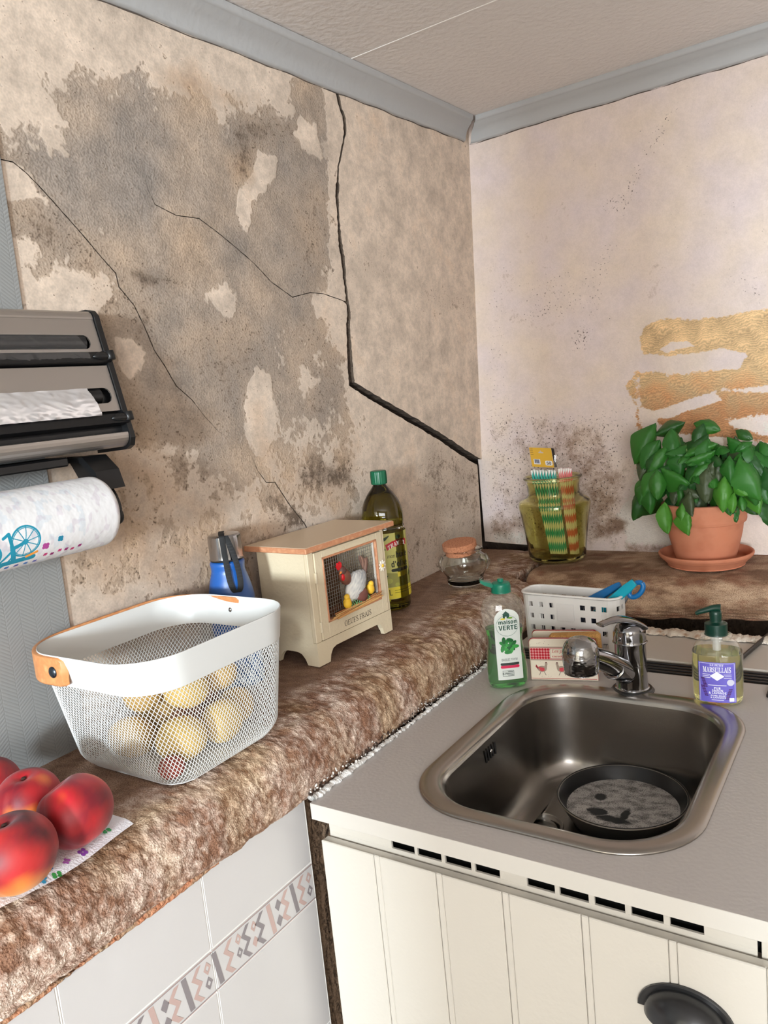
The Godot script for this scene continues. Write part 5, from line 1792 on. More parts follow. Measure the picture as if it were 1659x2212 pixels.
func peaches() -> void:
	var tow := thing("paper_napkin", "white printed paper sheet under the peaches", "napkin")
	var crease := noise(14.0, 3, 402)
	var paper := bump(tri(mat(rgb(232, 228, 230), 0.85), 20.0), noise_tex(256, 0.06, 3, 110), 0.05)
	# sheet: follows the ledge, droops a little over its edge
	var sheet := func(u: float, v: float) -> Vector3:
		var z := lerpf(1.432, 1.76, u)
		var x := lerpf(0.05, 0.262 + 0.004 * sin(z * 30.0), v)
		return Vector3(x, 1.0065 - 0.9 * maxf(0.0, x - 0.245) ** 1.5 * 2.0 + 0.0012 * crease.get_noise_2d(x, z), z)
	part("sheet", grid(50, 30, sheet, false, true), paper, tow)
	var lay := func(v: Vector2) -> Vector3:
		var q: Vector3 = sheet.call(clampf((v.y - 1.432) / 0.328, 0, 1), clampf((v.x - 0.05) / 0.214, 0, 1))
		return Vector3(v.x, q.y + 0.0007, v.y)
	# printed butterflies
	var cols := [rgb(128, 60, 150), rgb(170, 90, 170), rgb(60, 150, 70), rgb(40, 120, 180), rgb(52, 150, 190), rgb(60, 160, 90), rgb(40, 110, 170)]
	var at := [[178, 1837], [143, 1857], [122, 1881], [102, 1875], [90, 1895], [230, 1795], [55, 1905]]
	for i in at.size():
		var p := at_h(at[i][0], at[i][1], 1.007)
		var m := mat(cols[i], 0.8)
		var s := 0.0052 if i != 1 else 0.004
		for a in [0.5, 2.4, 3.9, 5.6]:
			part("printed_butterfly", print_mesh(ellipse(s * 1.1, s * 0.8, 8, Vector2(p.x, p.z) + Vector2.from_angle(a + i) * s * 0.6), lay), m, tow)
	# peaches
	var spec := [[163, 1752, 0.0395, 0.6, 0.25, "dark red peach beside the mesh basket, its stalk hollow facing the wall", 0.05], [62, 1726, 0.0355, 2.2, 0.75, "red peach with a broad yellow cheek between the other peaches", 0.55], [30, 1842, 0.0405, 4.0, 0.35, "deep red peach with yellow underside at the ledge edge", 0.12], [-22, 1698, 0.035, 1.0, 0.3, "bright red peach at the wallpaper side of the group", 0.1]]
	var seeds := [11, 22, 33, 44]
	for i in 4:
		var s: Array = spec[i]
		var r: float = s[2]
		var p := at_h(s[0], s[1], 1.0075 + r * 0.94)
		var nz := noise(26.0, 2, seeds[i])
		var nf := noise(300.0, 2, seeds[i])
		var tilt: Vector3 = [Vector3(0.25, 0.0, 0.5), Vector3(0.1, 0.0, -0.05), Vector3(0.1, 0, 0.1), Vector3(0.1, 0.3, 0)][i]
		var yel := func(d: Vector3) -> float:
			match i:
				0: return clampf(nz.get_noise_3dv(d * 0.03) * 0.6 - 0.25, 0, 1)
				1: return clampf(nz.get_noise_3dv(d * 0.022) * 1.4 + d.dot(Vector3(0.45, -0.05, 0.6)) * 1.3 - 0.42, 0, 1)
				2: return clampf(-d.y * 1.7 - 0.75 + d.dot(Vector3(0.3, 0, 0.5)) * 0.5 + nz.get_noise_3dv(d * 0.03) * 0.6, 0, 1)
			return clampf(nz.get_noise_3dv(d * 0.03) - 0.3, 0, 1)
		var f := func(u: float, v: float) -> Vector3:
			var a := u * TAU
			var b := (v - 0.5) * PI
			var d := Vector3(cos(a) * cos(b), sin(b), sin(a) * cos(b))
			var k := 1.0 - 0.20 * pow(maxf(0.0, d.y), 18.0) * 1.4 - 0.05 * pow(maxf(0.0, -d.y), 14.0)
			var cleft := exp(-pow(wrapf(a - 1.2, -PI, PI) / 0.10, 2.0)) * cos(b) * 0.035
			return Vector3(d.x, d.y * 0.95, d.z) * r * (k - cleft + 0.012 * nz.get_noise_3dv(d * 0.01))
		var cf := func(u: float, v: float, q: Vector3) -> Color:
			var d := q.normalized()
			var y: float = yel.call(d)
			var mott := clampf(0.5 + nz.get_noise_3dv(d * 0.03) * 1.1 + nf.get_noise_3dv(d * 0.05) * 0.15, 0, 1)
			var red := lin(112, 10, 22).lerp(lin(186, 20, 30), mott)
			if i == 2:
				red = lin(84, 12, 24).lerp(lin(176, 34, 34), mott)
			return red.lerp(lin(236, 160, 58), y * 0.9)
		var pm := vmat(0.55)
		pm.rim_enabled = true
		pm.rim = 0.25
		pm.rim_tint = 0.4
		var o := thing("peach", s[5], "peach", p, s[3], "peaches on the ledge")
		o.rotation = tilt + Vector3(0, s[3] * 0.0, 0)
		part("flesh", grid(56, 32, f, true, false, cf), pm, o)
		part("stalk_scar", blob(Vector3(0.003, 0.0015, 0.003), 10, 6, 0.2, 500.0), mat(rgb(60, 34, 26), 0.9), o, Vector3(0, r * 0.745, 0))

func dispenser() -> void:
	# wall-mounted film and foil dispenser: profile (out from the wall, height)
	var z0 := 1.216
	var z1 := 1.78
	var d := thing("film_dispenser", "black and steel wall dispenser for cling film and foil", "dispenser")
	var black := mat(rgb(16, 16, 17), 0.35)
	var steel := mat(Color(0.74, 0.72, 0.70), 0.42, 1.0)
	bump(steel, ramp_tex(256, 0.02, [Color.BLACK, Color.WHITE], 3, 111), 0.006)
	var top := Vector2(0.050, 1.588)
	var bot := Vector2(0.086, 1.436)
	var on := func(y: float, out: float) -> Vector2:
		var t := (top.y - y) / (top.y - bot.y)
		var n := Vector2(bot.y - top.y, -(bot.x - top.x)).normalized()
		return top.lerp(bot, t) - n * out
	var along := func(sec: Array, za: float, zb: float) -> ArrayMesh:
		var q := PackedVector2Array(sec)
		return slab(q, zb - za, Transform3D(Basis(Vector3(1, 0, 0), Vector3(0, 1, 0), Vector3(0, 0, 1)), Vector3(0, 0, za)))
	# end plate and body
	var outline := [Vector2(0.016, 1.603), Vector2(0.036, 1.6025), Vector2(0.046, 1.600), Vector2(0.053, 1.592), on.call(1.58, 0.003), on.call(1.44, 0.003), Vector2(0.092, 1.424), Vector2(0.088, 1.413), Vector2(0.078, 1.408), Vector2(0.016, 1.405)]
	part("end_cap", along.call(outline, z0, z0 + 0.008), black, d)
	var inner := [Vector2(0.014, 1.598), Vector2(0.04, 1.597), on.call(1.585, -0.009), on.call(1.44, -0.009), Vector2(0.076, 1.412), Vector2(0.014, 1.41)]
	part("body", along.call(inner, z0 + 0.008, z1), black, d)
	# steel panels with a long slot: built as frames round the slot
	var panel := func(ya: float, yb: float, s0: float, s1: float, zs: float, called: String):
		var q := [[ya, s1], [s0, yb]]
		for r in q:
			var a: Vector2 = on.call(r[0], 0.0)
			var b: Vector2 = on.call(r[1], 0.0)
			var a2: Vector2 = on.call(r[0], -0.002)
			var b2: Vector2 = on.call(r[1], -0.002)
			part(called, along.call([a, a2, b2, b], z0 + 0.009, z1), steel, d)
		# the end piece beside the slot, cut to a half round
		var mid := (s0 + s1) / 2
		var hr := (s1 - s0) / 2
		var pts := PackedVector2Array()
		pts.append(Vector2(0, s0))
		pts.append(Vector2(0, s1))
		for i in 13:
			var a := PI / 2 - i * PI / 12
			pts.append(Vector2(zs + hr - z0 - 0.009 - cos(a) * hr, mid + sin(a) * hr))
		var n: Vector2 = on.call(1.5, 0.0) - on.call(1.5, -0.002)
		var dirn: Vector2 = (on.call(1.6, 0.0) - on.call(1.5, 0.0)) / 0.1
		var o: Vector2 = on.call(0.0, -0.002)
		var t := Transform3D(Basis(Vector3(0, 0, 1), Vector3(dirn.x, dirn.y, 0), Vector3(n.normalized().x, n.normalized().y, 0)), Vector3(o.x, o.y, z0 + 0.009))
		part(called, slab(pts, 0.002, t), steel, d)
	panel.call(1.588, 1.543, 1.547, 1.566, 1.24, "steel_panel")
	panel.call(1.524, 1.462, 1.473, 1.494, 1.232, "steel_panel")
	# top lip curves back to the wall
	var lip := []
	for i in 7:
		var a := i / 6.0 * PI * 0.42
		lip.append(Vector2(0.040 + 0.0105 * cos(a) - 0.0, 1.588 + 0.0115 * sin(a)))
	lip.append(Vector2(0.014, 1.5995))
	var lip2 := lip.duplicate()
	lip2.reverse()
	for v in lip2:
		lip.append(v - Vector2(0.001, 0.002))
	part("steel_lip", along.call(lip, z0 + 0.009, z1), steel, d)
	# lower lip, rounded
	var low := []
	for i in 9:
		var a := 0.25 - i / 8.0 * PI * 0.62
		low.append(Vector2(0.074 + 0.0155 * cos(a), 1.428 + 0.016 * sin(a)))
	var low2 := low.duplicate()
	low2.reverse()
	for v in low2:
		low.append(v * 1.0 - Vector2(0.002, -0.0008))
	part("steel_lip", along.call(low, z0 + 0.009, z1), steel, d)
	# cutter rails with their sliders
	for y in [1.534, 1.450]:
		var a: Vector2 = on.call(y + 0.007, -0.002)
		var b: Vector2 = on.call(y + 0.007, 0.004)
		var c: Vector2 = on.call(y - 0.006, 0.0065)
		var e: Vector2 = on.call(y - 0.008, -0.002)
		var rail := part("cutter_rail", along.call([a, b, c, e], z0 + 0.004, z1), black, d)
		var k: Vector2 = on.call(y, 0.009)
		part("slider", grid(20, 6, func(u: float, v: float):
			var w := u * TAU
			return Vector3(k.x - 0.004 + 0.006 * cos(w) * sin(v * PI), k.y + 0.0 + (v - 0.5) * 0.014, z0 + 0.016 + 0.016 * sin(w) * sin(v * PI)), true), black, rail)
		part("end_ring", lathe([Vector2(0.0, -0.006), Vector2(0.0062, -0.006), Vector2(0.0066, 0.0), Vector2(0.0062, 0.006), Vector2(0.0, 0.006)], 20), black, rail, Vector3(k.x - 0.003, k.y + 0.001, z0 + 0.004), Vector3(0, 0, 0.2))
	# rolls behind the slots
	part("film_roll", tube([Vector3(0.046, 1.556, z0 + 0.03), Vector3(0.046, 1.556, z1)], 0.0125, 20), mat(rgb(30, 30, 31), 0.25), d)
	part("foil_roll", tube([Vector3(0.062, 1.483, z0 + 0.03), Vector3(0.062, 1.483, z1)], 0.0125, 20), mat(rgb(24, 24, 25), 0.3), d)
	# black back plate below the dispenser and the arm that holds the roll
	part("arm_bracket", box(Vector3(0.05, 0.012, 0.3), 0.002, Vector3(0.045, 1.402, 1.46)), black, d)
	var arm := []
	for i in 15:
		var t := i / 14.0
		arm.append(Vector2(0.030 + 0.062 * sin(t * PI * 0.5) + 0.008, 1.405 - 0.075 * t))
	for i in 15:
		var t := 1.0 - i / 14.0
		arm.append(Vector2(0.030 + 0.038 * sin(t * PI * 0.5) - 0.022, 1.405 - 0.085 * t))
	part("roll_arm", along.call(arm, 1.262, 1.270), black, d)
	part("roll_arm_edge", along.call([Vector2(0.038, 1.405), Vector2(0.070, 1.405), Vector2(0.093, 1.385), Vector2(0.101, 1.36), Vector2(0.094, 1.36), Vector2(0.086, 1.38), Vector2(0.064, 1.397), Vector2(0.038, 1.398)], 1.252, 1.290), black, d)
	part("axle", tube([Vector3(0.088, 1.333, 1.268), Vector3(0.088, 1.333, 1.6)], 0.011, 20), black, d)
	part("axle_knob", blob(Vector3(0.012, 0.012, 0.006), 16, 10), black, d, Vector3(0.088, 1.322, 1.262))
	# sheet of foil hanging from its slot
	var cr := noise(55.0, 3, 421)
	var foil := mat(Color(0.95, 0.95, 0.96), 0.28, 0.8)
	var ff := func(u: float, v: float) -> Vector3:
		var z := lerpf(1.272, 1.72, u)
		var y := lerpf(1.493, 1.4555, v)
		var out := 0.0035 + 0.006 * sin(v * PI * 0.85)
		var q: Vector2 = on.call(y, out + 0.0030 * absf(cr.get_noise_2d(z * 0.45, y * 1.0)) + 0.0007 * cr.get_noise_2d(z * 1.6, y * 3.0))
		return Vector3(q.x, q.y, z - (0.010 * v))
	var fo := part("foil_sheet", grid(150, 22, ff, false, true), foil, null)
	tag(fo, "crumpled sheet of kitchen foil pulled from the lower dispenser slot", "foil")
	var film := func(u: float, v: float) -> Vector3:
		var z := lerpf(1.262, 1.70, u)
		var y := lerpf(1.566, 1.5285, v)
		var q: Vector2 = on.call(y, 0.003 + 0.005 * sin(v * PI) + 0.004 * absf(cr.get_noise_2d(z * 1.3 + 4.0, y * 1.5)))
		return Vector3(q.x, q.y, z - 0.012 * v)
	var fi := part("cling_film", grid(110, 14, film, false, true), pane(Color.WHITE, 0.015, 0.04), null)
	tag(fi, "clear wrinkled cling film pulled from the upper dispenser slot", "film")

func paper_roll() -> void:
	var c := Vector3(0.088, 1.3335, 0)
	var r := 0.0465
	var za := 1.288
	var zb := 1.516
	var o := thing("paper_towel_roll", "roll of white kitchen paper printed with a teal bicycle", "paper roll", Vector3(c.x, c.y, 0))
	# print: drawn flat, u runs along the roll from its wall-corner end, v round it
	var w := 1024
	var h := 1024
	var im := Image.create(w, h, false, Image.FORMAT_RGB8)
	im.fill(rgb(220, 218, 218))
	var mm := w / 0.228   # pixels per metre along
	var mv := h / (TAU * r)
	var dot := func(x: float, y: float, s: float, col: Color):
		for j in range(int((y - s) * mv), int((y + s) * mv) + 1):
			for i in range(int((x - s) * mm), int((x + s) * mm) + 1):
				if i >= 0 and i < w and j >= 0 and j < h and Vector2(i / mm - x, j / mv - y).length() <= s:
					im.set_pixel(i, j, col)
	var line := func(a: Vector2, b: Vector2, s: float, col: Color):
		var n := int(a.distance_to(b) / (s * 0.6)) + 1
		for i in n + 1:
			var p := a.lerp(b, float(i) / n)
			dot.call(p.x, p.y, s, col)
	var circle := func(q: Vector2, rad: float, s: float, col: Color, from := 0.0, to := TAU):
		var n := int(rad * TAU / (s * 0.6)) + 8
		for i in n + 1:
			var a := lerpf(from, to, float(i) / n)
			dot.call(q.x + cos(a) * rad, q.y + sin(a) * rad, s, col)
	var teal := rgb(22, 134, 160)
	# faint blotches of colour showing through from lower sheets
	var soft := noise(0.010, 3, 431)
	var soft2 := noise(0.012, 2, 432)
	for j in h:
		for i in w:
			var a := clampf((soft.get_noise_2d(i, j) - 0.15) * 0.9, 0, 0.13)
			var b := clampf((soft2.get_noise_2d(i, j) - 0.3) * 1.0, 0, 0.14)
			if a > 0.0 or b > 0.0:
				var cc := im.get_pixel(i, j)
				cc = cc.lerp(rgb(120, 160, 190), a if i > w * 0.25 else 0.0)
				cc = cc.lerp(rgb(130, 90, 120), b * 0.8)
				im.set_pixel(i, j, cc)
	# where the print stands round the roll: v0 faces the room, low on the roll
	var v0 := TAU * r * 0.5
	var wc := Vector2(0.138, v0 + 0.012)
	circle.call(wc, 0.0185, 0.0011, teal)
	circle.call(wc, 0.0165, 0.0005, teal)
	circle.call(wc, 0.002, 0.0016, teal)
	for k in 10:
		line.call(wc, wc + Vector2.from_angle(k * TAU / 10 + 0.2) * 0.0175, 0.00055, teal)
	line.call(wc + Vector2(0, 0), wc + Vector2(0.016, 0.006), 0.0022, teal)
	line.call(wc + Vector2(0.016, 0.006), wc + Vector2(0.020, -0.012), 0.0022, teal)
	line.call(wc + Vector2(0.020, -0.013), wc + Vector2(0.027, -0.009), 0.0018, teal)
	line.call(wc + Vector2(0.016, 0.006), wc + Vector2(0.012, 0.024), 0.003, teal)
	line.call(wc + Vector2(-0.012, 0.024), wc + Vector2(0.03, 0.027), 0.0042, teal)
	line.call(wc + Vector2(0.018, 0.010), wc + Vector2(0.036, 0.030), 0.0016, teal)
	line.call(wc + Vector2(0.012, 0.012), wc + Vector2(0.026, 0.034), 0.0012, teal)
	var w2 := wc + Vector2(0.048, 0.012)
	circle.call(w2, 0.0185, 0.0013, teal)
	for k in 10:
		line.call(w2, w2 + Vector2.from_angle(k * TAU / 10) * 0.0175, 0.0006, teal)
	line.call(wc + Vector2(-0.016, 0.017), wc + Vector2(-0.004, 0.021), 0.002, rgb(230, 150, 60))
	var bug := func(q: Vector2, s: float, col: Color):
		for a in [0.6, 2.3, 3.9, 5.5]:
			dot.call(q.x + cos(a) * s * 0.6, q.y + sin(a) * s * 0.6, s * 0.62, col)
	bug.call(wc + Vector2(-0.027, 0.012), 0.0042, rgb(168, 64, 140))
	bug.call(wc + Vector2(-0.046, 0.006), 0.0034, rgb(22, 120, 150))
	for k in 6:
		bug.call(wc + Vector2(-0.030 - k * 0.0095, 0.026 + 0.002 * sin(k * 2.0)), 0.0024, [rgb(190, 50, 110), rgb(150, 40, 110)][k % 2])
	for k in 5:
		bug.call(wc + Vector2(-0.02 + k * 0.012, 0.036), 0.0026, [rgb(90, 90, 170), rgb(60, 110, 180)][k % 2])
	var m := mat(Color.WHITE, 0.9)
	m.albedo_texture = tex_of(im)
	var em := noise_tex(256, 0.05, 3, 433)
	bump(m, em, 0.05)
	var wob := noise(9.0, 2, 434)
	var f := func(u: float, v: float) -> Vector3:
		# u along the roll, v round it starting at the wall side going over the top
		var a := PI - v * TAU
		var z := lerpf(za, zb, u)
		var e := minf(1.0, (z - za) / 0.009)
		var rr3 := (r - 0.006 * pow(1.0 - e, 2.0)) * (1.0 + 0.012 * wob.get_noise_3d(cos(a) * 0.1, sin(a) * 0.1, z))
		return Vector3(cos(a) * rr3, sin(a) * rr3, z)
	part("printed_sheet", grid(70, 64, f, false, false), m, o)
	var ends := mat(rgb(228, 226, 224), 0.95)
	for z in [za + 0.0005, zb]:
		part("wound_end", grid(40, 10, func(u: float, v: float): return Vector3(cos(u * TAU) * lerpf(0.0125, r - 0.006, v), sin(u * TAU) * lerpf(0.0125, r - 0.006, v), z + (0.0006 * sin(v * 40.0))), true), ends, o)
	part("cardboard_core", tube([Vector3(0, 0, za), Vector3(0, 0, zb)], 0.0125, 24, false), mat(rgb(170, 140, 108), 0.9), o)

func dish_soap() -> void:
	var p := Vector3(0.375, TOP + 0.0006, 0.697)
	var o := thing("dish_soap_bottle", "clear squeeze bottle of green dish soap with open cap", "bottle", p, face_cam(p) + 0.12)
	var outl := [Vector2(0.0, 0.001), Vector2(0.024, 0.0), Vector2(0.032, 0.002), Vector2(0.0355, 0.008), Vector2(0.0365, 0.018), Vector2(0.0362, 0.035), Vector2(0.0345, 0.055), Vector2(0.032, 0.078), Vector2(0.0318, 0.092), Vector2(0.0355, 0.112), Vector2(0.0385, 0.130), Vector2(0.0385, 0.143), Vector2(0.034, 0.157), Vector2(0.025, 0.166), Vector2(0.0155, 0.1705), Vector2(0.0135, 0.174)]
	var sm := smooth(outl, 5)
	part("shell", bottle_mesh(sm, 0.62, 2.6), pane(rgb(240, 250, 240), 0.06, 0.03), o)
	var fill := []
	for v in sm:
		if v.y < 0.109:
			fill.append(v)
	fill.append(Vector2(fill[-1].x, 0.109))
	fill.append(Vector2(0.0, 0.1092))
	part("green_soap", bottle_mesh(fill, 0.6, 2.6, 48, 0.0011), glass(rgb(76, 208, 78), 0.02, 0.034), o)
	var capm := mat(rgb(10, 122, 96), 0.3)
	var cap := part("cap", lathe(smooth([Vector2(0.0, 0.1735), Vector2(0.0165, 0.1735), Vector2(0.0172, 0.175), Vector2(0.0172, 0.186), Vector2(0.0155, 0.1905), Vector2(0.009, 0.1925), Vector2(0.0055, 0.1935), Vector2(0.0055, 0.197), Vector2(0.004, 0.198), Vector2(0.0, 0.198)], 3), 36), capm, o)
	part("flip_lid", slab(poly([-0.013, 0.186, -0.0165, 0.192, -0.029, 0.196, -0.036, 0.1995, -0.037, 0.195, -0.030, 0.1895, -0.017, 0.184]), 0.016, Transform3D(Basis(), Vector3(0, 0, -0.008)), 0.001), capm, cap)
	# label on the front face
	var front := func(v: Vector2, lift: float) -> Vector3:
		var hw := 0.0
		for i in sm.size() - 1:
			if v.y >= sm[i].y and v.y <= sm[i + 1].y and sm[i + 1].y > sm[i].y:
				hw = lerpf(sm[i].x, sm[i + 1].x, (v.y - sm[i].y) / (sm[i + 1].y - sm[i].y))
		var t := clampf(absf(v.x) / maxf(hw, 0.001), 0.0, 0.98)
		return Vector3(v.x, v.y, 0.62 * hw * pow(1.0 - pow(t, 2.6), 1.0 / 2.6) + lift)
	var shape := PackedVector2Array()
	for i in 15:
		var a := i * PI / 14
		shape.append(Vector2(cos(a) * 0.0215 + 0.003, 0.128 + sin(a) * 0.020))
	for v in [[-0.0175, 0.075], [-0.0195, 0.05], [-0.0205, 0.020], [-0.017, 0.0175], [0.022, 0.0175], [0.0255, 0.020], [0.0255, 0.05], [0.0235, 0.075]]:
		shape.append(Vector2(v[0], v[1]))
	var lay := func(k: float) -> Callable: return func(v: Vector2): return front.call(v, 0.0006 + k * 0.00035)
	var dense := func(sh: PackedVector2Array) -> PackedVector2Array:
		var q := PackedVector2Array()
		for i in sh.size():
			for t in 4:
				q.append(sh[i].lerp(sh[(i + 1) % sh.size()], t / 4.0))
		return q
	var lb := part("label", grid(14, 40, func(u: float, v: float):
		var y := lerpf(0.0175, 0.148, v)
		var cx := 0.003
		var hw := 0.0225 if y < 0.128 else sqrt(maxf(0.0, 1.0 - pow((y - 0.128) / 0.0201, 2.0))) * 0.0222
		return front.call(Vector2(cx + (u * 2 - 1) * hw, y), 0.0006), false, false), mat(rgb(226, 232, 226), 0.4), o)
	var g := mat(rgb(14, 74, 56), 0.45)
	var leafm := [mat(rgb(30, 130, 50), 0.45), mat(rgb(58, 160, 70), 0.45), mat(rgb(20, 100, 44), 0.45)]
	part("ring", print_mesh(dense.call(ring_poly(Vector2(0.003, 0.117), 0.0200, 0.0195)), lay.call(1)), mat(rgb(150, 170, 160), 0.45), lb)
	part("house_emblem", print_mesh(poly([-0.0035, 0.131, 0.0, 0.131, 0.0, 0.1345, 0.003, 0.1345, 0.003, 0.131, 0.0075, 0.131, 0.0075, 0.138, 0.009, 0.138, 0.002, 0.1445, -0.005, 0.138, -0.0035, 0.138]), lay.call(2)), g, lb)
	part("printed_leaf", print_mesh(ellipse(0.009, 0.003, 12, Vector2(0.009, 0.1315)), lay.call(3)), mat(rgb(120, 170, 50), 0.45), lb)
	part("printed_leaf", print_mesh(ellipse(0.009, 0.003, 12, Vector2(-0.004, 0.1305)), lay.call(3)), mat(rgb(230, 210, 60), 0.45), lb)
	part("lettering", text_mesh("maison", 0.0085, lay.call(2), Vector2(0.004, 0.1245), "Droid Sans", true, 0.032), g, lb)
	part("lettering", text_mesh("VERTE", 0.0088, lay.call(2), Vector2(0.004, 0.1135), "Droid Sans", true, 0.033), g, lb)
	part("lettering", text_mesh("BASILIC-THYM", 0.0042, lay.call(2), Vector2(0.003, 0.0545), "Droid Sans", false, 0.028), mat(rgb(70, 80, 76), 0.45), lb)
	for i in 16:
		var a := i * 2.4
		var q := Vector2(0.003, 0.080) + Vector2(cos(a) * 0.014, sin(a) * 0.012) * sqrt((i + 1) / 16.0)
		var e := PackedVector2Array()
		for k in 10:
			var s := k * TAU / 10
			e.append(q + Vector2(cos(s) * 0.0066, sin(s) * 0.0034).rotated(a * 0.7))
		part("printed_basil", print_mesh(e, lay.call(2.0 + i * 0.1)), leafm[i % 3], lb)
	part("dark_band", print_mesh(rrect(0.0335, 0.0045, 0.002, 3, Vector2(0.003, 0.0465)), lay.call(2), 0.003), mat(rgb(40, 52, 46), 0.45), lb)
	part("pink_band", print_mesh(rrect(0.0335, 0.0050, 0.002, 3, Vector2(0.003, 0.0415)), lay.call(2), 0.003), mat(rgb(216, 34, 84), 0.45), lb)
	part("stamp_frame", print_mesh(dense.call(frame_poly(Vector2(-0.001, 0.0295), 0.020, 0.0105, 0.0006)), lay.call(2)), mat(rgb(70, 84, 76), 0.45), lb)
	for k in 3:
		part("rule", print_mesh(rrect(0.010, 0.0012, 0.0004, 1, Vector2(0.003, 0.0325 - k * 0.003)), lay.call(2)), mat(rgb(70, 84, 76), 0.45), lb)
	part("lettering", text_mesh("82%", 0.004, lay.call(2), Vector2(-0.0065, 0.0295), "Droid Sans", true), mat(rgb(70, 84, 76), 0.45), lb)

func ring_poly(c: Vector2, ro: float, ri: float, n := 28) -> PackedVector2Array:
	var p := PackedVector2Array()
	for i in n + 1:
		p.append(c + Vector2.from_angle(i * TAU / n * 0.998) * ro)
	for i in n + 1:
		p.append(c + Vector2.from_angle((n - i) * TAU / n * 0.998) * ri)
	return p
func frame_poly(c: Vector2, w: float, h: float, t: float) -> PackedVector2Array:
	var a := w / 2
	var b := h / 2
	var e := 0.00002
	return PackedVector2Array([c + Vector2(-a, -b), c + Vector2(a, -b), c + Vector2(a, b), c + Vector2(-a, b), c + Vector2(-a, -b + e), c + Vector2(-a + t, -b + t + e), c + Vector2(-a + t, b - t), c + Vector2(a - t, b - t), c + Vector2(a - t, -b + t), c + Vector2(-a + t, -b + t), c + Vector2(-a + e, -b)])

func hand_soap() -> void:
	var p := Vector3(0.724, TOP + 0.0006, 0.648)
	var o := thing("hand_soap_bottle", "pump bottle of yellow hand soap with violet label", "bottle", p, face_cam(p) - 0.04)
	var outl := smooth([Vector2(0.0, 0.001), Vector2(0.026, 0.0), Vector2(0.0345, 0.0025), Vector2(0.0375, 0.009), Vector2(0.0385, 0.02), Vector2(0.0385, 0.075), Vector2(0.037, 0.085), Vector2(0.032, 0.0945), Vector2(0.0255, 0.1), Vector2(0.022, 0.1025), Vector2(0.0215, 0.105), Vector2(0.0232, 0.107), Vector2(0.0235, 0.109), Vector2(0.022, 0.111), Vector2(0.016, 0.112)], 4)
	part("shell", bottle_mesh(outl, 0.8, 2.8), pane(rgb(250, 250, 236), 0.06, 0.03), o)
	var fill := []
	for v in outl:
		if v.y < 0.083:
			fill.append(v)
	fill.append(Vector2(fill[-1].x, 0.083))
	fill.append(Vector2(0.0, 0.0832))
	part("yellow_soap", bottle_mesh(fill, 0.79, 2.8, 48, 0.0011), glass(rgb(234, 232, 150), 0.02, 0.034), o)
	var dk := mat(rgb(8, 52, 40), 0.32)
	var pump := part("pump", lathe(smooth([Vector2(0.0, 0.1105), Vector2(0.0168, 0.1105), Vector2(0.0172, 0.112), Vector2(0.0172, 0.1265), Vector2(0.0165, 0.129), Vector2(0.012, 0.1305), Vector2(0.0092, 0.132), Vector2(0.0088, 0.1345), Vector2(0.0086, 0.149), Vector2(0.0, 0.1495)], 3), 36), dk, o)
	part("nozzle", tube(smooth([Vector3(0.008, 0.1535, 0.0), Vector3(-0.002, 0.1535, 0.0), Vector3(-0.014, 0.150, 0.001), Vector3(-0.024, 0.147, 0.002), Vector3(-0.029, 0.1435, 0.002)], 5), func(f: float): return lerpf(0.0068, 0.0030, pow(f, 0.7)), 14), dk, pump)
	part("dip_tube", tube([Vector3(0, 0.108, 0), Vector3(0.001, 0.06, 0), Vector3(0.003, 0.006, 0.0)], 0.003, 10), pane(rgb(240, 240, 232), 0.35, 0.1), o)
	part("pump_valve", lathe([Vector2(0.006, 0.084), Vector2(0.0065, 0.0845), Vector2(0.0065, 0.1), Vector2(0.009, 0.101), Vector2(0.009, 0.109)], 20), pane(rgb(236, 236, 230), 0.35, 0.1), o)
	var pw := 2.8
	var front := func(v: Vector2, lift: float) -> Vector3:
		var t := clampf(absf(v.x) / 0.0386, 0.0, 0.97)
		return Vector3(v.x, v.y, 0.8 * 0.0386 * pow(1.0 - pow(t, pw), 1.0 / pw) + lift)
	var lay := func(k: float) -> Callable: return func(v: Vector2): return front.call(v, 0.0006 + k * 0.00035)
	var lb := part("label", grid(14, 4, func(u: float, v: float): return front.call(Vector2(lerpf(-0.027, 0.027, u), lerpf(0.0075, 0.0735, v)), 0.0006), false, false), mat(rgb(108, 98, 196), 0.4), o)
	var wh := mat(rgb(240, 240, 246), 0.4)
	for s in [-1, 1]:
		part("border_line", print_mesh(rrect(0.0005, 0.063, 0.0001, 1, Vector2(s * 0.0255, 0.0405)), lay.call(1)), wh, lb)
	part("border_line", print_mesh(rrect(0.051, 0.0005, 0.0001, 1, Vector2(0, 0.072)), lay.call(1), 0.005), wh, lb)
	part("lettering", text_mesh("LE PETIT", 0.0032, lay.call(1), Vector2(0, 0.0692), "Droid Serif", true, 0.02), wh, lb)
	part("lettering", text_mesh("MARSEILLAIS", 0.0095, func(v: Vector2): return lay.call(1.0).call(Vector2(v.x, v.y * (0.85 + 900.0 * v.x * v.x * 0.5) + 0.0615)), Vector2.ZERO, "Droid Serif", true, 0.041), wh, lb)
	part("diamond", print_mesh(poly([-0.011, 0.051, 0.0, 0.0585, 0.011, 0.051, 0.0, 0.0435]), lay.call(1)), wh, lb)
	for k in 3:
		for s in [-1, 1]:
			part("stripe", print_mesh(rrect(0.0095 + absf(k - 1) * 0.002, 0.0008, 0.0001, 1, Vector2(s * (0.0165 - absf(k - 1) * 0.001), 0.051 + (k - 1) * 0.0027)), lay.call(1), 0.004), wh, lb)
	part("seal", print_mesh(ellipse(0.0105, 0.0105, 20, Vector2(0.0195, 0.041)), lay.call(1)), mat(rgb(206, 206, 222), 0.4), lb)
	part("rule", print_mesh(rrect(0.027, 0.0009, 0.0002, 1, Vector2(0.0, 0.036)), lay.call(1), 0.005), wh, lb)
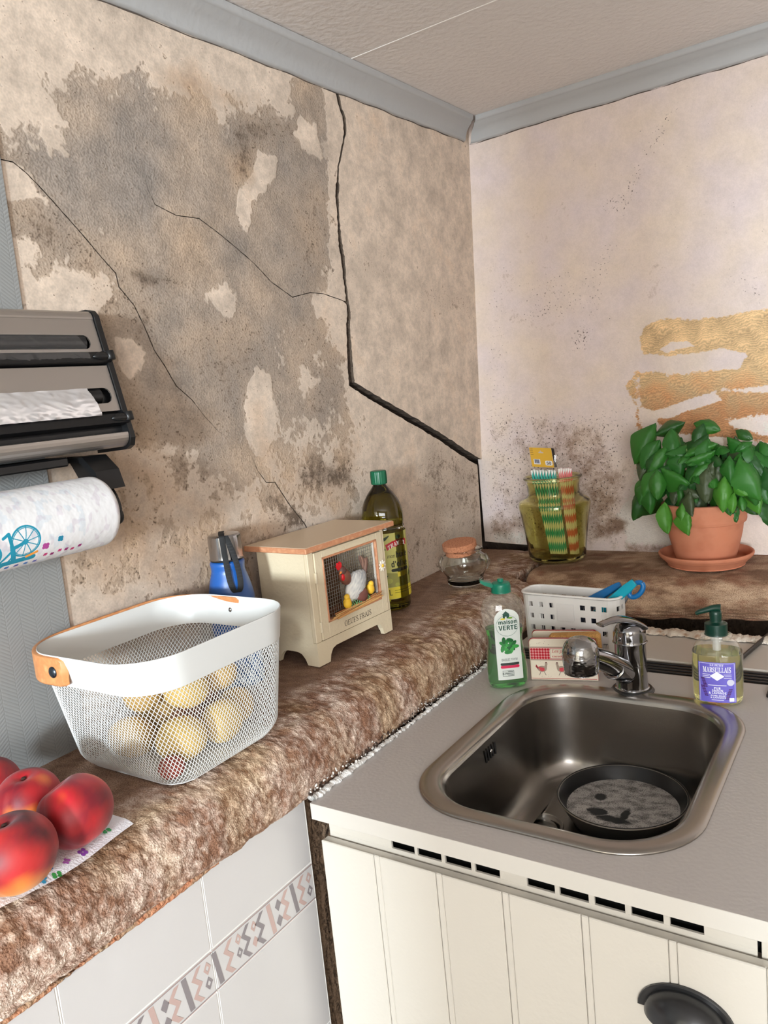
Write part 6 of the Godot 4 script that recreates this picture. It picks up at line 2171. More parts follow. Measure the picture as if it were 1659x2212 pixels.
	for t in [["PUR", 0.0037, 0.0312, 0.010, 0.0], ["SAVON", 0.0037, 0.0272, 0.016, 0.0], ["& LAVANDE", 0.0037, 0.0232, 0.026, 0.0], ["PURE SOAP", 0.0026, 0.0187, 0.022, 0.001], ["& LAVENDER", 0.0026, 0.0155, 0.023, 0.001]]:
		part("lettering", text_mesh(t[0], t[1], lay.call(1), Vector2(t[4], t[2]), "Droid Sans", true, t[3]), wh, lb)
	part("rule", print_mesh(rrect(0.018, 0.0008, 0.0002, 1, Vector2(0.0, 0.0115)), lay.call(1), 0.005), wh, lb)
	part("badge", print_mesh(rrect(0.007, 0.006, 0.0004, 1, Vector2(0.0205, 0.0125)), lay.call(1)), wh, lb)
	var lav := [mat(rgb(66, 30, 92), 0.4), mat(rgb(92, 44, 112), 0.4)]
	for s in [[-0.021, 0.047, 0.3, 0.016], [-0.0215, 0.034, 0.35, 0.018], [0.0195, 0.0295, -0.35, 0.018]]:
		for i in 7:
			var q: Vector2 = Vector2(s[0], s[1]) + Vector2(s[2], -1.0) * s[3] * i / 7.0 * -1.0 * -1.0
			for d in [-1, 1]:
				part("printed_lavender", print_mesh(ellipse(0.003, 0.0019, 8, q + Vector2(d * 0.0013, 0)), lay.call(1.2)), lav[i % 2], lb)

func sponge_holder() -> void:
	var a := at_h(1148, 1469, TOP)
	var b := at_h(1293, 1472, TOP)
	var dir := (b - a).normalized()
	var yaw := atan2(-dir.z, dir.x)
	var w := a.distance_to(b)
	var p := (a + b) / 2
	p.y = TOP + 0.0005
	var o := thing("sponge_holder", "cream ceramic sponge holder with red rim and printed hens", "holder", p, yaw)
	var glaze := mat(rgb(236, 224, 204), 0.18)
	var red := mat(rgb(150, 24, 34), 0.2)
	var plate_shape := func(wd: float, h: float) -> PackedVector2Array:
		var q := PackedVector2Array([Vector2(-wd / 2, 0), Vector2(wd / 2, 0)])
		for i in 6:
			var t := i * PI / 10
			q.append(Vector2(wd / 2 - 0.008 + cos(t) * 0.008, h - 0.008 + sin(t) * 0.008))
		for i in 6:
			var t := PI / 2 + i * PI / 10
			q.append(Vector2(-wd / 2 + 0.008 + cos(t) * 0.008, h - 0.008 + sin(t) * 0.008))
		return q
	part("front_plate", slab(plate_shape.call(w, 0.078), 0.006, Transform3D(Basis(), Vector3(0, 0, -0.006)), 0.0012), glaze, o)
	part("red_edge", slab(plate_shape.call(w + 0.0012, 0.0792), 0.0035, Transform3D(Basis(), Vector3(0, -0.0002, -0.0055)), 0.0), red, o)
	part("back_plate", slab(plate_shape.call(w, 0.078), 0.006, Transform3D(Basis(), Vector3(0, 0, -0.052)), 0.0012), glaze, o)
	part("red_edge", slab(plate_shape.call(w + 0.0012, 0.0792), 0.0035, Transform3D(Basis(), Vector3(0, -0.0002, -0.0515)), 0.0), red, o)
	part("tray", box(Vector3(w, 0.008, 0.046), 0.002, Vector3(0, 0.0042, -0.028)), glaze, o)
	# print on the front plate
	var lay := func(k: float) -> Callable: return func(v: Vector2): return Vector3(v.x, v.y, 0.0003 + k * 0.00025)
	var rm := mat(rgb(186, 28, 44), 0.25)
	var pk := mat(rgb(226, 150, 150), 0.25)
	var gr := mat(rgb(168, 150, 134), 0.25)
	var hw := w / 2
	var fp: Node3D = o.get_child(0)
	part("band", print_mesh(rrect(w - 0.003, 0.026, 0.0005, 1, Vector2(0, 0.0505)), lay.call(0)), gr, fp)
	part("band", print_mesh(rrect(w - 0.003, 0.022, 0.0005, 1, Vector2(0, 0.0505)), lay.call(0.5)), pk, fp)
	for i in 7:
		for j in 4:
			var c := Vector2(-hw + 0.004 + i * 0.005, 0.0425 + j * 0.0052)
			part("check", print_mesh(poly([c.x, c.y - 0.0028, c.x + 0.0026, c.y, c.x, c.y + 0.0028, c.x - 0.0026, c.y]), lay.call(1)), rm, fp)
	part("plaque", print_mesh(poly([-0.020, 0.041, 0.024, 0.041, 0.027, 0.044, 0.027, 0.057, 0.024, 0.060, -0.020, 0.060, -0.023, 0.057, -0.023, 0.044]), lay.call(1)), glaze, fp)
	part("plaque_border", print_mesh(frame_poly(Vector2(0.002, 0.0505), 0.049, 0.0185, 0.0006), lay.call(1.5)), gr, fp)
	part("lettering", text_mesh("Les p", 0.0075, lay.call(2), Vector2(-0.010, 0.0545), "Droid Serif", false, 0.018, 0.3), rm, fp)
	part("lettering", text_mesh("cocott", 0.0035, lay.call(2), Vector2(-0.010, 0.0455), "Droid Serif", true, 0.018), rm, fp)
	part("line", print_mesh(rrect(w - 0.004, 0.0008, 0.0002, 1, Vector2(0, 0.0035)), lay.call(1)), rm, fp)
	for x in [-hw + 0.021, -hw + 0.056, hw - 0.022]:
		var flip := 1.0 if x < -hw + 0.03 else -1.0
		part("printed_hen", print_mesh(ellipse(0.0165, 0.0115, 16, Vector2(x, 0.0215)), lay.call(1)), gr, fp)
		part("printed_hen", print_mesh(poly([x + 0.003 * flip, 0.0225, x + 0.0085 * flip, 0.0215, x + 0.0095 * flip, 0.0305, x + 0.0062 * flip, 0.0315]), lay.call(1.1)), gr, fp)
		part("printed_hen", print_mesh(ellipse(0.0048, 0.0044, 10, Vector2(x + 0.0078 * flip, 0.031)), lay.call(1.2)), gr, fp)
		part("printed_tail", print_mesh(poly([x - 0.006 * flip, 0.0235, x - 0.0105 * flip, 0.0305, x - 0.0115 * flip, 0.0255, x - 0.0075 * flip, 0.0205]), lay.call(1.2)), mat(rgb(150, 40, 48), 0.25), fp)
		part("printed_comb", print_mesh(ellipse(0.0036, 0.0018, 8, Vector2(x + 0.0078 * flip, 0.0335)), lay.call(1.3)), mat(rgb(90, 40, 40), 0.25), fp)
		part("printed_wing", print_mesh(poly([x - 0.0065 * flip, 0.0265, x - 0.002 * flip, 0.0245, x + 0.004 * flip, 0.0235, x + 0.0045 * flip, 0.0185, x, 0.0165, x - 0.0045 * flip, 0.019]), lay.call(1.5)), mat(rgb(206, 74, 84), 0.25), fp)
		for l in [-0.003, 0.003]:
			part("printed_leg", print_mesh(poly([x + l, 0.0165, x + l * 2.0, 0.0095, x + l * 2.0 + 0.0009, 0.0095, x + l + 0.0009, 0.0165]), lay.call(1.6)), mat(rgb(90, 70, 60), 0.25), fp)
	for i in 90:
		var q := Vector2(rng.randf_range(-hw + 0.003, hw - 0.003), rng.randf_range(0.006, 0.074))
		if q.y > 0.036 and q.y < 0.065 or (q.y > 0.012 and q.y < 0.034):
			continue
		part("dot", print_mesh(ellipse(0.0009, 0.0009, 6, q), lay.call(1)), mat(rgb(120, 96, 84), 0.25) if i == 0 else fp.get_child(fp.get_child_count() - 1).get_surface_override_material(0) if fp.get_child(fp.get_child_count() - 1).name.begins_with("dot") else mat(rgb(120, 96, 84), 0.25), fp)
	var sp := part("sponge", box(Vector3(0.092, 0.07, 0.027), 0.005, Vector3.ZERO), bump(tri(mat(rgb(224, 168, 96), 0.95), 20.0), noise_tex(256, 0.06, 4, 115), 0.4), null, p + Vector3(cos(yaw) * 0.021 + sin(yaw) * -0.028, 0.0088 + 0.0355, -sin(yaw) * 0.021 + cos(yaw) * -0.028), Vector3(0, yaw, 0.04))
	tag(sp, "orange sponge standing in the ceramic holder", "sponge")

func caddy() -> void:
	var p0 := Vector3(0.344, TOP, 0.553)
	var p1 := Vector3(0.538, TOP, 0.566)
	var dir := (p1 - p0).normalized()
	var yaw := atan2(-dir.z, dir.x)
	var w := 0.196
	var d := 0.064
	var h := 0.130
	var ctr := (p0 + p1) / 2 + Vector3(sin(yaw) * -d / 2, 0.0005, cos(yaw) * -d / 2)
	var o := thing("sink_caddy", "white plastic caddy with square holes behind the sponge holder", "caddy", ctr, yaw)
	var wm := mat(rgb(234, 232, 228), 0.3)
	# wall developed as a strip round a rounded rectangle: cells are solid or holes
	var r := 0.022
	var per := 2 * (w - 2 * r) + 2 * (d - 2 * r) + TAU * r
	var nu := 0
	var cuts := []   # arc positions of cell borders and whether holes may stand there
	# rr() starts at the middle of the +x side going towards +z; front is +z
	var cell := 0.0098
	var pitch := 0.0215
	var holes := []
	var q_arc := PI * r / 2
	var b_len := d - 2 * r
	var a_len := w - 2 * r
	# front runs from +x to -x after the first half side and corner
	var f0 := b_len + q_arc
	for k in 8:
		holes.append([f0 + a_len / 2 - (k - 3.5) * pitch, k])
	for k in 3:
		holes.append([fposmod(b_len / 2.0 - (k - 1) * 0.017, per), 20 + k])
		holes.append([f0 + a_len + q_arc + b_len / 2.0 + (k - 1) * 0.017, 30 + k])
	for k in 8:
		holes.append([f0 + a_len + 2 * q_arc + b_len + a_len / 2 + (k - 3.5) * pitch, 40 + k])
	var ys := []
	for k in 5:
		ys.append(h - 0.019 - k * 0.0235)
	var us := [0.0]
	for hh in holes:
		us.append(hh[0] - cell / 2)
		us.append(hh[0] + cell / 2)
	for k in 60:
		us.append(per * k / 60.0)
	us.append(per)
	us.sort()
	var vs := [0.0, h]
	for y in ys:
		vs.append(y - cell / 2)
		vs.append(y + cell / 2)
	vs.sort()
	var solid := func(u: float, y: float) -> bool:
		for hh in holes:
			if absf(u - hh[0]) < cell / 2:
				# the left out patch of the front wall carries no holes
				if hh[1] in [3, 4] and y > h - 0.055:
					return true
				for yy in ys:
					if absf(y - yy) < cell / 2:
						return false
		return true
	var at := func(u: float, y: float, inn: float) -> Vector3:
		var k := y / h
		var g := lerpf(-0.004, 0.0, k) - inn
		var q := rr(w + 2 * g, d + 2 * g, r + g, u / per)
		return Vector3(q.x, y, q.y)
	var st := SurfaceTool.new()
	st.begin(Mesh.PRIMITIVE_TRIANGLES)
	st.set_smooth_group(-1)
	var T := 0.0022
	for i in us.size() - 1:
		var ua: float = us[i]
		var ub: float = us[i + 1]
		if ub - ua < 1e-6:
			continue
		for j in vs.size() - 1:
			var va: float = vs[j]
			var vb: float = vs[j + 1]
			var um := (ua + ub) / 2
			var vm := (va + vb) / 2
			if solid.call(um, vm):
				for inn in [0.0, T]:
					var q := [at.call(ua, va, inn), at.call(ub, va, inn), at.call(ub, vb, inn), at.call(ua, vb, inn)]
					var c: Vector3 = (q[0] + q[2]) / 2
					add_faces(st, [order(q, Vector3(c.x, 0, c.z) * (1.0 if inn == 0.0 else -1.0))])
			else:
				for e in [[ua, va, ua, vb], [ub, va, ub, vb], [ua, va, ub, va], [ua, vb, ub, vb]]:
					add_faces(st, [[at.call(e[0], e[1], 0.0), at.call(e[2], e[3], 0.0), at.call(e[2], e[3], T), at.call(e[0], e[1], T)]])
	st.generate_normals()
	part("wall", st.commit(), wm, o)
	var lip := [[0.0, 0.0], [0.0028, -0.0005], [0.0032, 0.0015], [0.0024, 0.0032], [-0.0012, 0.0034], [-0.0024, 0.002], [-0.0022, 0.0]]
	part("lip", grid(72, 6, func(u: float, v: float):
		var s: Array = lip[int(round(v * 6))]
		return at.call(u * per, h, -s[0]) + Vector3(0, s[1], 0), true), wm, o)
	part("floor", slab(rrect(w - 0.010, d - 0.010, r - 0.005, 5), 0.003, Transform3D(Basis(Vector3(1, 0, 0), Vector3(0, 0, -1), Vector3(0, 1, 0)), Vector3.ZERO)), wm, o)
	part("label_patch", box(Vector3(0.034, 0.034, 0.0008), 0.0002, Vector3(-0.002, h - 0.031, d / 2 + 0.0002)), mat(rgb(230, 228, 225), 0.4), o)
	var cl := part("scouring_cloth", blob(Vector3(0.068, 0.052, 0.021), 24, 16, 0.25, 60.0, 9), mat(rgb(26, 28, 44), 0.95), null, ctr + Basis(Vector3.UP, yaw) * Vector3(-0.012, 0.062, 0.0), Vector3(0, yaw, 0))
	tag(cl, "dark navy scouring cloth bundled inside the white caddy", "cloth")
	# utensils: two turquoise handles and a brush head standing in the caddy
	var wp := func(x: float, y: float, z: float) -> Vector3: return ctr + Basis(Vector3.UP, yaw) * Vector3(x, y, z)
	var tq := mat(rgb(18, 166, 190), 0.3)
	var bl := mat(rgb(10, 110, 176), 0.32)
	var gy := mat(rgb(92, 92, 94), 0.5)
	var flat_bar := func(a: Vector3, b: Vector3, w0: float, w1: float, th: float, up: Vector3) -> ArrayMesh:
		return grid(16, 14, func(u: float, v: float):
			var t := clampf((v * 14 - 1) / 12.0, 0, 1)
			var k := 0.0 if v < 0.5 / 14 or v > 1 - 0.5 / 14 else 1.0
			var dirv := (b - a).normalized()
			var s := dirv.cross(up).normalized()
			var n := s.cross(dirv)
			var an := u * TAU
			var wd := lerpf(w0, w1, t) * (0.75 + 0.25 * sin(clampf(t * 8.0, 0, 1) * PI / 2) * sin(clampf((1 - t) * 8.0, 0, 1) * PI / 2))
			var c := signf(cos(an)) * pow(absf(cos(an)), 0.5)
			var e := signf(sin(an)) * pow(absf(sin(an)), 0.5)
			return a.lerp(b, t) + s * wd * c * k + n * th * e * k, true)
	var u1 := thing("dish_brush", "turquoise dish brush handle leaning out of the caddy", "brush")
	var a1: Vector3 = wp.call(-0.045, 0.010, -0.004)
	var b1 := at_z(1370, 1258, ctr.z + 0.012)
	part("handle", flat_bar.call(a1, b1, 0.008, 0.0095, 0.0035, Vector3(0.4, 0.5, 0.8).normalized()), tq, u1)
	part("head", box(Vector3(0.03, 0.022, 0.024), 0.004, a1 + Vector3(0.0, 0.014, 0)), tq, u1)
	part("bristles", box(Vector3(0.024, 0.010, 0.02), 0.003, a1 + Vector3(0.0, -0.001, 0)), mat(rgb(225, 225, 220), 0.9), u1)
	var hole := a1.lerp(b1, 0.72)
	part("hang_hole", lathe([Vector2(0.0, 0.0), Vector2(0.0022, 0.0), Vector2(0.0024, 0.0042), Vector2(0.0, 0.0044)], 12), mat(rgb(8, 60, 72), 0.5), u1, hole + Vector3(0.001, 0.000, 0.0015), Vector3(0.9, 0.3, 0))
	var u2 := thing("bottle_brush", "blue brush with looped handle end leaning out of the caddy", "brush")
	var a2: Vector3 = wp.call(0.0, 0.012, 0.008)
	var b2 := at_z(1352, 1283, ctr.z - 0.012)
	part("handle", flat_bar.call(a2, b2, 0.009, 0.011, 0.004, Vector3(0.4, 0.5, 0.8).normalized()), gy, u2)
	var lc := at_z(1374, 1274, ctr.z - 0.012)
	var ring := []
	var dv := (b2 - a2).normalized()
	var sv := dv.cross(Vector3(0.4, 0.5, 0.8).normalized()).normalized()
	for i in 25:
		var an := i * TAU / 24
		ring.append(lc + dv * cos(an) * 0.0165 + sv * sin(an) * 0.0095)
	part("loop", tube(ring, 0.0048, 10, false), bl, u2)
	part("bristle_head", blob(Vector3(0.017, 0.02, 0.016), 24, 16, 0.15, 300.0), mat(rgb(30, 60, 90), 0.9), u2, a2 + Vector3(0, 0.012, 0))
	var u3 := thing("scraper", "blue scraper lying in the caddy behind the turquoise brush", "scraper")
	var a3: Vector3 = wp.call(0.012, 0.10, -0.018)
	var b3 := at_z(1340, 1262, ctr.z - 0.02)
	part("blade", flat_bar.call(wp.call(-0.02, 0.085, -0.016), a3, 0.016, 0.013, 0.0025, Vector3(0.2, 0.7, 0.7).normalized()), gy, u3)
	part("handle", flat_bar.call(a3, b3, 0.012, 0.006, 0.0035, Vector3(0.2, 0.7, 0.7).normalized()), bl, u3)

func tap() -> void:
	var p := Vector3(0.5865, TOP + 0.0048, 0.653)
	var o := thing("mixer_tap", "chrome single lever mixer tap behind the sink", "tap", p)
	var ch := mat(Color(0.60, 0.60, 0.61), 0.09, 1.0)
	part("base_ring", lathe(smooth([Vector2(0.0, -0.004), Vector2(0.0335, -0.004), Vector2(0.0345, -0.002), Vector2(0.033, 0.0005), Vector2(0.0285, 0.002), Vector2(0.0, 0.0025)], 3), 40), mat(rgb(36, 36, 36), 0.3), o)
	part("body", lathe(smooth([Vector2(0.0, 0.001), Vector2(0.0275, 0.001), Vector2(0.0272, 0.004), Vector2(0.0262, 0.008), Vector2(0.0258, 0.045), Vector2(0.0254, 0.0455), Vector2(0.0254, 0.0465), Vector2(0.0258, 0.047), Vector2(0.0258, 0.082), Vector2(0.0262, 0.0825), Vector2(0.0, 0.083)], 3), 44), ch, o)
	# cap slopes, lever springs from it
	var cap := part("cap", lathe(smooth([Vector2(0.0, 0.0825), Vector2(0.0268, 0.0825), Vector2(0.0272, 0.086), Vector2(0.0268, 0.1), Vector2(0.0252, 0.108), Vector2(0.019, 0.1145), Vector2(0.009, 0.1175), Vector2(0.0, 0.118)], 3), 44), ch, o)
	part("screw_cap", blob(Vector3(0.0042, 0.0042, 0.002), 14, 8), ch, cap, Vector3(-0.0105, 0.094, 0.0248), Vector3(0, -0.4, 0))
	var tip := at_z(1296, 1350, p.z + 0.052) - p
	var l0 := Vector3(0.013, 0.109, -0.010)
	var l1 := Vector3(0.0, 0.1195, 0.0)
	var path := smooth([l0, l1, l1.lerp(tip, 0.35) + Vector3(0, 0.0045, 0), l1.lerp(tip, 0.7) + Vector3(0, 0.0035, 0), tip], 6)
	var flat_dir := (tip - l1)
	var sidev := flat_dir.cross(Vector3.UP).normalized()
	part("lever", grid(20, path.size() + 1, func(u: float, v: float):
		var k := int(round(v * (path.size() + 1))) - 1
		var i := clampi(k, 0, path.size() - 1)
		var t := float(i) / (path.size() - 1)
		var a := u * TAU
		var wd := lerpf(0.023, 0.0105, smoothstep(0.1, 0.8, t))
		var th := lerpf(0.007, 0.0032, smoothstep(0.2, 0.9, t))
		if k < 0 or k >= path.size():
			wd = 0.0
			th = 0.0
		return path[i] + sidev * cos(a) * wd + Vector3.UP * sin(a) * th, true), ch, o)
	# spout rises out of the body towards the sink and ends in a spray head
	var head := at_z(1254, 1413, 0.79) - p
	var s0 := Vector3(-0.004, 0.027, 0.008)
	var dirh := (head - s0)
	var sp := []
	for i in 13:
		var t := i / 12.0
		sp.append(s0 + dirh * t + Vector3(0, 0.006 * sin(t * PI), 0))
	part("spout", tube(sp, func(f: float): return lerpf(0.0205, 0.0155, f), 24), ch, o)
	part("spout_collar", tube([s0 + dirh * 0.30, s0 + dirh * 0.33], 0.0196, 24), ch, o)
	var hm := bump(mat(Color(0.62, 0.62, 0.62), 0.14, 1.0), noise_tex(256, 0.025, 3, 116), 0.08)
	var sh := part("spray_head", lathe(smooth([Vector2(0.0, -0.030), Vector2(0.024, -0.030), Vector2(0.0262, -0.0285), Vector2(0.0275, -0.022), Vector2(0.0288, -0.008), Vector2(0.0285, 0.004), Vector2(0.0255, 0.0155), Vector2(0.019, 0.0235), Vector2(0.010, 0.0275), Vector2(0.0, 0.0285)], 4), 44), hm, o, head)
	part("nozzle_ring", lathe([Vector2(0.0, -0.032), Vector2(0.021, -0.032), Vector2(0.022, -0.0305), Vector2(0.022, -0.029)], 32), mat(rgb(30, 30, 32), 0.4), sh)

func green_jar() -> void:
	var p := Vector3(0.254, LEDGE + 0.002, 0.112)
	var o := thing("green_glass_jar", "wide olive green glass jar holding striped paper straws", "jar", p)
	var g := bump(glass(rgb(238, 236, 178), 0.03), noise_tex(256, 0.02, 2, 117), 0.05)
	var outer := smooth([Vector2(0.0, 0.002), Vector2(0.055, 0.0), Vector2(0.065, 0.003), Vector2(0.0695, 0.012), Vector2(0.074, 0.05), Vector2(0.081, 0.10), Vector2(0.0865, 0.130), Vector2(0.0872, 0.140), Vector2(0.083, 0.149), Vector2(0.070, 0.157), Vector2(0.0635, 0.163), Vector2(0.0625, 0.172), Vector2(0.065, 0.197), Vector2(0.0695, 0.2015), Vector2(0.0715, 0.2045), Vector2(0.070, 0.2075), Vector2(0.066, 0.2085)], 5)
	var inner := smooth([Vector2(0.0625, 0.206), Vector2(0.0615, 0.195), Vector2(0.0585, 0.172), Vector2(0.0595, 0.161), Vector2(0.068, 0.152), Vector2(0.080, 0.145), Vector2(0.0832, 0.138), Vector2(0.0825, 0.128), Vector2(0.077, 0.10), Vector2(0.070, 0.05), Vector2(0.0655, 0.018), Vector2(0.055, 0.011), Vector2(0.0, 0.012)], 5)
	part("body", lathe(outer + inner, 64), g, o)
	# striped straws: two packets, each straw a part
	var stripe := func(c1: Color, c2: Color) -> StandardMaterial3D:
		var im := Image.create(64, 256, false, Image.FORMAT_RGB8)
		for y in 256:
			for x in 64:
				im.set_pixel(x, y, c1 if fposmod(y / 42.0 + x / 64.0, 1.0) < 0.5 else c2)
		var m := mat(Color.WHITE, 0.75)
		m.albedo_texture = tex_of(im)
		return m
	var packet := func(label: String, m: Material, top0: Vector3, top1: Vector3, bot0: Vector3, bot1: Vector3, rows: int, cols: int) -> Node3D:
		var t := thing("straw_packet", label, "straws")
		for i in cols:
			for j in rows:
				var f := (i + 0.5 * (j % 2)) / (cols - 0.5)
				var off := Vector3(0, 0, -0.0062 * j + 0.0031)
				var a := bot0.lerp(bot1, f) + off
				var b := top0.lerp(top1, f) + off + Vector3(0, 0.0012 * sin(i * 2.3 + j), 0)
				var me := grid(10, 1, func(u: float, v: float):
					var dv := (b - a).normalized()
					var s := dv.cross(Vector3.BACK).normalized()
					var n := s.cross(dv)
					return a.lerp(b, v) + (s * cos(u * TAU) + n * sin(u * TAU)) * 0.003, true)
				part("straw", me, m, t)
		return t
	var yb := LEDGE + 0.0185
	var z := 0.112
	var t1: Node3D = packet.call("packet of teal striped paper straws with a yellow card in the green jar", stripe.call(rgb(244, 244, 240), rgb(60, 178, 170)), Vector3(0.207, 1.226, z + 0.012), Vector3(0.264, 1.224, z + 0.012), Vector3(0.248, yb, z + 0.02), Vector3(0.284, yb, z + 0.02), 3, 8)
	# header card
	var cv := at_z(1143, 966, z + 0.012)
	var c2 := at_z(1190, 968, z + 0.012)
	var c3 := at_z(1197, 1010, z + 0.012)
	var c4 := at_z(1150, 1008, z + 0.012)
	var ey := (c2 - c3)
	var ex := (c3 - c4)
	var nn := ex.cross(ey).normalized()
	var onc := func(v: Vector2, k := 0.0) -> Vector3: return c4 + ex * v.x + ey * v.y + nn * (0.0006 + k)
	var card := part("header_card", quad_slab(onc.call(Vector2(0, 0)), onc.call(Vector2(1, 0)), onc.call(Vector2(1, 1)), onc.call(Vector2(0, 1)), -nn * 0.001), mat(rgb(226, 178, 56), 0.5), t1)
	var ink := mat(rgb(60, 50, 40), 0.6)
	for k in 4:
		part("printed_line", print_mesh(rrect(0.13, 0.02, 0.004, 1, Vector2(0.09, 0.93 - k * 0.1)), func(v: Vector2): return onc.call(v, 0.0002)), ink, card)
	part("white_field", print_mesh(rrect(0.3, 0.27, 0.01, 1, Vector2(0.27, 0.27)), func(v: Vector2): return onc.call(v, 0.0002)), mat(rgb(226, 226, 230), 0.6), card)
	for k in 7:
		part("bar_line", print_mesh(rrect(0.018 + 0.012 * (k % 2), 0.2, 0.002, 1, Vector2(0.17 + k * 0.033, 0.29)), func(v: Vector2): return onc.call(v, 0.0004)), mat(rgb(70, 70, 96), 0.6), card)
	part("white_field", print_mesh(rrect(0.32, 0.24, 0.05, 2, Vector2(0.80, 0.22)), func(v: Vector2): return onc.call(v, 0.0002)), mat(rgb(236, 236, 236), 0.6), card)
	part("lettering", text_mesh("50", 0.17, func(v: Vector2): return onc.call(v, 0.0004), Vector2(0.80, 0.22), "Droid Sans", true, 0.2), ink, card)
	part("hang_hole", print_mesh(poly([0.4, 0.72, 0.62, 0.72, 0.62, 0.78, 0.54, 0.8, 0.5, 0.88, 0.46, 0.8, 0.4, 0.78]), func(v: Vector2): return onc.call(v, 0.0003)), mat(rgb(208, 192, 180), 0.8), card)
	part("card_back", quad_slab(onc.call(Vector2(1.01, 0.02), -0.004), onc.call(Vector2(1.07, 0.0), -0.01), onc.call(Vector2(1.06, 0.96), -0.01), onc.call(Vector2(0.99, 1.0), -0.003), -nn * 0.0006), mat(rgb(40, 34, 30), 0.7), t1)
	var t2: Node3D = packet.call("packet of pink striped paper straws in the green jar", stripe.call(rgb(246, 240, 236), rgb(226, 120, 124)), Vector3(0.277, 1.228, z + 0.010), Vector3(0.304, 1.228, z + 0.010), Vector3(0.297, yb, z + 0.018), Vector3(0.311, yb, z + 0.016), 3, 5)
	var film := grid(6, 4, func(u: float, v: float): return Vector3(lerpf(0.267, 0.3, u) + 0.003 * v, lerpf(1.16, 1.262, v), z + 0.0195 + 0.003 * sin(u * 5.0 + v * 3.0)), false, false)
	part("clear_wrapper", film, pane(Color.WHITE, 0.04, 0.06), t2)

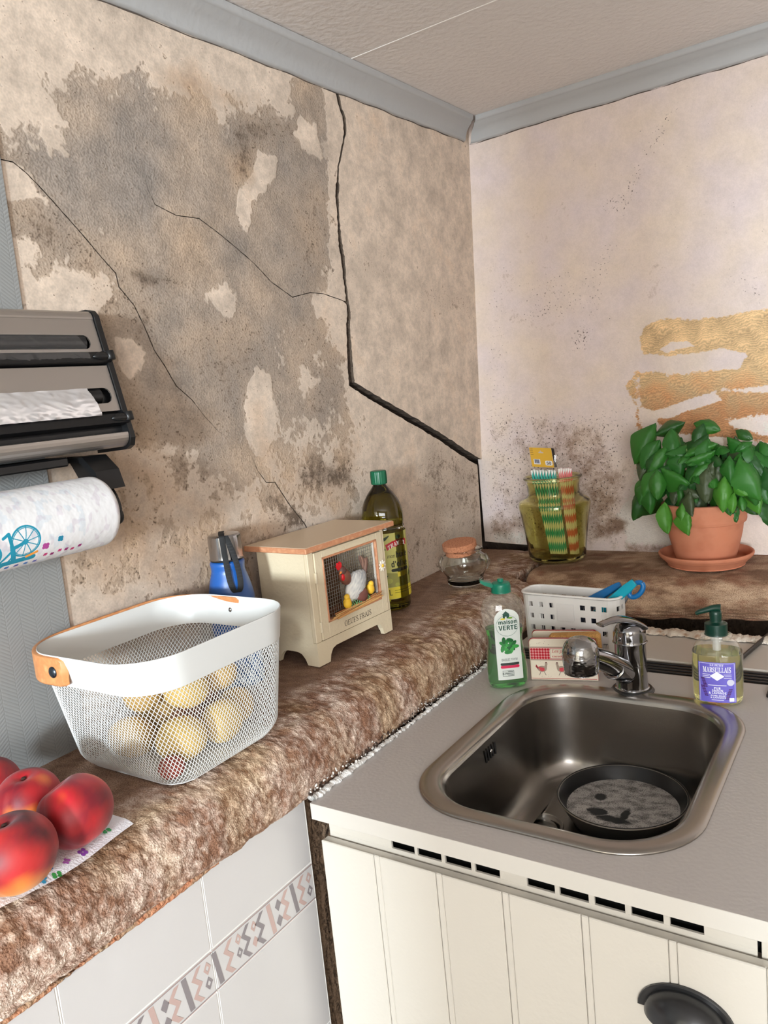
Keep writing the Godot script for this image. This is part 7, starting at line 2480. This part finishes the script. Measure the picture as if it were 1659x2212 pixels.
func basil() -> void:
	var clay := bump(tri(mat(rgb(204, 132, 100), 0.8), 6.0), noise_tex(256, 0.03, 4, 118), 0.05)
	clay.albedo_texture = ramp_tex(256, 0.012, [rgb(255, 246, 240), rgb(255, 255, 255), rgb(236, 222, 214)], 3, 119)
	var c := Vector3(0.602, LEDGE + 0.0015, 0.108)
	var sa := part("plant_saucer", lathe(smooth([Vector2(0.0, 0.0), Vector2(0.075, 0.0), Vector2(0.08, 0.002), Vector2(0.091, 0.014), Vector2(0.0945, 0.0165), Vector2(0.0955, 0.018), Vector2(0.099, 0.022), Vector2(0.1005, 0.027), Vector2(0.099, 0.029), Vector2(0.095, 0.028), Vector2(0.088, 0.017), Vector2(0.078, 0.0075), Vector2(0.0, 0.0065)], 4), 64), clay, null, c)
	tag(sa, "terracotta saucer under the basil pot", "saucer")
	var pot := thing("plant_pot", "terracotta flower pot with a thick rim holding the basil", "pot", c + Vector3(0, 0.0078, 0))
	part("body", lathe(smooth([Vector2(0.0, 0.0), Vector2(0.058, 0.0), Vector2(0.061, 0.002), Vector2(0.068, 0.025), Vector2(0.0775, 0.064), Vector2(0.081, 0.090)], 4), 64), clay, pot)
	var ridge := noise(500.0, 2, 501)
	part("rim", lathe(smooth([Vector2(0.080, 0.089), Vector2(0.0852, 0.0895), Vector2(0.0868, 0.092), Vector2(0.0878, 0.1), Vector2(0.0887, 0.112), Vector2(0.0900, 0.131), Vector2(0.0895, 0.1335), Vector2(0.087, 0.1345), Vector2(0.083, 0.133), Vector2(0.080, 0.112)], 5), 64, func(a: float, v: Vector2): return v.x + (0.0005 * ridge.get_noise_1d(v.y) if v.x > 0.0855 else 0.0)), clay, pot)
	part("soil", lathe([Vector2(0.0815, 0.119), Vector2(0.05, 0.122), Vector2(0.0, 0.123)], 32), bump(tri(mat(rgb(44, 32, 24), 0.95), 20.0), noise_tex(256, 0.06, 4, 120), 0.5), pot)
	# basil: stems and leaves
	var b := thing("basil_plant", "bushy green basil plant with drooping leaves in terracotta pot", "plant", c + Vector3(0, 0.131, 0))
	var mats := []
	for q in [[36, 98, 30], [48, 112, 36], [28, 78, 28], [70, 132, 40], [66, 78, 50]]:
		var m := mat(rgb(q[0], q[1], q[2]), 0.48)
		m.backlight_enabled = true
		m.backlight = Color(0.25, 0.4, 0.1)
		mats.append(m)
	# leaf along +y, face +z; cup folds the sides back, arch bends the tip down
	var leaf_mesh := func(cup: float, arch: float, wavy: float, seed_: int) -> ArrayMesh:
		var nz := noise(3.0, 2, seed_)
		return grid(10, 18, func(u: float, v: float):
			var x := u * 2.0 - 1.0
			var wd := 0.28 * (pow(maxf(0.0, sin(v / 0.42 * PI / 2)), 0.75) if v < 0.42 else pow(maxf(0.0, cos((v - 0.42) / 0.58 * PI / 2)), 0.55))
			if v < 0.001 or v > 0.999:
				wd = 0.0
			var vein := 0.025 * (1.0 - exp(-absf(x) * 6.0))
			var puff := 0.02 * absf(sin(v * 9.0)) * (1.0 - absf(x)) * absf(x) * 2.0
			var zz := vein + puff - cup * x * x * wd * 1.5 + wavy * nz.get_noise_2d(x, v * 2.0)
			var ang := arch * v
			var yy := sin(ang) / maxf(arch, 0.01) if arch > 0.01 else v
			var zb := -(1.0 - cos(ang)) / maxf(arch, 0.01) if arch > 0.01 else 0.0
			return Vector3(x * wd, yy + zz * sin(ang), zb + zz * cos(ang)), false, false)
	var shapes := [leaf_mesh.call(0.55, 0.9, 0.03, 1), leaf_mesh.call(0.9, 1.3, 0.04, 2), leaf_mesh.call(0.5, 1.5, 0.04, 3), leaf_mesh.call(1.5, 0.7, 0.06, 4), leaf_mesh.call(0.8, 0.6, 0.05, 5)]
	var bends := [0.9, 1.3, 1.5, 0.7, 0.6]
	var stemm := mat(rgb(86, 120, 60), 0.5)
	var put := func(base: Vector3, tip_dir: Vector3, face: Vector3, length: float, kind: int, tint: int, roll := 0.0):
		var y := tip_dir.normalized()
		var x := y.cross(face).normalized()
		var zv := x.cross(y).normalized()
		# hold the leaf so that the middle of its bend faces the given way
		var hb: float = bends[kind] / 2
		var bs := Basis(x, y * cos(hb) + zv * sin(hb), zv * cos(hb) - y * sin(hb)).rotated(y, roll)
		var l := part("leaf", shapes[kind], mats[tint], b)
		l.transform = Transform3D(bs * Basis.from_scale(Vector3.ONE * length), base)
	# leaves given by where they show: px, py of the leaf base, px, py of its tip, depth towards the camera, kind, tint
	var seen := [
		[1415, 915, 1372, 1000, 0.03, 1, 0], [1450, 925, 1462, 1000, 0.045, 0, 0], [1425, 950, 1388, 1015, 0.05, 0, 0], [1480, 912, 1415, 940, 0.02, 3, 2], [1400, 985, 1375, 1005, 0.03, 3, 2], [1440, 965, 1400, 1030, 0.06, 1, 1],
		[1520, 915, 1500, 965, 0.04, 0, 2], [1500, 915, 1555, 930, 0.02, 2, 0], [1550, 958, 1480, 985, 0.07, 3, 1], [1545, 975, 1480, 1000, 0.085, 3, 1], [1470, 945, 1470, 1000, 0.03, 1, 2], [1530, 940, 1475, 1010, 0.05, 1, 2],
		[1590, 930, 1625, 950, 0.03, 2, 2], [1570, 945, 1610, 965, 0.05, 3, 0], [1625, 955, 1590, 975, 0.055, 2, 0], [1640, 955, 1680, 990, 0.03, 1, 0], [1610, 975, 1650, 1030, 0.06, 0, 2], [1650, 985, 1690, 1040, 0.05, 0, 0],
		[1423, 1010, 1392, 1075, 0.075, 0, 1], [1420, 1015, 1420, 1078, 0.095, 0, 1], [1427, 1012, 1490, 1045, 0.09, 3, 1], [1400, 1040, 1382, 1090, 0.07, 1, 0], [1405, 1050, 1405, 1110, 0.08, 1, 0], [1435, 1085, 1442, 1152, 0.105, 0, 3], [1475, 1085, 1475, 1133, 0.105, 1, 3],
		[1490, 1060, 1495, 1115, 0.11, 3, 4], [1475, 1055, 1510, 1075, 0.09, 2, 4], [1488, 1100, 1487, 1156, 0.115, 3, 3], [1470, 1050, 1455, 1090, 0.06, 4, 4], [1540, 998, 1530, 1085, 0.10, 3, 4], [1555, 1000, 1545, 1060, 0.09, 4, 4], [1535, 1000, 1490, 1040, 0.09, 1, 1], [1530, 1010, 1525, 1085, 0.105, 0, 4],
		[1575, 985, 1580, 1045, 0.10, 1, 0], [1565, 1030, 1562, 1105, 0.115, 1, 3], [1582, 1045, 1615, 1070, 0.11, 0, 3], [1585, 1065, 1582, 1108, 0.12, 1, 3], [1600, 1070, 1605, 1105, 0.11, 1, 1], [1595, 990, 1640, 1080, 0.10, 1, 1], [1620, 1000, 1632, 1090, 0.09, 1, 0], [1640, 1050, 1640, 1110, 0.08, 3, 3], [1650, 1030, 1660, 1090, 0.06, 0, 0],
		[1510, 985, 1540, 1000, 0.08, 4, 0], [1440, 1000, 1460, 1050, 0.06, 4, 2], [1600, 1010, 1570, 1050, 0.08, 4, 2], [1510, 1030, 1505, 1075, 0.06, 4, 2], [1460, 1040, 1450, 1085, 0.05, 1, 2], [1650, 1010, 1690, 1070, 0.07, 1, 2]]
	var view := (B * Vector3(0, 0, 1))
	for k in seen:
		var zc: float = 0.108 + k[4] * 0.85
		var a := at_z(k[0], k[1], zc)
		var t := at_z(k[2], k[3], zc + 0.012) - a
		var ln: float = t.length() * (bends[k[5]] / 2) / sin(bends[k[5]] / 2)
		put.call(a - b.position, t, (view + Vector3.UP * 0.35 + Vector3(0, 0, 0.1)).normalized(), ln * 1.02, k[5], k[6], 0.35 * sin(k[0] * 0.7))
	for i in 44:
		var px := rng.randf_range(1388, 1655)
		var py := rng.randf_range(935, 1068)
		var out := (px - 1525.0) / 140.0
		var ln := rng.randf_range(48, 72)
		var zc := 0.108 + rng.randf_range(0.02, 0.075) * (1.0 - 0.4 * absf(out))
		var a := at_z(px, py, zc)
		var t := at_z(px + out * 28.0 + rng.randf_range(-16, 16), py + ln, zc + 0.008) - a
		put.call(a - b.position, t + Vector3(0, 0, 0.006), (view + Vector3(out * 0.4, 0.3, 0)).normalized(), t.length() * 1.15, i % 5, [0, 2, 2, 1, 2, 0, 4][i % 7], rng.randf_range(-0.5, 0.5))
	# the rest of the bush: leaves round the back and inside
	for i in 46:
		var a := i * 2.399
		var e := rng.randf_range(0.1, 1.25)
		var dirn := Vector3(cos(a) * cos(e), sin(e), sin(a) * cos(e))
		var base := Vector3(0.01, 0.055, 0.01) + dirn * Vector3(0.10, 0.10, 0.065) * rng.randf_range(0.65, 0.95)
		base.z = clampf(base.z, -0.055, 0.06)
		var tip := (Vector3(dirn.x, -0.35 + 0.3 * dirn.y, dirn.z * 0.6)).normalized()
		if base.z < -0.03:
			tip.z = absf(tip.z) * 0.3
			tip = tip.normalized()
		put.call(base, tip, (dirn + Vector3.UP * 0.6).normalized(), rng.randf_range(0.045, 0.07), i % 5, [0, 2, 1, 2, 0][i % 5])
	for i in 12:
		var a := i * 2.399
		var top := Vector3(cos(a) * 0.075, 0.09 + 0.05 * rng.randf(), clampf(sin(a) * 0.06, -0.04, 0.07))
		part("stem", tube(smooth([Vector3(cos(a) * 0.03, -0.012, sin(a) * 0.03), Vector3(cos(a) * 0.04, 0.04, sin(a) * 0.035), top], 4), 0.0018, 7), stemm, b)

func objects() -> void:
	egg_cabinet()
	olive_oil()
	clear_jar()
	flask()
	wire_basket()
	peaches()
	dispenser()
	paper_roll()
	dish_soap()
	hand_soap()
	sponge_holder()
	caddy()
	tap()
	green_jar()
	basil()
